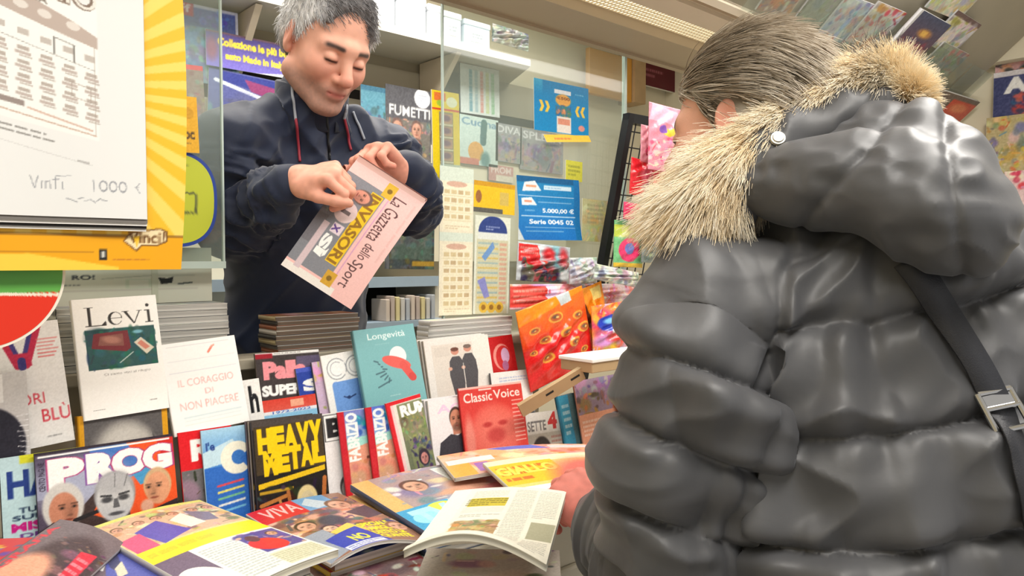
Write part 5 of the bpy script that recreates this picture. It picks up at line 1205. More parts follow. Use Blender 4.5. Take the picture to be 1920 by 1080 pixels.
# ------------------------------------------------------------------ toy bags, wire rack, wooden stand at the right of the counter
def pillow_bag(name, label, tl, tr, bl, y, paint, bg, depth=.03, header=None, group='toy bags hanging at the counter', crumple=.004, seed=5, m=None):
    """heat-sealed bag: puffed front and back, flat crimped ends, optional card header"""
    w, h, mx = corners_y(tl, tr, bl, y)
    a = A(w, h, bg, seed, .002); paint(a); a.grain(.04)
    root = thing(name, label, 'toy bag', mtx=mx, group=group)
    rng = np.random.RandomState(seed)
    ph = rng.uniform(0, 6, 8)
    def puff(sg):
        def f(u, v):
            e = np.clip(np.sin(np.clip(u, 0, 1) * PI), 0, 1) ** .6 * np.clip(np.sin(np.clip(v, 0, 1) * PI), 0, 1) ** .7
            wr = crumple * (np.sin(u * 23 + v * 9 + ph[0]) + np.sin(v * 31 - u * 14 + ph[1]) + np.sin(u * 11 - v * 21 + ph[2]))
            return sg * (e * depth / 2 + wr * e) + .0008 * sg
        return f
    nx, ny = a.nx, a.ny
    X, Z = np.meshgrid(np.linspace(0, 1, nx), np.linspace(0, 1, ny))
    F_, B_ = puff(1)(X, Z), puff(-1)(X, Z)
    P = np.stack([(X - .5) * w, -F_, Z * h], -1).reshape(-1, 3); Q = np.stack([(X - .5) * w, -B_, Z * h], -1).reshape(-1, 3)
    n = nx * ny
    i = np.arange(n).reshape(ny, nx); loop = np.concatenate([i[0, :], i[1:, -1], i[-1, -2::-1], i[-2:0:-1, 0]]); l2 = np.roll(loop, -1)
    Fq = np.concatenate([grid_faces(nx, ny), grid_faces(nx, ny, n, True), np.stack([loop, loop + n, l2 + n, l2], 1)])
    C = np.concatenate([a.out(), np.tile(lin(bg) * .8, (n, 1))])
    obj('bag', np.concatenate([P, Q]), Fq, m or vmat('toy bag film', .22, .6, bscale=30), root, True, C)
    if header is not None:
        hb = A(w * .96, header[0], header[1], seed, .002); header[2](hb)
        V, Fq, C = print_slab(hb, .0016, header[1]); V[:, 2] += h - header[0] * .3; V[:, 1] -= .002
        obj('header_card', V, Fq, GLOSS(), root, False, C)
    return root
def p_orange(a):
    a.grad(0, 0, 1, .5, rgb(236, 120, 24), rgb(232, 70, 30)); a.rect(0, .5, 1, 1, rgb(222, 34, 30)); a.ell(.35, .55, .3, .14, rgb(216, 20, 26), 0, .5)
    a.poly([(0, 0), (1, 0), (1, .06), (.6, .1), (0, .2)], rgb(240, 140, 20)); a.poly([(.58, 0), (.78, 0), (.78, .12), (.62, .14)], rgb(196, 206, 210))
    for (u, v, r) in ((.18, .3, .07), (.5, .24, .10), (.82, .32, .08), (.3, .45, .075), (.6, .46, .10), (.9, .5, .1), (.3, .68, .09), (.7, .62, .09), (.55, .84, .1), (.12, .55, .05), (.85, .78, .07)):
        a.ell(u, v, r, r * .62, rgb(226, 160, 60)); a.ell(u, v, r * .72, r * .42, rgb(190, 90, 40)); a.ell(u - r * .1, v - r * .1, r * .4, r * .22, rgb(110, 80, 60), 0, .3); a.ell(u + r * .1, v, r * .2, r * .12, rgb(236, 190, 110))
pillow_bag('toy_bag', 'orange to red surprise bag with gold discs hanging right of the small red magazine', (958, 578), (1086, 548), (1000, 722), 1.47, p_orange, rgb(226, 70, 30), .03)
def p_or2(a):
    a.grad(0, 0, 1, 1, rgb(240, 150, 30), rgb(232, 96, 30)); a.line(.08, 0, .5, 1, .1, rgb(90, 50, 36)); a.rect(.5, .04, .9, .2, rgb(240, 214, 120)); a.line(.5, .2, .9, .9, .06, rgb(246, 180, 60))
pillow_bag('toy_bag', 'orange bag with a dark diagonal seam beside the gold disc bag', (1072, 546), (1122, 534), (1108, 676), 1.50, p_or2, rgb(236, 120, 30), .02)
def p_blue(a):
    a.collage(0, 0, 1, 1, [rgb(236, 150, 40), rgb(226, 60, 50), rgb(200, 170, 226), rgb(240, 190, 60), rgb(214, 90, 130)], 40, .2); a.ell(.34, .38, .26, .16, rgb(30, 60, 190), 0, .08); a.ell(.3, .34, .1, .06, rgb(130, 200, 250), 0, .3); a.line(.35, .55, .9, .42, .07, rgb(240, 236, 240)); a.ell(.2, .72, .2, .12, rgb(216, 150, 216), 0, .3); a.ell(.6, .7, .3, .1, rgb(226, 50, 40), 0, .3)
pillow_bag('toy_bag', 'multicoloured bag with a shiny blue ball shape beside the dark sleeve', (1108, 574), (1200, 560), (1112, 668), 1.455, p_blue, rgb(236, 150, 60), .025)
def p_pink(a):
    a.rect(0, 0, 1, 1, rgb(240, 214, 216)); a.collage(0, 0, 1, 1, [rgb(236, 160, 150), rgb(244, 232, 236), rgb(226, 100, 90), rgb(230, 190, 220), rgb(216, 150, 190)], 50, .08); a.rect(0, .1, .25, .9, rgb(230, 80, 70)); a.para(.02, .2, .23, .8, 3, rgb(246, 190, 170))
pillow_bag('toy_bag', 'wide pink flowered bag behind the orange bags', (956, 530), (1190, 534), (956, 578), 1.535, p_pink, rgb(240, 214, 216), .02)
def p_red(a):
    a.rect(0, 0, 1, 1, rgb(190, 196, 200)); a.rect(.02, .05, .36, .5, rgb(214, 40, 40)); a.para(.04, .1, .34, .45, 3, rgb(240, 170, 160)); a.collage(.1, .45, .95, 1, [rgb(60, 70, 84), rgb(196, 40, 50), rgb(90, 96, 60), rgb(40, 44, 56), rgb(190, 60, 60)], 34, .16); a.ell(.72, .3, .2, .3, rgb(120, 180, 190), 0, .4); a.ell(.84, .3, .1, .24, rgb(196, 60, 70), 0, .4); a.ell(.55, .25, .12, .16, rgb(206, 40, 48), 0, .3); a.ell(.9, .8, .14, .14, rgb(226, 230, 232), 0, .3)
pillow_bag('toy_bag', 'crumpled red and blue toy wrapper on the glass under the large blue notice', (972, 455), (1070, 462), (966, 528), 1.596, p_red, rgb(190, 190, 196), .03, crumple=.004)
M_FILM = vmat('clear crinkled film', .12, .8)
def p_film(a): a.collage(0, 0, 1, 1, [rgb(200, 204, 200), rgb(150, 156, 160), rgb(226, 228, 224), rgb(120, 124, 130)], 30, .2)
pillow_bag('plastic_bag', 'crumpled grey plastic bag lying above the pink flowered bag', (1068, 486), (1120, 480), (1066, 536), 1.515, p_film, rgb(190, 194, 192), .03, crumple=.004, group='plastic wrappings')
pillow_bag('plastic_bag', 'white plastic wrapping at the foot of the black wire rack', (1118, 512), (1200, 496), (1110, 540), 1.46, p_film, rgb(216, 216, 210), .03, crumple=.004, seed=9, group='plastic wrappings')
# black wire rack, leaning a little, standing on the riser
rk = thing('wire_rack', 'black metal wire rack of small toys at the right end of the glass', 'rack', at_d(1085, 790, 2.39))
RT = at_d(1085, 790, 2.39)
def rpt(px, py, d): return at_d(px, py, d) - RT
e0, e1 = rpt(1126, 516, 2.38), rpt(1178, 222, 2.38)
dr = (e1 - e0) / np.linalg.norm(e1 - e0)
zlow = .932 - RT[2]
foot = e0 - dr * ((e0[2] - zlow) / dr[2])
rv = np.array([.96, -.10, -.02]); rv /= np.linalg.norm(rv)
MB().bar(foot, e1 + dr * .012, .030, .022, rv).build('upright', M_BLACK, rk)
MB().bar(foot + rv * .34, e1 + rv * .34, .022, .022, rv).build('upright', M_BLACK, rk)
MB().bar(e1 - rv * .012, e1 + rv * .345, .026, .03).build('top_bar', M_BLACK, rk)
g = MB()
for k in range(1, 9): g.tube([foot + dr * .3 + rv * .038 * k, e1 + rv * .038 * k], .0022, 6)
for k in range(13): g.tube([e1 - dr * (.04 + k * .052) + rv * .0, e1 - dr * (.04 + k * .052) + rv * .34], .0022, 6)
g.build('wire_grid', M_BLACK, rk)
def peg_item(name, label, tl, tr, bl, d, paint, bg, depth=.02, seed=4):
    y = at_d((tl[0] + tr[0]) / 2, tl[1], d)[1]
    pillow_bag(name, label, tl, tr, bl, y, paint, bg, depth, group='small toys on the wire rack', crumple=.002, seed=seed)
def p_t1(a):
    a.rect(0, 0, 1, 1, rgb(236, 150, 170)); a.poly([(.1, 0), (.9, .08), (1, .3), (0, .26)], rgb(244, 190, 214)); a.ell(.5, .42, .16, .06, rgb(240, 200, 60)); a.ell(.36, .38, .12, .06, rgb(140, 90, 190)); a.ell(.7, .4, .14, .06, rgb(244, 214, 80)); a.collage(0, .5, 1, 1, [rgb(244, 214, 210), rgb(226, 70, 110), rgb(240, 170, 190), rgb(236, 224, 216)], 30, .16)
peg_item('toy_pack', 'tall pink toy pack with yellow and violet flowers at the top of the wire rack', (1218, 192), (1276, 205), (1214, 318), 2.27, p_t1, rgb(236, 150, 170), .03)
peg_item('toy_pack', 'narrow pale pink pack left of the flowered pack on the wire rack', (1203, 234), (1228, 238), (1200, 304), 2.30, lambda a: (a.rect(0, 0, 1, 1, rgb(240, 170, 186)), a.ell(.5, .7, .3, .12, rgb(200, 70, 110)), a.ell(.5, .7, .18, .07, rgb(250, 210, 216))), rgb(240, 170, 186))
peg_item('toy_pack', 'red blister pack with a pink toy in the middle of the wire rack', (1186, 298), (1232, 305), (1178, 366), 2.30, lambda a: (a.rect(0, 0, 1, 1, rgb(220, 34, 44)), a.ell(.6, .4, .3, .24, rgb(240, 110, 130), 0, .2), a.ell(.62, .74, .24, .14, rgb(170, 110, 120), 0, .3)), rgb(220, 34, 44), .03)
peg_item('toy_pack', 'coral pack peeping from behind the fur collar on the wire rack', (1228, 302), (1276, 312), (1222, 372), 2.335, lambda a: a.collage(0, 0, 1, 1, [rgb(226, 90, 90), rgb(240, 160, 160), rgb(206, 60, 70)], 14, .3), rgb(226, 100, 100))
peg_item('toy_pack', 'deep pink pack below the red blister pack on the wire rack', (1170, 380), (1240, 388), (1168, 412), 2.30, lambda a: a.grad(0, 0, 1, 1, rgb(226, 70, 110), rgb(206, 50, 90)), rgb(220, 60, 100))
def p_t5(a): a.rect(0, 0, 1, 1, rgb(120, 190, 130)); a.rect(0, .1, 1, .36, rgb(190, 206, 80)); a.ell(.45, .62, .34, .26, rgb(226, 60, 110)); a.ell(.42, .6, .15, .12, rgb(110, 120, 190)); a.rect(0, .9, 1, 1, rgb(230, 190, 60)); a.rect(.8, 0, 1, .6, rgb(80, 180, 170))
peg_item('toy_pack', 'green and yellow pack with a pink ring low on the wire rack', (1152, 412), (1206, 418), (1150, 500), 2.30, p_t5, rgb(120, 190, 130), .03)
peg_item('toy_pack', 'grey green pack half hidden by the fur low on the wire rack', (1204, 420), (1240, 424), (1202, 492), 2.335, lambda a: a.collage(0, 0, 1, 1, [rgb(120, 130, 126), rgb(150, 160, 150), rgb(90, 110, 100)], 14, .3), rgb(120, 130, 126))
# pale wooden stand with a white lid
c = at_d(1062, 672, 1.90); zt = c[2]
wd = thing('wooden_stand', 'pale wooden display stand with a white lid and a sloping slatted rail', 'stand', (c[0], c[1], .886))
def wpart(name, mb, m):
    o = mb.build(name, m, wd); o.matrix_parent_inverse = Matrix.Translation((-c[0], -c[1], -.886)); return o
wpart('lid', MB().box(c[0], c[1] - .09, zt - .004, c[0] + .34, c[1] + .03, zt + .006, .002), M_WHITE)
wpart('tray', MB().box(c[0] + .004, c[1] - .085, zt - .03, c[0] + .336, c[1] + .025, zt - .004, .002), M_WOOD)
r0, r1 = at_d(975, 770, 1.84), at_d(1092, 698, 1.88)
wpart('sloping_rail', MB().bar(r0, r1, .012, .036, (0, -.3, 1)), M_WOOD)
wpart('rail_slot', MB().bar(r0 * .62 + r1 * .38 + np.array([0, -.0068, .002]), r0 * .5 + r1 * .5 + np.array([0, -.0068, .002]), .0015, .006, (0, -.3, 1)), M_DARK)
wpart('rail_slot', MB().bar(r0 * .22 + r1 * .78 + np.array([0, -.0068, .002]), r0 * .08 + r1 * .92 + np.array([0, -.0068, .002]), .0015, .006, (0, -.3, 1)), M_DARK)
for x in (c[0] + .30,): wpart('leg', MB().box(x, c[1] - .06, .906, x + .02, c[1] - .04, zt - .03), M_WOOD)
wpart('foot_block', MB().box(c[0] + .26, c[1] - .08, .886, c[0] + .34, c[1] + .0, .906, .002), M_WOOD)
# ------------------------------------------------------------------ overhead rack above the canopy, tilted towards the customers
OV = (1.160, 2.128, R(-48))
ov = thing('overhead_rack', 'tilted overhead magazine rack with clear holders above the canopy', 'rack', (2.8, 1.2, 2.2))
def opart(name, mb, m):
    o = mb.build(name, m, ov); o.matrix_parent_inverse = Matrix.Translation((-2.8, -1.2, -2.2)); return o
def ovp(x, s, off=0.0):
    a_ = R(-48)
    return np.array([x, 1.160 + s * math.sin(a_) - off * math.cos(a_), 2.128 + s * math.cos(a_) + off * math.sin(a_)])
def ov_box(x0, x1, s0, s1, o0, o1):
    V = [ovp(x, s, o) for o in (o0, o1) for (x, s) in ((x0, s0), (x1, s0), (x1, s1), (x0, s1))]
    return MB().add(V, [(0, 3, 2, 1), (4, 5, 6, 7), (0, 1, 5, 4), (1, 2, 6, 5), (2, 3, 7, 6), (3, 0, 4, 7)])
opart('back_board', ov_box(1.6, 3.79, 0, .72, -.026, -.018), M_GREYP)
opart('bottom_rail', ov_box(1.6, 3.79, -.02, .0, -.026, .02), M_BEIGE)
for k in range(7): opart('clear_holder', ov_box(1.9 + k * .27, 1.9 + k * .27 + .245, .004, .16, .021, .024), M_GLASS2)
def over(name, label, tl, tr, bl, paint, bg, off=0.0, t=.006, cat='magazine', spine=None, low=True):
    n = (0, math.cos(R(-48)), -math.sin(R(-48)))
    pl = (OV[0] - off * math.cos(R(-48)), OV[1] + off * math.sin(R(-48)), OV[2])
    w, h, _ = stand(tl, tr, pl, .2)
    A_, B_ = at_plane(*tl, (0, pl[0], pl[1]), n), at_plane(*bl, (0, pl[0], pl[1]), n)
    hmax = float(np.linalg.norm(A_ - np.array([A_[0], pl[0], pl[1]]))) - .012 if low else 9
    w, h, mx = stand(tl, tr, pl, min(hmax, float(np.linalg.norm(A_ - B_))))
    a = A(w, h, bg, 3, .004); paint(a); a.grain(.05)
    return publication(name, label, cat, a, mx, t, rgb(200, 200, 200), 'magazines in the overhead rack', None, None, spine)
def cg(pal, n=30, s=.2, title=None, tc=WHT):
    def f(a):
        a.collage(0, 0, 1, 1, pal, n, s)
        if title: a.text(title, .08, .05, .92, .2, tc, .04)
    return f
over('magazine', 'dark magazine with a yellow foot strip leftmost in the overhead rack', (1352, -60), (1440, -44), (1288, 22), lambda a: (a.collage(0, 0, 1, .9, [rgb(90, 90, 96), rgb(140, 120, 100), rgb(190, 150, 110), rgb(60, 60, 66)], 40, .18), a.rect(0, .86, .7, 1, rgb(226, 206, 40))), rgb(110, 100, 96), .004)
over('magazine', 'orange and grey magazine second from the left in the overhead rack', (1462, -50), (1524, -36), (1424, 22), cg([rgb(200, 120, 70), rgb(120, 120, 126), rgb(216, 196, 180), rgb(150, 70, 60)]), rgb(170, 130, 110), .006)
over('magazine', 'grey green sheet between the orange magazine and the pale blue one overhead', (1560, -60), (1618, -40), (1508, 36), cg([rgb(140, 144, 130), rgb(160, 164, 150)], 12), rgb(146, 150, 136), -.004)
over('magazine', 'pale blue and white magazine in the overhead rack behind the swept hair', (1590, -10), (1650, 12), (1548, 66), cg([rgb(176, 196, 210), rgb(230, 232, 236), rgb(206, 150, 140), rgb(120, 140, 170)], 40), rgb(190, 200, 210), .004)
over('magazine', 'white and amber magazine right of the pale blue one in the overhead rack', (1648, 2), (1700, 24), (1602, 76), cg([rgb(230, 226, 220), rgb(206, 150, 90), rgb(170, 180, 180), rgb(190, 60, 70)], 40), rgb(210, 200, 190), .0125)
def p_blu(a): a.grad(0, 0, 1, 1, rgb(56, 70, 110), rgb(120, 66, 84)); a.ell(.55, .4, .2, .1, rgb(200, 140, 80), 0, .3); a.text('1', .45, .34, .62, .46, rgb(240, 190, 90), .05); a.collage(.1, .55, .9, .95, [rgb(160, 70, 80), rgb(84, 70, 110)], 14, .16); a.rect(.0, 0, .06, 1, rgb(226, 226, 230))
over('magazine', 'dark blue magazine with an orange centre leaning out of the overhead rack', (1728, 16), (1782, 46), (1652, 86), p_blu, rgb(60, 70, 110), .045, .012, spine=rgb(230, 230, 234))
over('magazine', 'white magazine with small figures at the right end of the overhead rack', (1796, 18), (1840, 46), (1742, 82), lambda a: (a.rect(0, 0, 1, .14, rgb(110, 84, 84)), a.collage(0, .14, 1, 1, [rgb(230, 226, 220), rgb(180, 170, 90), rgb(150, 150, 156), rgb(216, 206, 200)], 30, .2)), rgb(220, 216, 210), .0085)
over('magazine', 'pale cream magazine above the white one with small figures overhead', (1790, -50), (1850, -20), (1738, 14), cg([rgb(226, 220, 196), rgb(206, 196, 120), rgb(190, 196, 190)], 30), rgb(216, 210, 190), .001)
over('magazine', 'greenish magazine in a clear holder at the low end of the overhead rack', (1770, 78), (1818, 102), (1722, 140), cg([rgb(150, 160, 150), rgb(170, 176, 160), rgb(130, 140, 130), rgb(176, 130, 110)], 30, .2), rgb(150, 160, 150), .0170)
over('magazine', 'red and dark magazine sticking out below the overhead rack above the hood', (1756, 164), (1836, 190), (1724, 204), lambda a: (a.rect(0, 0, 1, 1, rgb(110, 96, 92)), a.rect(.45, .2, 1, 1, rgb(206, 70, 50)), a.rect(.08, .3, .4, .6, rgb(150, 140, 134)), a.ell(.7, .5, .18, .2, rgb(226, 130, 90), 0, .3)), rgb(130, 100, 90), .045, .014, low=False)
# magazines on the right-hand wall
wr = thing('wall_rack', 'narrow cream rack of magazines on the right hand wall', 'rack', (3.88, .55, 1.2))
MB().box(-.006, -.35, .0, .018, .28, 1.5).build('back_panel', M_CREAM, wr)
for z in (.42, .62, .84, 1.06, 1.22): MB().box(-.05, -.35, z - .28, -.044, .28, z - .26).build('rail', M_GLASS2, wr)
def onwall(label, tl, w, h, off, paint, bg):
    p = at_x(*tl, 3.872 - off)
    a = A(w, h, bg, 6, .004); paint(a); a.grain(.05)
    publication('magazine', label, 'magazine', a, pose((p[0], p[1] - w / 2, p[2] - h), 0, -PI / 2), .006, rgb(190, 190, 190), 'magazines on the right hand wall')
onwall('pinkish magazine topmost on the right hand wall rack', (1868, 66), .22, .22, .004, lambda a: (a.rect(0, 0, 1, 1, rgb(206, 160, 160)), a.rect(0, 0, 1, .1, rgb(196, 90, 90)), a.text('TOPI', .2, .16, .9, .4, rgb(226, 196, 200), .04), a.collage(0, .45, 1, 1, [rgb(206, 140, 110), rgb(70, 100, 130), rgb(50, 60, 70)], 20, .2)), rgb(206, 160, 160))
onwall('navy and red magazine with white capitals, second down on the right hand wall', (1864, 138), .22, .24, .016, lambda a: (a.rect(0, 0, 1, .1, rgb(220, 216, 220)), a.rect(0, .1, 1, 1, rgb(70, 76, 120)), a.text('AS', .18, .12, .8, .42, WHT, .06), a.collage(.3, .45, 1, 1, [rgb(200, 50, 50), rgb(206, 110, 80), rgb(60, 70, 110)], 20, .2)), rgb(70, 76, 120))
onwall('yellowish many coloured magazine, third down on the right hand wall', (1850, 222), .24, .26, .028, cg([rgb(206, 170, 90), rgb(200, 100, 60), rgb(120, 130, 160), rgb(216, 206, 170), rgb(130, 150, 110)], 50, .14), rgb(190, 176, 130))
onwall('pale pink magazine lowest in view on the right hand wall beside the hood', (1884, 322), .22, .26, .040, cg([rgb(236, 200, 200), rgb(206, 60, 80), rgb(240, 230, 226)], 30, .2), rgb(230, 200, 200))
# white boxes along the top shelf
def shelf_box(i, x0, x1, hh, colr, lab, fr):
    X0, X1 = at_y(x0, 40, 2.49)[0], at_y(x1, 40, 2.49)[0]
    root = thing('storage_box', lab, 'box', ((X0 + X1) / 2, 2.58, zs), group='boxes on the top shelf')
    w = X1 - X0 - .006
    MB().box(-w / 2, -.09, .001, w / 2, .12, hh * .8, .004).build('box', mat('box card %d' % i, colr, .6, var=.03), root)
    MB().box(-w / 2 - .002, -.092, hh * .8, w / 2 + .002, .122, hh, .003).build('lid', mat('box lid %d' % i, tuple(min(1, q * 1.03) for q in colr), .6, var=.03), root)
    a = A(w * .5, hh * .35, rgb(226, 228, 232), i, .004); a.para(.1, .15, .9, .9, 3, rgb(120, 130, 150))
    V, Fq, C = print_slab(a, .001, rgb(226, 226, 226)); V[:, 1] -= .0912; V[:, 2] += hh * .25
    obj('paper_label', V, Fq, MATTE(), root, False, C)
for i, (x0, x1, hh, cc, lab) in enumerate(((690, 742, .16, rgb(236, 240, 244), 'white box on the top shelf just right of the shopkeeper head'), (744, 800, .15, rgb(232, 236, 240), 'second white box from the shopkeeper on the top shelf'), (802, 828, .14, rgb(226, 230, 234), 'narrow white box at the glass edge on the top shelf'), (832, 866, .13, rgb(230, 236, 240), 'white box just behind the glass edge on the top shelf'), (870, 920, .12, rgb(222, 234, 246), 'bluish white box second from the right on the top shelf'))): shelf_box(i, x0, x1, hh, cc, lab, 0)
X0, X1 = at_y(926, 60, 2.52)[0], at_y(990, 80, 2.52)[0]
pillow_bag('plastic_bag', 'grey plastic wrapped bundle at the right end of the top shelf', (924, 46), (992, 62), (922, 80), 2.52, p_film, rgb(170, 172, 170), .06, crumple=.01, seed=3, group='plastic wrappings')
# ------------------------------------------------------------------ smooth solids for people: distance fields turned into one surface
def nrm(v):
    v = np.asarray(v, float); return v / (np.linalg.norm(v) + 1e-12)
class Frame:
    def __init__(s, o, X, Y, Z, k=1.0):
        s.o = np.asarray(o, float); s.R = np.stack([nrm(X), nrm(Y), nrm(Z)], 1); s.k = k
    def w(s, *p): return s.o + s.R @ (np.array(p, float) * s.k)
    def loc(s, P): return ((P - s.o) @ s.R) / s.k
def d_ell(c, r, R_=None):
    c = np.array(c, float); r = np.array(r, float)
    def f(P):
        q = P - c
        if R_ is not None: q = q @ R_
        k0 = np.sqrt(((q / r) ** 2).sum(-1)); k1 = np.sqrt(((q / r ** 2) ** 2).sum(-1)) + 1e-9
        return k0 * (k0 - 1) / k1
    return f
def d_cap(a, b, ra, rb):
    a = np.array(a, float); b = np.array(b, float); ab = b - a; L2 = ab @ ab + 1e-12
    def f(P):
        q = P - a
        t = np.clip((q @ ab) / L2, 0, 1)
        return np.sqrt(((q - t[..., None] * ab) ** 2).sum(-1)) - (ra + (rb - ra) * t)
    return f
class Solid:
    def __init__(s): s.ops = []
    def add(s, f, k=0.01): s.ops.append((f, k, 1)); return s
    def sub(s, f, k=0.01): s.ops.append((f, k, -1)); return s
    def __call__(s, P):
        d = None
        for f, k, sg in s.ops:
            e = f(P)
            if d is None: d = e; continue
            if sg > 0:
                h = np.maximum(k - np.abs(d - e), 0) / k
                d = np.minimum(d, e) - h * h * k * .25
            else:
                e = -e
                h = np.maximum(k - np.abs(d - e), 0) / k
                d = np.maximum(d, e) + h * h * k * .25
        return d
def surface(f, lo, hi, h):
    """sparse sampling and surface nets: returns V, quads"""
    lo = np.array(lo, float); hi = np.array(hi, float)
    B = 4
    M = np.maximum(1, np.ceil((hi - lo) / (h * B)).astype(int))
    ax = [lo[i] + (np.arange(M[i]) + .5) * h * B for i in range(3)]
    G = np.stack(np.meshgrid(*ax, indexing='ij'), -1)
    C = f(G.reshape(-1, 3)).reshape(M)
    N = M * B + 1
    F_ = np.empty(N, np.float32)
    up = np.repeat(np.repeat(np.repeat(C, B, 0), B, 1), B, 2)
    F_[:-1, :-1, :-1] = up
    F_[-1] = F_[-2]; F_[:, -1] = F_[:, -2]; F_[:, :, -1] = F_[:, :, -2]
    act = np.abs(C) < h * B * 2.0
    need = np.zeros(N, bool)
    ii = np.argwhere(act)
    o = np.stack(np.meshgrid(*[np.arange(B + 1)] * 3, indexing='ij'), -1).reshape(-1, 3)
    idx = (ii[:, None, :] * B + o[None]).reshape(-1, 3)
    need[idx[:, 0], idx[:, 1], idx[:, 2]] = True
    q = np.argwhere(need)
    val = np.empty(len(q), np.float32)
    for s in range(0, len(q), 400000): val[s:s + 400000] = f(lo + q[s:s + 400000] * h)
    F_[q[:, 0], q[:, 1], q[:, 2]] = val
    S = F_ < 0
    c = [S[i:N[0] - 1 + i, j:N[1] - 1 + j, k:N[2] - 1 + k] for i in (0, 1) for j in (0, 1) for k in (0, 1)]
    anyv = np.logical_or.reduce(c); allv = np.logical_and.reduce(c)
    cells = np.argwhere(anyv & ~allv)
    idm = np.full(N - 1, -1, np.int64); idm[cells[:, 0], cells[:, 1], cells[:, 2]] = np.arange(len(cells))
    acc = np.zeros((len(cells), 3)); cnt = np.zeros(len(cells))
    cor = [(i, j, k) for i in (0, 1) for j in (0, 1) for k in (0, 1)]
    for a in range(8):
        for b in range(a + 1, 8):
            da = np.array(cor[b]) - np.array(cor[a])
            if np.abs(da).sum() != 1: continue
            va = F_[cells[:, 0] + cor[a][0], cells[:, 1] + cor[a][1], cells[:, 2] + cor[a][2]]
            vb = F_[cells[:, 0] + cor[b][0], cells[:, 1] + cor[b][1], cells[:, 2] + cor[b][2]]
            m = (va < 0) != (vb < 0)
            t = np.where(m, va / np.where(m, va - vb, 1), 0)
            acc[m] += (np.array(cor[a]) + t[:, None] * da)[m]; cnt[m] += 1
    V = lo + (cells + acc / cnt[:, None]) * h
    quads = []
    for axis in range(3):
        sl0 = [slice(None)] * 3; sl1 = [slice(None)] * 3
        sl0[axis] = slice(0, -1); sl1[axis] = slice(1, None)
        s0, s1 = S[tuple(sl0)], S[tuple(sl1)]
        e = np.argwhere(s0 != s1)
        u, v = [(1, 2), (2, 0), (0, 1)][axis]
        ok = (e[:, u] > 0) & (e[:, v] > 0) & (e[:, u] < N[u] - 1) & (e[:, v] < N[v] - 1)
        e = e[ok]
        ins = s0[e[:, 0], e[:, 1], e[:, 2]]
        def cell(du, dv):
            k = e.copy(); k[:, u] -= du; k[:, v] -= dv
            return idm[k[:, 0], k[:, 1], k[:, 2]]
        Q = np.stack([cell(1, 1), cell(0, 1), cell(0, 0), cell(1, 0)], 1)
        Q[~ins] = Q[~ins][:, ::-1]
        quads.append(Q)
    Q = np.concatenate(quads); Q = Q[(Q >= 0).all(1)]
    return V, Q
def vnormals(V, Q):
    n = np.zeros_like(V)
    a, b, c, d = (V[Q[:, i]] for i in range(4))
    fn = np.cross(c - a, d - b)
    for i in range(4): np.add.at(n, Q[:, i], fn)
    return n / (np.linalg.norm(n, axis=1, keepdims=True) + 1e-12)
def relax(V, Q, it=1, w=.5):
    for _ in range(it):
        s = np.zeros_like(V); k = np.zeros(len(V))
        for i in range(4):
            j = (i + 1) % 4
            np.add.at(s, Q[:, i], V[Q[:, j]]); np.add.at(s, Q[:, j], V[Q[:, i]]); np.add.at(k, Q[:, i], 1); np.add.at(k, Q[:, j], 1)
        V = V * (1 - w) + w * s / np.maximum(k, 1)[:, None]
    return V
_NG = np.random.RandomState(11).uniform(0, 1, (64, 64, 64)).astype(np.float32)
def vnoise(x, y, z=None):
    if z is None: z = np.zeros_like(x)
    x, y, z = np.broadcast_arrays(x, y, z)
    xi, yi, zi = np.floor(x).astype(int), np.floor(y).astype(int), np.floor(z).astype(int)
    fx, fy, fz = x - xi, y - yi, z - zi
    fx, fy, fz = (t * t * (3 - 2 * t) for t in (fx, fy, fz))
    r = 0
    for i in (0, 1):
        for j in (0, 1):
            for k in (0, 1):
                r = r + _NG[(xi + i) % 64, (yi + j) % 64, (zi + k) % 64] * (fx if i else 1 - fx) * (fy if j else 1 - fy) * (fz if k else 1 - fz)
    return r
def ridge(n): return 1 - np.abs(2 * n - 1)
def strands(paths, r0, r1, cols):
    """paths (n, m, 3), tapering three-sided hairs: V, F, colours"""
    n, m, _ = paths.shape
    t = np.gradient(paths, axis=1); t /= np.linalg.norm(t, axis=-1, keepdims=True) + 1e-9
    ref = np.array([.37, .53, .76])
    a = np.cross(t, ref); a /= np.linalg.norm(a, axis=-1, keepdims=True) + 1e-9
    b = np.cross(t, a)
    r0 = np.broadcast_to(np.asarray(r0, float), (n,))
    r1 = np.broadcast_to(np.asarray(r1, float), (n,))
    rr = r0[:, None] + (r1 - r0)[:, None] * np.linspace(0, 1, m)[None]
    V = np.stack([paths + (a * math.cos(q) + b * math.sin(q)) * rr[..., None] for q in (0, 2 * PI / 3, 4 * PI / 3)], 2)   # n m 3 3
    idx = np.arange(n * m * 3).reshape(n, m, 3)
    Fq = [np.stack([idx[:, :-1, k], idx[:, :-1, (k + 1) % 3], idx[:, 1:, (k + 1) % 3], idx[:, 1:, k]], -1).reshape(-1, 4) for k in range(3)]
    C = np.repeat(cols, 3, axis=1).reshape(-1, 3) if cols.shape[1] == m else np.repeat(np.repeat(cols[:, :1], m, 1), 3, 1).reshape(-1, 3)
    return V.reshape(-1, 3), np.concatenate(Fq), C
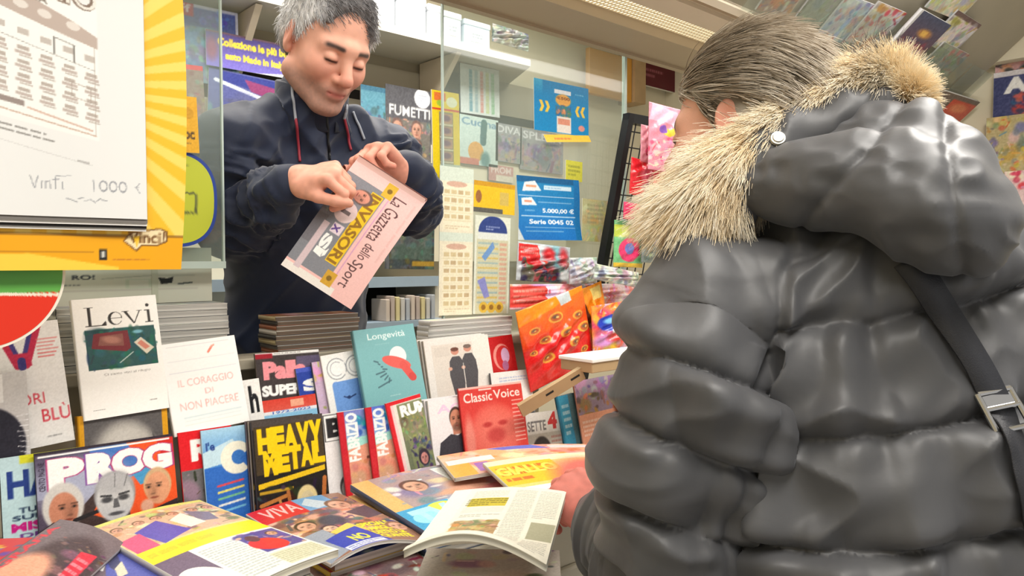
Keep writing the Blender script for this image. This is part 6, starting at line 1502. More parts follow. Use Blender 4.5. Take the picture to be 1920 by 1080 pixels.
# ------------------------------------------------------------------ heads and hands
def head_solid(fr, ears=True, chubby=0.0):
    """x forward, y to the person's left, z up; millimetre-true adult head"""
    s = Solid(); k = fr.k
    E = lambda c, r: d_ell(fr.w(*c), np.array(r) * k, fr.R)
    Cc = lambda a, b, ra, rb: d_cap(fr.w(*a), fr.w(*b), ra * k, rb * k)
    s.add(E((-.012, 0, .040), (.098, .077, .086)))
    s.add(E((.028, 0, -.030), (.066, .060 + chubby * .6, .078)), .04 * k)
    for g in (-1, 1):
        s.add(Cc((.012, g * (.050 + chubby), -.066), (.072, g * .018, -.100), .024, .020), .03 * k)
        s.add(E((.062, g * .036, -.026), (.032, .026 + chubby * .5, .030)), .025 * k)
    s.add(E((.080, 0, -.102), (.022, .026, .018)), .02 * k)
    for g in (-1, 1):
        s.add(Cc((.090, g * .010, .026), (.072, g * .046, .022), .011, .010), .02 * k)
        s.sub(E((.104, g * .032, .004), (.016, .017, .011)), .016 * k)
        s.add(E((.082, g * .031, .001), (.0165, .0165, .0135)), .004 * k)
        s.sub(Cc((.099, g * .020, -.0025), (.093, g * .044, -.005), .0016, .0016), .003 * k)
    s.add(Cc((.090, 0, .016), (.118, 0, -.026), .008, .0125), .014 * k)
    s.add(E((.119, 0, -.031), (.0125, .0135, .011)), .008 * k)
    for g in (-1, 1): s.add(E((.106, g * .014, -.035), (.011, .008, .008)), .007 * k)
    for g in (-1, 1): s.sub(E((.112, g * .007, -.044), (.005, .0035, .004)), .004 * k)
    s.add(E((.086, 0, -.062), (.020, .030, .022)), .018 * k)
    s.add(Cc((.092, -.020, -.060), (.092, .020, -.060), .0055, .0055), .008 * k)
    s.add(E((.102, 0, -.060), (.007, .014, .0055)), .006 * k)
    s.add(E((.099, 0, -.073), (.008, .015, .0065)), .007 * k)
    s.sub(Cc((.101, -.020, -.0665), (.101, .020, -.0665), .0012, .0012), .004 * k)
    if ears:
        for g in (-1, 1):
            R2 = fr.R @ np.array([[math.cos(.35), -g * math.sin(.35), 0], [g * math.sin(.35), math.cos(.35), 0], [0, 0, 1]])
            s.add(d_ell(fr.w(-.012, g * .080, -.002), np.array((.021, .0085, .033)) * k, R2), .008 * k)
            s.add(d_ell(fr.w(-.004, g * .078, -.027), np.array((.010, .007, .012)) * k, R2), .006 * k)
            s.sub(d_ell(fr.w(-.009, g * .0895, .002), np.array((.0125, .006, .021)) * k, R2), .005 * k)
            s.add(d_ell(fr.w(-.003, g * .079, -.006), np.array((.004, .007, .010)) * k, R2), .005 * k)
    return s
def head_colors(L, base, stubble=.0, brow=rgb(50, 42, 40), red=.5):
    x, y, z = L[:, 0], L[:, 1], L[:, 2]
    c = np.tile(np.array(base), (len(L), 1))
    ay = np.abs(y)
    def mix(w, col): c[:] = c * (1 - w[:, None]) + np.array(col) * w[:, None]
    G = lambda cx, cy, cz, r: np.exp(-(((x - cx) ** 2 + (ay - cy) ** 2 + (z - cz) ** 2) / r ** 2))
    mix(red * .55 * G(.08, .042, -.034, .036), rgb(206, 110, 96)); mix(red * .7 * G(.120, 0, -.030, .018), rgb(204, 92, 80)); mix(red * .45 * G(-.012, .085, 0, .03), rgb(206, 88, 78))
    n = vnoise(x * 90, y * 90, z * 90)
    c *= (.97 + .06 * n)[:, None]
    if stubble:
        w = np.clip((-.044 - z) / .02, 0, 1) * np.clip((x - .0) / .03, 0, 1) * np.clip((z + .16) / .03, 0, 1)
        w *= 1 - .7 * G(.1, 0, -.066, .016)
        mix(stubble * w * (.6 + .5 * vnoise(x * 260, y * 260, z * 260)), rgb(120, 104, 100))
    lip = np.exp(-((z + .0665) / .0075) ** 2) * np.clip((.024 - ay) / .006, 0, 1) * np.clip((x - .08) / .01, 0, 1)
    mix(.7 * lip, rgb(184, 98, 92))
    br = np.exp(-((z - (.0265 - .12 * np.maximum(0, ay - .034))) / .0046) ** 2) * np.clip((ay - .013) / .006, 0, 1) * np.clip((.056 - ay) / .008, 0, 1) * (x > .045)
    mix(np.clip(br * (.55 + .8 * n), 0, .9), brow)
    la = np.exp(-((z - (-.0035)) / .0026) ** 2) * np.clip((ay - .017) / .004, 0, 1) * np.clip((.048 - ay) / .004, 0, 1) * (x > .07)
    mix(.95 * la, rgb(48, 34, 32))
    nos = G(.113, .007, -.044, .0055); mix(.8 * nos, rgb(90, 48, 44))
    return lin(np.clip(c, 0, 1))
def hand_solid(wr, xd, zd, side, k=1.0, curl=(.9, 1.2, .8), spread=.0, thumb=(.6, .55, .3), fist=False, lens=None):
    """wrist point, direction to the knuckles, direction out of the back of the hand, side = +1 if the thumb lies to the left of xd seen from the back"""
    x = nrm(xd); z = nrm(np.asarray(zd, float) - x * np.dot(zd, x)); y = np.cross(z, x) * side       # y towards the thumb
    P = lambda a, b, c: np.asarray(wr, float) + (x * a + y * b + z * c) * k
    s = Solid()
    R2 = np.stack([x, y, z], 1)
    s.add(d_cap(P(-.022, 0, 0), P(.005, 0, 0), .024 * k, .026 * k))
    s.add(d_ell(P(.045, .002, 0), np.array((.052, .040, .0175)) * k, R2), .02 * k)
    s.add(d_ell(P(.035, .026, -.008), np.array((.034, .018, .018)) * k, R2), .015 * k)
    Ln = lens or ((.040, .025, .020), (.045, .028, .022), (.042, .026, .021), (.034, .020, .018))
    tips = []
    for i in range(4):
        b = .031 - i * .0205
        p = np.array([.083 - .0035 * abs(i - 1) - .004 * (i == 3), b, .002])
        an = 0.0; r = (.0098, .0102, .0097, .0086)[i]
        sp = spread * (1.5 - i)
        s.add(d_cap(P(.05, b * .8, .001), P(*p), .012 * k, (r + .0015) * k), .008 * k)
        cl = [c_ * (1 + .06 * (i - 1)) for c_ in curl]
        for j in range(3):
            an += cl[j]
            q = p + Ln[i][j] * np.array([math.cos(an) * math.cos(sp), math.sin(sp), -math.sin(an)])
            s.add(d_cap(P(*p), P(*q), r * (1 - .06 * j) * k, r * (.94 - .07 * j) * k), .0035 * k)
            p = q
        tips.append(P(*p))
    t0 = np.array([.022, .034, -.008])
    d1 = np.array([math.cos(thumb[0]), math.sin(thumb[0]), -.35]); d1 /= np.linalg.norm(d1)
    t1 = t0 + .040 * d1
    d2 = np.array([math.cos(thumb[1] - .35), math.sin(thumb[1] - .35), -thumb[2]]); d2 /= np.linalg.norm(d2)
    t2 = t1 + .032 * d2
    d3 = d2 + np.array([.1, -.35, -.15]); d3 /= np.linalg.norm(d3)
    t3 = t2 + .026 * d3
    s.add(d_cap(P(*t0), P(*t1), .0145 * k, .0115 * k), .012 * k)
    s.add(d_cap(P(*t1), P(*t2), .0115 * k, .0105 * k), .004 * k)
    s.add(d_cap(P(*t2), P(*t3), .0105 * k, .0085 * k), .003 * k)
    return s, tips, R2
def hand_colors(V, N, base, tips):
    c = np.tile(np.array(base), (len(V), 1))
    n = vnoise(V[:, 0] * 120, V[:, 1] * 120, V[:, 2] * 120)
    c *= (.94 + .1 * n)[:, None]
    for t in tips:
        w = np.exp(-(((V - t) ** 2).sum(1)) / .018 ** 2)
        c = c * (1 - .35 * w[:, None]) + np.array(rgb(206, 110, 96)) * .35 * w[:, None]
    return lin(np.clip(c, 0, 1))
def join(parts):
    V, Fq, C = [], [], []; k = 0
    for v, f, c in parts:
        V.append(v); Fq.append(f + k); C.append(c); k += len(v)
    return np.concatenate(V), np.concatenate(Fq), np.concatenate(C)
def loft(P, closed_ends=True):
    """P (nv, nu, 3): rings along v; quads plus fan caps"""
    nv, nu, _ = P.shape
    i = np.arange(nv * nu).reshape(nv, nu); j = np.roll(i, -1, 1)
    Q = np.stack([i[:-1], j[:-1], j[1:], i[1:]], -1).reshape(-1, 4)
    V = P.reshape(-1, 3)
    if closed_ends:
        n = len(V)
        V = np.concatenate([V, P[0].mean(0)[None], P[-1].mean(0)[None]])
        a, b = i[0], j[0]
        Q = np.concatenate([Q, np.stack([b, a, np.full(nu, n), np.full(nu, n)], 1)[:, [0, 1, 2, 2]], np.stack([i[-1], j[-1], np.full(nu, n + 1), np.full(nu, n + 1)], 1)])
        Q = Q[:, :4]
    return V, Q
def catmull(pts, n):
    pts = np.array(pts, float)
    P = np.vstack([2 * pts[0] - pts[1], pts, 2 * pts[-1] - pts[-2]])
    m = len(pts) - 1
    out = []
    for u in np.linspace(0, m - 1e-9, n):
        i = int(u); t = u - i
        a, b, c, d = P[i], P[i + 1], P[i + 2], P[i + 3]
        out.append(.5 * (2 * b + (c - a) * t + (2 * a - 5 * b + 4 * c - d) * t * t + (3 * b - a - 3 * c + d) * t ** 3))
    return np.array(out)
def quadobj(name, V, Q, m, parent, C=None, smooth=True):
    """quads; rows that repeat their last corner are triangles"""
    tri = Q[:, 2] == Q[:, 3]
    me = bpy.data.meshes.new(name)
    V = np.asarray(V, np.float32)
    q4, q3 = Q[~tri], Q[tri][:, :3]
    me.vertices.add(len(V)); me.vertices.foreach_set('co', V.ravel())
    li = np.concatenate([q4.ravel(), q3.ravel()]).astype(np.int32)
    me.loops.add(len(li)); me.loops.foreach_set('vertex_index', li)
    n4, n3 = len(q4), len(q3)
    me.polygons.add(n4 + n3)
    me.polygons.foreach_set('loop_start', np.concatenate([np.arange(n4) * 4, n4 * 4 + np.arange(n3) * 3]).astype(np.int32))
    me.polygons.foreach_set('loop_total', np.concatenate([np.full(n4, 4), np.full(n3, 3)]).astype(np.int32))
    me.update(calc_edges=True)
    if smooth: me.polygons.foreach_set('use_smooth', np.ones(n4 + n3, dtype=bool))
    if C is not None:
        a = me.color_attributes.new('ink', 'FLOAT_COLOR', 'POINT'); c4 = np.ones((len(V), 4), np.float32); c4[:, :3] = C
        a.data.foreach_set('color', c4.ravel())
    me.materials.append(m)
    o = bpy.data.objects.new(name, me); COL.objects.link(o)
    if parent is not None:
        o.parent = parent
        r = parent
        while r.parent is not None: r = r.parent
        o.matrix_parent_inverse = Matrix.Translation(-r.location) if parent is r else Matrix.Identity(4)
    return o
M_SKIN = vmat('skin', 0.58, 0.3, sss=.12, bump=.12, bscale=700)
# ------------------------------------------------------------------ the shopkeeper
SK = 1.10
def azdir(az, pitch):
    a, p = R(az), R(pitch); return np.array([math.cos(a) * math.cos(p), math.sin(a) * math.cos(p), math.sin(p)])
hF = azdir(272, -35); hL = nrm(np.cross((0, 0, 1), hF)); hU = np.cross(hF, hL)
rl = R(-4); hL, hU = hL * math.cos(rl) + hU * math.sin(rl), hU * math.cos(rl) - hL * math.sin(rl)
H1 = Frame(at_d(612, 84, 1.72), hF, hL, hU, SK)
Nk = at_d(588, 205, 1.80)
sR = Nk + np.array([-.200, .03, -.095]); sL = Nk + np.array([.225, .04, -.090])
eR = at_d(428, 432, 1.72); wR = at_d(556, 336, 1.585)
eL = at_d(783, 398, 1.93); wL = at_d(752, 326, 1.715)
waist = np.array([0, 1.83, 1.24]); waist[0] = at_y(552, 600, 1.83)[0]
hip = waist + np.array([0, .03, -.22])
SELLER = thing('person', 'grey haired man in a navy jacket looking down at a pink newspaper behind the counter', 'person', (waist[0], waist[1] + .05, .30))
parts = []
s = head_solid(H1, True, .009)
s.add(d_cap(H1.w(-.022, 0, -.055), Nk + np.array([0, .02, -.06]), .052 * SK, .058 * SK), .03)
V, Q = surface(s, H1.o - .27, H1.o + np.array([.2, .2, .18]), .0026)
parts.append((V, Q, head_colors(H1.loc(V), rgb(216, 162, 140), .45, rgb(58, 48, 46), .4)))
# fists round the newspaper
kR = nrm(at_d(668, 318, 1.545) - wR)
sd, tips, _ = hand_solid(wR, kR, nrm(-ray(610, 300) * .55 + np.array([0, 0, .85])), -1, 1.12, (1.05, 1.25, .8), 0, (.35, .3, .5))
V, Q = surface(sd, wR - .14, wR + .17, .0026); parts.append((V, Q, hand_colors(V, None, rgb(226, 164, 142), tips)))
kL = nrm(at_d(703, 282, 1.66) - wL)
sd, tipsL, _ = hand_solid(wL, kL, nrm(ray(700, 280) * .75 + RGT * .5 + np.array([0, 0, .35])), -1, 1.10, (1.15, 1.35, .7), 0, (.5, .3, .6))
V, Q = surface(sd, wL - .14, wL + .17, .0026); parts.append((V, Q, hand_colors(V, None, rgb(222, 158, 138), tipsL)))
b = Solid()
b.add(d_ell(Nk + np.array([0, .08, -.25]), (.17, .11, .24))).add(d_ell(waist, (.16, .11, .26)), .08).add(d_cap(sR, sL, .05, .05), .05)
b.add(d_cap(sR, eR, .042, .038), .03).add(d_cap(eR, wR, .038, .027), .02).add(d_cap(sL, eL, .042, .038), .03).add(d_cap(eL, wL, .038, .027), .02)
for g in (-1, 1):
    b.add(d_cap(hip + np.array([g * .09, 0, -.02]), np.array([hip[0] + g * .10, hip[1] + .01, .80]), .085, .06), .04).add(d_cap((hip[0] + g * .10, hip[1] + .01, .80), (hip[0] + g * .10, hip[1] + .03, .36), .058, .042), .02).add(d_ell((hip[0] + g * .10, hip[1] - .02, .335), (.045, .12, .034)), .03)
V, Q = surface(b, (hip[0] - .5, 1.3, .28), (hip[0] + .55, 2.1, 1.85), .009)
parts.append((V, Q, np.where((V[:, 2] < 1.1)[:, None], lin(rgb(40, 42, 52)), lin(rgb(60, 70, 90)))))
V, Q, C = join(parts)
quadobj('body', V, Q, M_SKIN, SELLER, C)
# jacket
M_NAVY = mat('navy jacket cloth', rgb(25, 35, 58), 0.6, var=.12, scale=40, spec=.3, sheen=.25, bump=.15, bscale=900)
j = Solid()
ch = Nk + np.array([.01, .085, -.23])
j.add(d_ell(ch, (.205, .145, .235))).add(d_ell(waist + np.array([0, 0, .02]), (.185, .14, .30)), .10).add(d_ell(hip, (.19, .145, .2)), .08)
j.add(d_cap(sR, Nk + np.array([-.05, .03, -.015]), .072, .045), .06).add(d_cap(sL, Nk + np.array([.05, .03, -.015]), .072, .045), .06)
j.add(d_cap(sR + np.array([.01, 0, -.01]), eR, .078, .068), .045).add(d_cap(sL + np.array([-.01, 0, -.01]), eL, .078, .064), .045)
j.add(d_cap(eR, eR + (wR - eR) * .90, .068, .043), .02).add(d_cap(eL, eL + (wL - eL) * .92, .064, .042), .02)
j.add(d_cap(eR + (wR - eR) * .78, eR + (wR - eR) * .92, .046, .044), .006).add(d_cap(eL + (wL - eL) * .76, eL + (wL - eL) * .94, .046, .043), .006)
j.add(d_cap(Nk + np.array([0, .03, -.07]), Nk + (H1.w(-.03, 0, -.06) - Nk) * .45 + np.array([0, .0, -.012]), .082, .076), .012)
V, Q = surface(j, (hip[0] - .48, 1.32, .92), (hip[0] + .5, 2.08, 1.92), .0055)
N = vnormals(V, Q)
def limb_t(P, a, b):
    ab = b - a; t = ((P - a) @ ab) / (ab @ ab); d = np.linalg.norm(P - a - np.clip(t, 0, 1)[:, None] * ab, axis=1); return t, d
disp = .018 * (vnoise(V[:, 0] * 9, V[:, 1] * 9, V[:, 2] * 7) - .5)
for (a, b_, amp) in ((sR, eR, .040), (eR, wR, .034), (sL, eL, .040), (eL, wL, .034)):
    t, d = limb_t(V, a, b_); L = np.linalg.norm(b_ - a)
    m = np.exp(-np.maximum(0, d - .08) / .02) * np.clip(t * 4, 0, 1) * np.clip((1.0 - t) * 4, 0, 1)
    an = vnoise(V[:, 0] * 14, V[:, 1] * 14, V[:, 2] * 14) * 2.2
    disp += amp * m * (ridge(vnoise(t * L * 26 + an, an * 1.5 + 3.3 * L)) - .55) + amp * .5 * m * (ridge(vnoise(t * L * 48 - an * 1.6 + 7, an * 2.2)) ** 2 - .35)
gx = (V - ch)
disp += .010 * (ridge(vnoise(gx[:, 0] * 22 - gx[:, 2] * 12 + 5, gx[:, 2] * 9 + gx[:, 1] * 9)) ** 2 - .35)
disp += .034 * (ridge(vnoise(gx[:, 0] * 10 + gx[:, 2] * 6, gx[:, 2] * 3 + 9.1)) - .5) * (gx[:, 2] > -.6) * np.exp(-np.maximum(0, np.abs(gx[:, 0]) - .2) / .03)
V = relax(V + N * disp[:, None], Q, 1, .4)
JK = quadobj('jacket', V, Q, M_NAVY, SELLER)
JB = BVHTree.FromPolygons([tuple(v) for v in V], [tuple(q) for q in Q])
# standing collar, open at the front
def band(center, axis, front, r, hgt, thick, gap, flare, n=60):
    ax = nrm(axis); fr_ = nrm(front - ax * np.dot(front, ax)); sd_ = np.cross(ax, fr_)
    P = []
    for i in range(n + 1):
        t = gap / 2 + (2 * PI - gap) * i / n
        d = fr_ * math.cos(t) + sd_ * math.sin(t)
        dip = .018 * max(0, math.cos(t)) ** 2
        ring = []
        for (rr, hh) in ((r, -.03), (r + flare, hgt - dip), (r + flare + thick * .5, hgt + .003 - dip), (r + flare + thick, hgt - dip), (r + thick * 1.6, -.03)):
            ring.append(center + d * rr + ax * hh)
        P.append(ring)
    P = np.array(P); nv, nu = P.shape[:2]
    i = np.arange(nv * nu).reshape(nv, nu); k = np.roll(i, -1, 1)
    Q = np.stack([i[:-1], i[1:], k[1:], k[:-1]], -1).reshape(-1, 4)
    return P.reshape(-1, 3), Q
cax = nrm(H1.w(-.03, 0, -.07) - (Nk + np.array([0, .04, -.06])))
V, Q = band(Nk + np.array([.0, .012, -.012]), cax * .7 + np.array([0, -.05, .5]), np.array([.12, -1, 0]), .076, .072, .007, .22, .004)
quadobj('collar', V, Q, M_NAVY, SELLER)
V, Q = band(Nk + np.array([.0, .012, -.006]), cax * .7 + np.array([0, -.05, .5]), np.array([.12, -1, 0]), .066, .066, .004, .5, .003)
quadobj('shirt_collar', V, Q, mat('blue grey shirt', rgb(84, 112, 142), .7, sheen=.2), SELLER)
# zip, lanyard
def on_mesh(bvh, px, py, off):
    d = Vector(ray(px, py)); hit = bvh.ray_cast(Vector(CAM), d)
    return np.array(hit[0]) + np.array(hit[1]) * (off if hit[1].dot(d) < 0 else -off) if hit[0] is not None else None
def drape(bvh, pix, off, n=24):
    out = []
    for p in catmull([(x, y, 0) for x, y in pix], n):
        h_ = on_mesh(bvh, p[0], p[1], off)
        if h_ is not None: out.append(h_)
    out = np.array(out)
    for _ in range(2): out[1:-1] = .25 * out[:-2] + .5 * out[1:-1] + .25 * out[2:]
    return out
z_ = drape(JB, [(612, 216), (614, 260), (616, 300)], .003)
MB().tube(list(z_), .0035, 6).build('zip', M_BLACK, None)
zp = bpy.data.objects['zip']; zp.parent = SELLER; zp.matrix_parent_inverse = Matrix.Translation(-SELLER.location)
ly = thing_l = bpy.data.objects.new('lanyard', None); COL.objects.link(ly); ly.parent = SELLER; ly.matrix_parent_inverse = Matrix.Translation(-SELLER.location)
for nm, pix, mt in (('grey_cord', [(549, 150), (551, 190), (556, 226)], mat('grey cord', rgb(150, 156, 166), .6)), ('red_cord', [(556, 224), (560, 262), (562, 304)], mat('red cord', rgb(150, 46, 62), .6)), ('grey_cord', [(648, 196), (646, 210), (644, 222)], mat('grey cord', rgb(150, 156, 166), .6)), ('red_cord', [(644, 220), (650, 246), (658, 282)], mat('red cord', rgb(150, 46, 62), .6)), ('grey_cord', [(662, 212), (672, 236), (682, 262)], mat('grey cord', rgb(150, 156, 166), .6))):
    pts = drape(JB, pix, .004)
    if len(pts) > 2:
        o = MB().tube(list(pts), .0034, 6).build(nm, mt, ly, True)
        o.matrix_parent_inverse = Matrix.Identity(4)
# hair: a close cap and short strands combed forward and to the side
def hair_cap(fr, lift, front, side_low, back_low, sideburn=True):
    k = fr.k
    s = Solid()
    s.add(d_ell(fr.w(-.014, 0, .044), np.array((.098 + lift * .8, .077 + lift * .55, .086 + lift)) * k, fr.R))
    s.add(d_ell(fr.w(-.05, 0, .0), np.array((.062 + lift, .070 + lift * .4, .075)) * k, fr.R), .03 * k)
    def cut(P):
        L = fr.loc(P); x, y, z = L[:, 0], L[:, 1], L[:, 2]
        ay = np.abs(y)
        f1 = (x - (front - .35 * np.maximum(0, ay - .035)) + .55 * np.minimum(0, z - .085) * -1)     # in front of the hairline
        hl = np.where(z > .06, (x - front - .012) , (x - (.045 + .5 * (z - .06) * 1.0)))
        low = side_low - z + .0 * x
        low = np.where(x < -.03, back_low + (side_low - back_low) * np.clip((x + .075) / .045, 0, 1) - z, side_low - z)
        e = np.maximum(hl, low)
        return -np.maximum(e, -.5) * k * .8
    s2 = lambda P: np.maximum(s(P), -cut(P))
    return s2
capf = hair_cap(H1, .012, .052, .0, -.062)
V, Q = surface(capf, H1.o - .17, H1.o + .17, .004)
N = vnormals(V, Q)
L = H1.loc(V)
def seller_hair_col(L, n):
    side = np.clip((np.abs(L[:, 1]) - .045) / .03, 0, 1); back = np.clip((-L[:, 0]) / .08, 0, 1)
    top = np.array(rgb(128, 127, 129)); lt = np.array(rgb(222, 222, 222)); dk = np.array(rgb(84, 80, 80))
    w = np.clip(side * .9 + .25 * back, 0, 1)[:, None]
    c = top * (1 - w) + lt * w
    fr_ = np.clip((L[:, 0] - .02) / .05, 0, 1)[:, None] * (1 - w)
    c = c * (1 - .5 * fr_) + dk * .5 * fr_
    return np.clip(c * (.8 + .4 * n[:, None]), 0, 1)
HR1 = obj('hair', V + N * (.004 * (vnoise(V[:, 0] * 60, V[:, 1] * 60, V[:, 2] * 60) - .5))[:, None], Q, vmat('hair', .55, .3), None, True, lin(seller_hair_col(L, vnoise(V[:, 0] * 150, V[:, 1] * 150, V[:, 2] * 40))))
HR1.parent = SELLER; HR1.matrix_parent_inverse = Matrix.Translation(-SELLER.location)
def grow(V, N, sel, n, m, length, flow, lift, wave, rng, gravity=0.0):
    i = rng.choice(np.nonzero(sel)[0], n)
    p = V[i] + rng.normal(0, .0015, (n, 3)); nn = N[i]
    out = [p]
    d = flow(p, nn)
    d = d - nn * (d * nn).sum(1, keepdims=True) * .75
    d /= np.linalg.norm(d, axis=1, keepdims=True) + 1e-9
    d = d + nn * lift + rng.normal(0, wave, (n, 3))
    d /= np.linalg.norm(d, axis=1, keepdims=True)
    Ls = length * rng.uniform(.6, 1.25, n)
    for s_ in range(m - 1):
        p = p + d * (Ls / (m - 1))[:, None]
        d = d - nn * (lift * 1.3 / (m - 1)) + np.array([0, 0, -gravity]) + rng.normal(0, wave * .35, (n, 3))
        d /= np.linalg.norm(d, axis=1, keepdims=True)
        out.append(p)
    return np.stack(out, 1), i
rng = np.random.RandomState(4)
fl = lambda p, n: hF * .6 + hL * .45 - hU * .25 + (H1.loc(p)[:, 1:2] * hL[None]) * 4 * .5 - hU * np.clip(np.abs(H1.loc(p)[:, 1:2]) - .04, 0, 1) * 14
pth, ii = grow(V, N, L[:, 2] > -.07, 5200, 4, .022, fl, .55, .22, rng)
cc = seller_hair_col(L[ii], rng.uniform(0, 1, len(ii)))
v_, f_, c_ = strands(pth, .0009, .0003, lin(cc)[:, None, :].repeat(4, 1))
hs = obj('hair_strands', v_, f_, vmat('hair', .55, .3), None, False, c_)
hs.parent = HR1; hs.matrix_parent_inverse = Matrix.Identity(4)
# the folded pink newspaper in his hands
a = Art(.29, .178, rgb(240, 200, 196), .0011, 2, 3)
PK = rgb(236, 190, 186)
a.rect(0, 0, 1, 1, PK); a.rect(.0, .36, .15, 1, rgb(236, 196, 192))
a.rect(.14, .43, .92, 1, rgb(132, 134, 142)); a.rect(.94, .30, 1, 1, rgb(232, 226, 220))
INK = rgb(84, 56, 58)
a.text('La Gazzetta', .12, .17, .50, .35, INK, .0); a.text('dello', .53, .17, .66, .30, INK, .0); a.text('Sport', .68, .17, .90, .35, INK, .0)
a.rect(.10, .375, .9, .385, rgb(206, 150, 190)); a.rect(.05, .36, .17, .50, rgb(216, 176, 60)); a.rect(.84, .36, .95, .50, rgb(206, 160, 56)); a.ell(.11, .43, .02, None, rgb(130, 100, 40)); a.ell(.895, .43, .02, None, rgb(130, 100, 40))
a.rect(.18, .44, .80, .60, rgb(236, 196, 44)); a.text('INVASORI', .19, .455, .79, .59, rgb(150, 110, 40), .03)
a.text('SÌ', .62, .63, .80, .78, WHT, .06); a.rect(.52, .62, .60, .76, rgb(226, 210, 220)); a.text('X', .53, .66, .59, .75, rgb(96, 70, 140), .05); a.ell(.42, .72, .085, None, rgb(226, 206, 206)); a.text('1', .405, .66, .435, .78, rgb(120, 110, 110), .03)
a.face(.26, .66, .062, rgb(216, 150, 130), rgb(110, 90, 84)); a.rect(.2, .86, .75, 1, rgb(120, 118, 126)); a.collage(.2, .8, .5, 1, [rgb(140, 140, 150), rgb(116, 116, 124)], 8, .06)
a.rect(.55, .8, .95, .88, rgb(210, 190, 196)); a.para(.1, .05, .9, .1, 1, rgb(220, 176, 172), .8); a.grain(.02)
# page frame: reading direction runs down-left in the picture, page top towards the lower right
c00 = at_d(785, 398, 1.60); c01 = at_d(640, 592, 1.56); c10 = at_d(690, 268, 1.625); c11 = at_d(547, 486, 1.565)
Xd = nrm((c01 - c00) + (c11 - c10)); Zd = (c00 - c10) + (c01 - c11); hgt = np.linalg.norm(Zd) / 2; Zd = nrm(Zd - Xd * np.dot(Zd, Xd))
wid = (np.linalg.norm(c01 - c00) + np.linalg.norm(c11 - c10)) / 2
Yd = np.cross(Zd, Xd)
ctr_ = (c00 + c01 + c10 + c11) / 4
a.w, a.h = wid, hgt
mx = Matrix(((Xd[0], Yd[0], Zd[0], 0), (Xd[1], Yd[1], Zd[1], 0), (Xd[2], Yd[2], Zd[2], 0), (0, 0, 0, 1))); mx.translation = Vector(ctr_ - Zd * hgt / 2)
pn = thing('pink_newspaper', 'pink folded sports newspaper held upside down in the shopkeeper hands', 'newspaper', mtx=mx)
bn = lambda u, v: .012 * np.sin((u - .1) * 3.2) * (1 - v * .3) + .010 * (1 - v) * np.cos(u * 4 + .6) - .010 * (u > .0) * (1 - u) ** 3
V, Fq, C = print_slab(a, .0008, PK, None, bn); V[:, 1] -= .004
obj('front_page', V, Fq, MATTE(), pn, True, C)
V, Fq, C = paper_block(wid * .985, hgt * .975, .006, bn, 24, rgb(236, 200, 194)); V[:, 2] += hgt * .0125
obj('inner_pages', V, Fq, MATTE(), pn, False, C)
# ------------------------------------------------------------------ the customer, seen from behind
cC = np.array([1.020, .394]); az_ = 67
cf = azdir(az_, 0); cl = azdir(az_ + 90, 0); cz = np.array([0, 0, 1.0])
CUST = thing('person', 'customer seen from behind in a black padded jacket with a fur trimmed hood', 'person', (cC[0], cC[1], 0))
def cadd(o, parent=None):
    o.parent = parent or CUST
    o.matrix_parent_inverse = Matrix.Translation(-CUST.location) if (parent is None) else Matrix.Identity(4)
    return o
C3 = lambda a, b, z: np.array([cC[0], cC[1], 0]) + cl * a + cf * b + cz * z
gF = azdir(100, -8); gL = nrm(np.cross((0, 0, 1), gF)); gU = np.cross(gF, gL)
H2 = Frame(at_d(1392, 243, 1.045), gF, gL, gU, .935)
# sleeve path of the arm resting on the counter
shP = at_d(1312, 640, .905); elP = at_d(1240, 1040, .97); wrP = at_d(1138, 984, 1.20)
parts = []
s = head_solid(H2, True, .004)
s.add(d_cap(H2.w(-.03, 0, -.05), C3(0, .03, 1.44), .060, .066), .03)
V, Q = surface(s, H2.o - .26, H2.o + np.array([.18, .18, .17]), .003)
parts.append((V, Q, head_colors(H2.loc(V), rgb(226, 172, 148), .2, rgb(90, 76, 66), .45)))
hz = nrm(-ray(1065, 920) * .8 + np.array([0, 0, .75]) + RGT * -.15)
kx = nrm(at_d(1046, 908, 1.295) - wrP)
hwr = wrP + kx * .012
sd, tips, _ = hand_solid(hwr, kx, hz, -1, 1.24, (.75, 1.0, .6), .02, (.5, .4, .5))
V, Q = surface(sd, hwr - .16, hwr + .19, .003)
parts.append((V, Q, hand_colors(V, None, rgb(214, 128, 116), tips)))
b = Solid()
b.add(d_ell(C3(0, 0, 1.22), (.15, .12, .24))).add(d_ell(C3(0, 0, 1.0), (.16, .13, .2)), .08).add(d_cap(C3(.17, .0, 1.37), C3(-.17, 0, 1.38), .05, .05), .05)
b.add(d_cap(C3(.17, 0, 1.36), elP, .045, .042), .03).add(d_cap(elP, wrP, .040, .028), .02)
b.add(d_cap(C3(-.19, 0, 1.37), C3(-.27, .04, 1.08), .045, .042), .03).add(d_cap(C3(-.27, .04, 1.08), C3(-.25, .20, .86), .040, .030), .02).add(d_ell(C3(-.245, .24, .80), (.035, .05, .075)), .02)
for g in (-1, 1): b.add(d_cap(C3(g * .09, 0, .9), C3(g * .10, .01, .50), .095, .065), .04).add(d_cap(C3(g * .10, .01, .50), C3(g * .10, -.02, .08), .065, .045), .03).add(d_cap(C3(g * .10, -.02, .045), C3(g * .11, .17, .035), .045, .035), .03)
V, Q = surface(b, (cC[0] - .45, cC[1] - .35, .0), (cC[0] + .45, cC[1] + .6, 1.5), .011)
parts.append((V, Q, np.where((V[:, 2] < .09)[:, None], lin(rgb(40, 36, 34)), lin(rgb(46, 50, 62)))))
V, Q, C = join(parts)
o = quadobj('body', V, Q, M_SKIN, None, C); cadd(o)
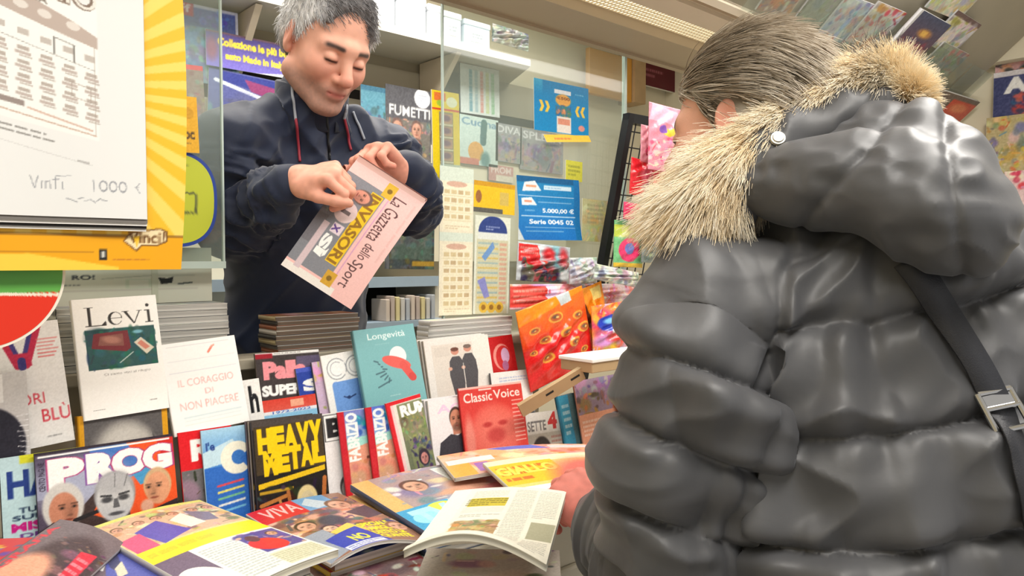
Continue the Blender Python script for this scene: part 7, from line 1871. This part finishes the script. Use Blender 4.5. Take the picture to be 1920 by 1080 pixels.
# --------------------------------------------------------------- padded jacket
def puffer_mat():
    m = bpy.data.materials.new('black padded nylon'); m.use_nodes = True
    nt = m.node_tree; b = nt.nodes['Principled BSDF']
    tc = nt.nodes.new('ShaderNodeTexCoord')
    nz = nt.nodes.new('ShaderNodeTexNoise'); nz.inputs['Scale'].default_value = 14; nz.inputs['Detail'].default_value = 6
    nt.links.new(tc.outputs['Object'], nz.inputs['Vector'])
    cr = nt.nodes.new('ShaderNodeMapRange'); cr.inputs[3].default_value = .43; cr.inputs[4].default_value = .54
    nt.links.new(nz.outputs['Fac'], cr.inputs[0]); nt.links.new(cr.outputs[0], b.inputs['Roughness'])
    n2 = nt.nodes.new('ShaderNodeTexNoise'); n2.inputs['Scale'].default_value = 60; n2.inputs['Detail'].default_value = 4
    nt.links.new(tc.outputs['Object'], n2.inputs['Vector'])
    bp = nt.nodes.new('ShaderNodeBump'); bp.inputs['Strength'].default_value = .05; bp.inputs['Distance'].default_value = .006
    nt.links.new(n2.outputs['Fac'], bp.inputs['Height']); nt.links.new(bp.outputs['Normal'], b.inputs['Normal'])
    b.inputs['Base Color'].default_value = (.082, .083, .088, 1)
    b.inputs['Specular IOR Level'].default_value = .5
    b.inputs['Sheen Weight'].default_value = .12; b.inputs['Sheen Roughness'].default_value = .4; b.inputs['Sheen Tint'].default_value = (.75, .78, .85, 1)
    return m
M_PUFF = puffer_mat()
def pillow(f, p=2.6): return 1 - np.abs(2 * f - 1) ** p
def interp(xs, ys, x): return np.interp(x, xs, ys)
def smooth_tab(xs, ys, x):
    P = catmull([(a, b, 0) for a, b in zip(xs, ys)], 240); return np.interp(x, P[:, 0], P[:, 1])
zl = [.66, .78, .90, 1.00, 1.15, 1.26, 1.34, 1.40, 1.445, 1.475, 1.50]
al = [.262, .262, .256, .250, .242, .230, .216, .196, .150, .100, .075]
bl_ = [.195, .20, .20, .20, .196, .186, .170, .148, .118, .090, .075]
SEAM = np.array([.66, .755, .875, .995, 1.115, 1.235, 1.357, 1.52])
tilt = -.17
_zt = np.linspace(.6, 1.56, 200); _at = smooth_tab(zl, al, _zt); _bt = smooth_tab(zl, bl_, _zt)
def torso_loc(P):
    q = P - np.array([cC[0], cC[1], 0])
    lx = q @ cl; z = q[:, 2] - tilt * lx
    fy = q @ cf - .05 * np.clip((z - 1.0) / .5, 0, 1)
    return lx, fy, z
def d_torso(P):
    lx, fy, z = torso_loc(P)
    a = np.interp(z, _zt, _at); b = np.interp(z, _zt, _bt)
    r = ((np.abs(lx) / a) ** 2.3 + (np.abs(fy) / b) ** 2.3) ** (1 / 2.3) + 1e-6
    d = (r - 1) * np.sqrt(lx ** 2 + fy ** 2 + 1e-8) / r
    sl = 1 - .45 * np.clip((z - 1.36) / .06, 0, 1)
    return np.maximum(np.maximum(d * sl, z - 1.50), .70 - z)
def arm_path(pts, radii, n=26):
    p = catmull(pts, n); seg = np.r_[0, np.cumsum(np.linalg.norm(np.diff(p, axis=0), axis=1))]
    return p, smooth_tab(np.linspace(0, 1, len(radii)) * seg[-1], radii, seg), seg
def arm_field(P, A):
    p, r, seg = A
    best = np.full(len(P), 9.); sv = np.zeros(len(P)); ax = np.zeros((len(P), 3))
    for i in range(len(p) - 1):
        ab = p[i + 1] - p[i]; L2 = ab @ ab; q = P - p[i]; t = np.clip((q @ ab) / L2, 0, 1)
        d = np.sqrt(((q - t[:, None] * ab) ** 2).sum(1)) - (r[i] + (r[i + 1] - r[i]) * t)
        m = d < best; best = np.where(m, d, best); sv = np.where(m, seg[i] + t * (seg[i + 1] - seg[i]), sv); ax[m] = ab / math.sqrt(L2)
    return best, sv, ax
shP = at_d(1302, 735, .905)
AL = arm_path([C3(.10, .03, 1.345), C3(.210, .045, 1.343), shP * .35 + C3(.285, .055, 1.275) * .65, shP, elP + nrm(elP - (shP + wrP) / 2) * .01, (elP + wrP) / 2 - kx * .01, wrP - kx * .006], [.060, .078, .086, .090, .086, .080, .062])
AR = arm_path([C3(-.10, .02, 1.36), C3(-.205, .02, 1.34), C3(-.285, .03, 1.20), C3(-.29, .06, 1.06), C3(-.275, .16, .94), C3(-.25, .235, .86)], [.060, .086, .088, .084, .074, .056])
def smin(a, b, k):
    h = np.maximum(k - np.abs(a - b), 0) / k; return np.minimum(a, b) - h * h * k * .25
def jacket_f(P):
    d = d_torso(P)
    k = .014 + .085 * np.clip((torso_loc(P)[2] - 1.29) / .09, 0, 1)
    d = smin(d, arm_field(P, AL)[0], k); return smin(d, arm_field(P, AR)[0], k)
V, Q = surface(jacket_f, np.array([cC[0] - .48, cC[1] - .42, .68]), np.array([cC[0] + .45, cC[1] + .66, 1.53]), .0036)
N = vnormals(V, Q)
for _ in range(3): N = relax(N, Q, 1, .5); N /= np.linalg.norm(N, axis=1, keepdims=True) + 1e-9
dT_ = d_torso(V); aL_, sL_, xL_ = arm_field(V, AL); aR_, sR_, xR_ = arm_field(V, AR)
lx, fy, zz = torso_loc(V)
arc = np.arctan2(lx, -fy) * .24
k = np.clip(np.searchsorted(SEAM, zz, side='right') - 1, 0, len(SEAM) - 2)
zz = zz + .010 * (vnoise(arc * 7, arc * 0 + zz * 2.5) - .5)
k = np.clip(np.searchsorted(SEAM, zz, side='right') - 1, 0, len(SEAM) - 2)
f = (zz - SEAM[k]) / (SEAM[k + 1] - SEAM[k]); dist = np.minimum(f, 1 - f) * (SEAM[k + 1] - SEAM[k])
dist = np.where((k == len(SEAM) - 2) & (f > .5), .2, dist)
def quilt(dist, half, k, arc, v, seed, amp, fa):
    """puff between stitched seams, gathers fanning from the stitches, long soft folds"""
    x = np.clip(dist / half, 0, 1)
    n2 = np.exp(-dist / .0055); n1 = np.exp(-dist / .028)
    d = amp * (1 - (1 - x) ** 3.0) - .0045 * n2
    d += fa * (vnoise(arc * 34 + k * 5.3 + seed + v * 4, k * 2.1 + v * 5) - .5) * .024 * (.25 + 1.1 * n1) * (1 - .8 * n2)
    d += fa * (vnoise(arc * 70 + k * 3.1 + seed, k * 1.7 + v * 9) - .5) * .008 * n1 * (1 - .8 * n2)
    fl_ = vnoise(arc * 15 + k * 9.1 - v * 6 + seed, k * 3.3 + .2 + v * 3)
    d += fa * .046 * (np.clip(fl_, .25, .8) - .5) * (1 - n2)
    d += fa * .018 * (ridge(vnoise(arc * 13 + v * 17 + seed, v * 11 - arc * 7)) - .6) * (1 - n2)
    return d
dt = quilt(dist, .034, k, arc, zz, 0.0, .018, 1.0)
st = np.abs(zz - (1.418 + .028 * np.cos(arc / .24))); dt -= .003 * np.exp(-(st / .0035) ** 2) * (np.abs(lx) > .04)
def sleeve_disp(A, s, P0, nS, rS, seams, seed, s_end):
    """stitch lines cut straight across the upper sleeve; the forearm only creases"""
    Sv = (V - P0) @ nS; ac = (V - P0) @ rS
    Sv = Sv + .010 * np.sin(ac * 14 + seed) + .006 * (vnoise(ac * 18 + seed, ac * 0 + 2.2) - .5)
    sm = np.array(seams)
    k = np.clip(np.searchsorted(sm, Sv, side='right') - 1, 0, len(sm) - 2)
    f = np.clip((Sv - sm[k]) / (sm[k + 1] - sm[k]), 0, 1); dist = np.minimum(f, 1 - f) * (sm[k + 1] - sm[k])
    dist = np.where((k == 0) & (f < .75), .2, dist)
    d = quilt(dist, .030, k + 11, ac, Sv, seed, .016, 1.15)
    fore = np.clip((s - s_end) / .06, 0, 1)
    cr_ = .024 * (vnoise(s * 26 + ac * 9, ac * 12 + 3) - .5) + .012 * (ridge(vnoise(s * 34 - ac * 8 + 5, ac * 15)) - .5)
    return d * (1 - fore) + cr_ * fore
nS = nrm(-.965 * UPV - .26 * RGT); rS = nrm(.965 * RGT - .26 * UPV)
P0 = at_d(1190, 664, .90)
dl = sleeve_disp(AL, sL_, P0, nS, rS, [-.30, 0, .088, .178, .268, .36, .46], 1.7, AL[2][-1] * .66)
dr_ = sleeve_disp(AR, sR_, C3(-.28, .03, 1.27), np.array([0, 0, -1.]), cf, [-.30, 0, .09, .18, .27, .36], 6.1, AR[2][-1] * .66)
# the seam that runs down the back of the sleeve
pl_a, pl_b = at_d(1436, 690, .9), at_d(1346, 1070, .9)
pn_ = nrm(np.cross(pl_b - pl_a, ray(1400, 880))); q = np.abs((V - pl_a) @ pn_)
dl -= (.007 * np.exp(-(q / .0045) ** 2) - .004 * np.exp(-((q - .016) / .009) ** 2)) * ((V - pl_a) @ nS > -.02)
wl = np.clip(.5 + (dT_ - aL_) / .012, 0, 1); wr_ = np.clip(.5 + (dT_ - aR_) / .012, 0, 1)
dd_ = dt * (1 - wl) * (1 - wr_) + dl * wl + dr_ * wr_
for aa in (aL_, aR_): dd_ -= .007 * np.exp(-((dT_ - aa) / .006) ** 2) * (np.abs(lx) > .1)
JV = relax(V + N * dd_[:, None], Q, 1, .3); JQ = Q
CJ = quadobj('jacket', JV, JQ, M_PUFF, None); cadd(CJ)
# hood: a thick padded pouch lying over the nape, opening upwards
hd = Solid()
def HP(px, py, d): return at_d(px, py, d)
chain = [(HP(1410, 358, .93), .030), (HP(1490, 340, .90), .042), (HP(1580, 335, .86), .046), (HP(1680, 350, .82), .052), (HP(1762, 400, .79), .054), (HP(1824, 444, .785), .042)]
for (a_, ra), (b_, rb) in zip(chain[:-1], chain[1:]): hd.add(d_cap(a_, b_, ra - .006, rb - .006), .05)
chain2 = [(HP(1500, 300, .95), .030), (HP(1610, 262, .93), .036), (HP(1705, 270, .89), .040), (HP(1776, 338, .85), .044), (HP(1816, 402, .82), .044)]
for (a_, ra), (b_, rb) in zip(chain2[:-1], chain2[1:]): hd.add(d_cap(a_, b_, ra - .006, rb - .006), .05)
V, Q = surface(hd, C3(0, 0, 1.5) - np.array([.42, .5, .26]), C3(0, 0, 1.5) + np.array([.45, .3, .3]), .0042)
N = vnormals(V, Q)
# quilting and creases of the hood in its own directions: u along the chain, v across
ud = nrm(HP(1838, 438, .785) - HP(1410, 358, .93)); wd_ = nrm(np.array([0, 0, 1]) - ud * ud[2]); o_ = HP(1408, 362, .93)
uu = (V - o_) @ ud; ww = (V - o_) @ wd_
dd = .007 * (vnoise(uu * 9 + ww * 26, ww * 30 - uu * 6) - .5) + .008 * (vnoise(uu * 24, ww * 20 + 4.2) - .5) + .005 * (ridge(vnoise(uu * 34 + ww * 20, ww * 44 - uu * 12)) - .55) + .006 * (vnoise(V[:, 0] * 14, V[:, 1] * 14, V[:, 2] * 14) - .5)
for (ax, ay_, bx, by_) in ((1525, 395, 1650, 250), (1770, 235, 1800, 470)):
    pa, pb = HP(ax, ay_, .8), HP(bx, by_, .8)
    pln = nrm(np.cross(pb - pa, ray((ax + bx) / 2, (ay_ + by_) / 2)))
    ds = np.abs((V - pa) @ pln); dd += .003 * np.exp(-((ds - .02) / .02) ** 2) - .005 * np.exp(-(ds / .005) ** 2)
V = relax(V + N * dd[:, None], Q, 1, .35)
HD = quadobj('hood', V, Q, M_PUFF, CJ)
HB = BVHTree.FromPolygons([tuple(v) for v in V], [tuple(q) for q in Q])
# collar flap with its press stud, between fur and hood
fp = Solid()
flap = [(HP(1378, 392, .945), .028), (HP(1392, 345, .945), .034), (HP(1430, 300, .945), .036), (HP(1500, 255, .94), .036), (HP(1580, 222, .935), .034), (HP(1650, 205, .93), .030)]
for (a_, ra), (b_, rb) in zip(flap[:-1], flap[1:]): fp.add(d_cap(a_, b_, ra, rb), .01)
V, Q = surface(fp, C3(0, 0, 1.5) - np.array([.42, .5, .3]), C3(0, 0, 1.5) + np.array([.45, .4, .35]), .0042)
N = vnormals(V, Q)
V = relax(V + N * (.008 * (ridge(vnoise(V[:, 0] * 30, V[:, 1] * 30, V[:, 2] * 18)) - .5))[:, None], Q, 1, .35)
FLP = quadobj('hood_flap', V, Q, M_PUFF, CJ)
FB = BVHTree.FromPolygons([tuple(v) for v in V], [tuple(q) for q in Q])
h_ = FB.ray_cast(Vector(CAM), Vector(ray(1458, 261)))
if h_[0] is not None:
    c_, n_ = np.array(h_[0]), np.array(h_[1])
    if n_ @ ray(1458, 261) > 0: n_ = -n_
    m_ = MB().disc(c_ + n_ * .002, n_, .0092, .004, 28, .0086); m_.disc(c_ + n_ * .0045, n_, .0072, .0025, 28, .0060)
    o = m_.build('press_stud', mat('brushed press stud', rgb(196, 192, 180), .45, .7, var=.03), CJ, False); o.matrix_parent_inverse = Matrix.Identity(4)
# --------------------------------------------------------------- fur trim
rng = np.random.RandomState(12)
fpts = np.array([HP(1282, 430, .965), HP(1312, 392, .962), HP(1352, 342, .96), HP(1410, 286, .955), HP(1478, 236, .955), HP(1560, 188, .955), HP(1640, 160, .95), HP(1676, 168, .935), HP(1700, 188, .92), HP(1698, 206, .95)])
frr = [.036, .048, .050, .042, .036, .034, .033, .030, .024, .014]
core = catmull(fpts, 120); cr_ = np.interp(np.linspace(0, 1, 120), np.linspace(0, 1, len(frr)), frr)
t_ = np.gradient(core, axis=0); t_ /= np.linalg.norm(t_, axis=1, keepdims=True)
a1_ = np.cross(t_, np.array([.2, .1, 1.])); a1_ /= np.linalg.norm(a1_, axis=1, keepdims=True); a2_ = np.cross(t_, a1_)
thf = np.linspace(0, 2 * PI, 32, endpoint=False)
Pf = core[:, None] + (a1_[:, None] * np.cos(thf)[None, :, None] + a2_[:, None] * np.sin(thf)[None, :, None]) * (cr_[:, None, None] * .72)
V, Q = loft(Pf)
FUR = quadobj('fur_trim', V, Q, mat('under fur', rgb(214, 178, 126), .9, var=.2, scale=60), CJ)
n = 42000
ti = rng.uniform(0, 119, n); i0 = ti.astype(int); fr_ = ti - i0; i1 = np.minimum(i0 + 1, 119)
lerp = lambda A: A[i0] * (1 - fr_)[:, None] + A[i1] * fr_[:, None]
an = rng.uniform(0, 2 * PI, n)
nr_ = lerp(a1_) * np.cos(an)[:, None] + lerp(a2_) * np.sin(an)[:, None]
rad = (cr_[i0] * (1 - fr_) + cr_[i1] * fr_) * .70
root_ = lerp(core) + nr_ * rad[:, None]
tg = lerp(t_)
clump = vnoise(ti * .35, an * 2.2)[:, None]; clump2 = vnoise(ti * .9 + 7, an * 3.5 + 3)[:, None]
out_ = nr_ * .8 - tg * (.55 - 1.1 * (ti / 119 > .62)[:, None] * .3) + np.array([0, 0, -.25]) + (clump - .5) * (tg * .9) + (clump2 - .5) * np.cross(nr_, tg) * 1.2 + rng.normal(0, .16, (n, 3))
out_ /= np.linalg.norm(out_, axis=1, keepdims=True)
Ls = .044 * rng.uniform(.55, 1.25, n) * (1 + .35 * (ti < 40)) * (1 - .40 * np.clip((ti - 78) / 20, 0, 1)) * (1 - .30 * np.exp(-((ti - 58) / 18) ** 2))
m = 5
pp = [root_]; d_ = out_
for s_ in range(m - 1):
    pp.append(pp[-1] + d_ * (Ls / (m - 1))[:, None]); d_ = d_ + np.array([0, 0, -.14]) - tg * .10 + rng.normal(0, .06, (n, 3)); d_ /= np.linalg.norm(d_, axis=1, keepdims=True)
pth = np.stack(pp, 1)
thru = (np.minimum(fp(pth[:, 2:].reshape(-1, 3)), hd(pth[:, 2:].reshape(-1, 3))).reshape(n, -1) < -.003).any(1)      # no hair runs through the padded cloth
pth, ti, w_keep = pth[~thru], ti[~thru], ~thru; clump = clump[w_keep]; n = len(pth)
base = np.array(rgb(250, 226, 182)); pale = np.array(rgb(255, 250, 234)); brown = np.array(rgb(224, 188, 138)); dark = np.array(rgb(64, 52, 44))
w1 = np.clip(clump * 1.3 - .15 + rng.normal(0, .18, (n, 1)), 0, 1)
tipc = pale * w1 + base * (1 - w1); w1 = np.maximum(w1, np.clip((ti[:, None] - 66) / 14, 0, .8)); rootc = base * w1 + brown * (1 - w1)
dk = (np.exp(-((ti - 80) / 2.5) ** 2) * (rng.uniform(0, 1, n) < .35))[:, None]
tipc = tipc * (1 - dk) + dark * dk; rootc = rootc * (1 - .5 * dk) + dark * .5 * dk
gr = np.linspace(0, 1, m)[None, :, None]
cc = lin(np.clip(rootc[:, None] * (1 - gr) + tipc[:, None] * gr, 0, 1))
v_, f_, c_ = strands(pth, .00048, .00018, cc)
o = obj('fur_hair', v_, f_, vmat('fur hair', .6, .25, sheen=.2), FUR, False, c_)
# a stiff dark tuft where the trim meets the hair
n = 700
p0 = HP(1628, 140, .955) + rng.normal(0, .010, (n, 3)); dv = nrm(HP(1668, 78, .97) - HP(1628, 140, .955))
dd_ = dv + rng.normal(0, .20, (n, 3)); LL = rng.uniform(.02, .055, n)
pth = np.stack([p0 + dd_ * (LL * q / 4)[:, None] for q in range(5)], 1)
cc = lin(np.array(rgb(176, 140, 96)) * (1 - gr) + np.array(rgb(48, 42, 40)) * gr).repeat(n, 0)
v_, f_, c_ = strands(pth, .0007, .0002, cc)
o = obj('dark_tuft', v_, f_, vmat('fur hair', .6, .25, sheen=.2), FUR, False, c_)
# --------------------------------------------------------------- swept back hair
capg = hair_cap(H2, .011, .066, -.020, -.085)
V, Q = surface(capg, H2.o - .18, H2.o + .18, .004)
N = vnormals(V, Q); L = H2.loc(V)
streak = lambda P: vnoise(P[:, 1] * 46, P[:, 2] * 46 + P[:, 0] * 8, P[:, 0] * 6)
def cust_col(L, n):
    w = np.clip((n - .35) * 1.7, 0, 1)[:, None]
    c = np.array(rgb(150, 136, 118)) * (1 - w) + np.array(rgb(244, 238, 226)) * w
    g = np.clip((L[:, 2] - .02) / .1, 0, 1)[:, None] * np.clip((-L[:, 0] + .06) / .12, 0, 1)[:, None]
    c = c * (1 - .45 * g) + np.array(rgb(232, 222, 206)) * .45 * g
    return np.clip(c, 0, 1)
HR2 = obj('hair', V + N * (.006 * (streak(L) - .5))[:, None], Q, vmat('hair', .55, .3), None, True, lin(cust_col(L, streak(L)) * .8)); cadd(HR2)
fl2 = lambda p, n_: -gF * 1.0 - gU * (.30 + .9 * np.clip((-H2.loc(p)[:, 0:1]) / .09, 0, 1) + .5 * np.clip((.03 - H2.loc(p)[:, 2:3]) / .08, 0, 1)) + gL * (H2.loc(p)[:, 1:2]) * 1.5
pth, ii = grow(V, N, L[:, 2] > -.09, 9000, 7, .075, fl2, .30, .09, rng)
Lp = H2.loc(pth.reshape(-1, 3)).reshape(pth.shape)
inside = (((Lp[..., 0] + .010) / .024) ** 2 + ((Lp[..., 2] - .002) / .034) ** 2 < 1) & (np.abs(Lp[..., 1]) > .05)
ok_ = ~inside[:, 0]; pth, ii, inside = pth[ok_], ii[ok_], inside[ok_]
stop = np.maximum.accumulate(inside, axis=1)                      # hairs end where they would cover the ear
# locks: neighbouring hairs drawn together along their length
key = np.floor(L[ii] * np.array([60, 60, 60])).astype(int); kh = (key[:, 0] * 73856093 ^ key[:, 1] * 19349663 ^ key[:, 2] * 83492791)
_, inv = np.unique(kh, return_inverse=True); inv = inv.ravel()
cnt = np.bincount(inv)[:, None]
for s_ in range(1, 7):
    ctrd = np.stack([np.bincount(inv, pth[:, s_, q]) for q in range(3)], 1) / cnt
    pth[:, s_] = pth[:, s_] * (1 - .095 * s_) + ctrd[inv] * .095 * s_
for s_ in range(1, 7): pth[stop[:, s_], s_] = pth[stop[:, s_], s_ - 1] + (pth[stop[:, s_], s_] - pth[stop[:, s_], s_ - 1]) * .02
lockn = rng.uniform(0, 1, inv.max() + 1)[inv]
cc = cust_col(L[ii], np.clip(.55 * streak(L[ii]) + .35 * lockn + rng.normal(0, .12, len(ii)), 0, 1))
v_, f_, c_ = strands(pth, .0010, .0003, lin(cc)[:, None, :].repeat(7, 1))
o = obj('hair_strands', v_, f_, vmat('hair', .55, .3), HR2, False, c_)
# --------------------------------------------------------------- shoulder strap with its buckle
ALLB = BVHTree.FromPolygons([tuple(v) for v in JV], [tuple(q if q[2] != q[3] else q[:3]) for q in JQ])
sp = [(1700, 492), (1745, 560), (1800, 655), (1862, 765), (1890, 850), (1915, 930), (1935, 1010)]
pts = drape(ALLB, sp, .006, 40)
for _ in range(6): pts[1:-1] = .25 * pts[:-2] + .5 * pts[1:-1] + .25 * pts[2:]
nrm_ = []
for p in pts:
    h_ = ALLB.find_nearest(Vector(p)); q = np.array(h_[1]); q = q if q @ (CAM - p) > 0 else -q
    nrm_.append(q)
nrm_ = np.array(nrm_)
for _ in range(10): nrm_[1:-1] = (nrm_[:-2] + nrm_[1:-1] + nrm_[2:]) / 3
nrm_ /= np.linalg.norm(nrm_, axis=1, keepdims=True)
pts = pts + nrm_ * .006
tt = np.gradient(pts, axis=0); tt /= np.linalg.norm(tt, axis=1, keepdims=True)
sdv = np.cross(tt, nrm_); sdv /= np.linalg.norm(sdv, axis=1, keepdims=True)
hw, ht = .0165, .0012
ring = np.stack([pts - sdv * hw - nrm_ * ht, pts + sdv * hw - nrm_ * ht, pts + sdv * hw + nrm_ * ht, pts - sdv * hw + nrm_ * ht], 1)
V, Q = loft(ring)
ST = quadobj('bag_strap', V, Q, mat('black webbing', rgb(44, 45, 50), .5, var=.1, scale=200, bump=.2, bscale=600), None, None, False); cadd(ST)
bi = int(np.argmin([np.linalg.norm(np.array([*(lambda r: (960 + F_PX * (r @ RGT) / (r @ FWD), 540 - F_PX * (r @ UPV) / (r @ FWD)))(p - CAM)]) - np.array([1868, 770])) for p in pts]))
bc, bt, bs, bn_ = pts[bi], tt[bi], sdv[bi], nrm_[bi]
g = MB()
cn = [bc + bt * a_ * .021 + bs * b__ * .0205 + bn_ * .0045 for a_, b__ in ((-1, -1), (-1, 1), (1, 1), (1, -1))]
for i_ in range(4): g.tube([cn[i_], cn[(i_ + 1) % 4]], .0032, 8)
g.tube([bc - bs * .0205 + bn_ * .005 - bt * .003, bc + bs * .0205 + bn_ * .005 - bt * .003], .0028, 8)
g.add([bc + bt * a_ * .016 + bs * b__ * .017 + bn_ * hh_ for hh_ in (.003, .0055) for a_, b__ in ((-1.1, -1), (-1.1, 1), (-.1, 1), (-.1, -1))], [(3, 2, 1, 0), (4, 5, 6, 7), (0, 1, 5, 4), (1, 2, 6, 5), (2, 3, 7, 6), (3, 0, 4, 7)])
o = g.build('buckle', M_STEEL, ST, False); o['label'] = 'polished metal slide buckle'
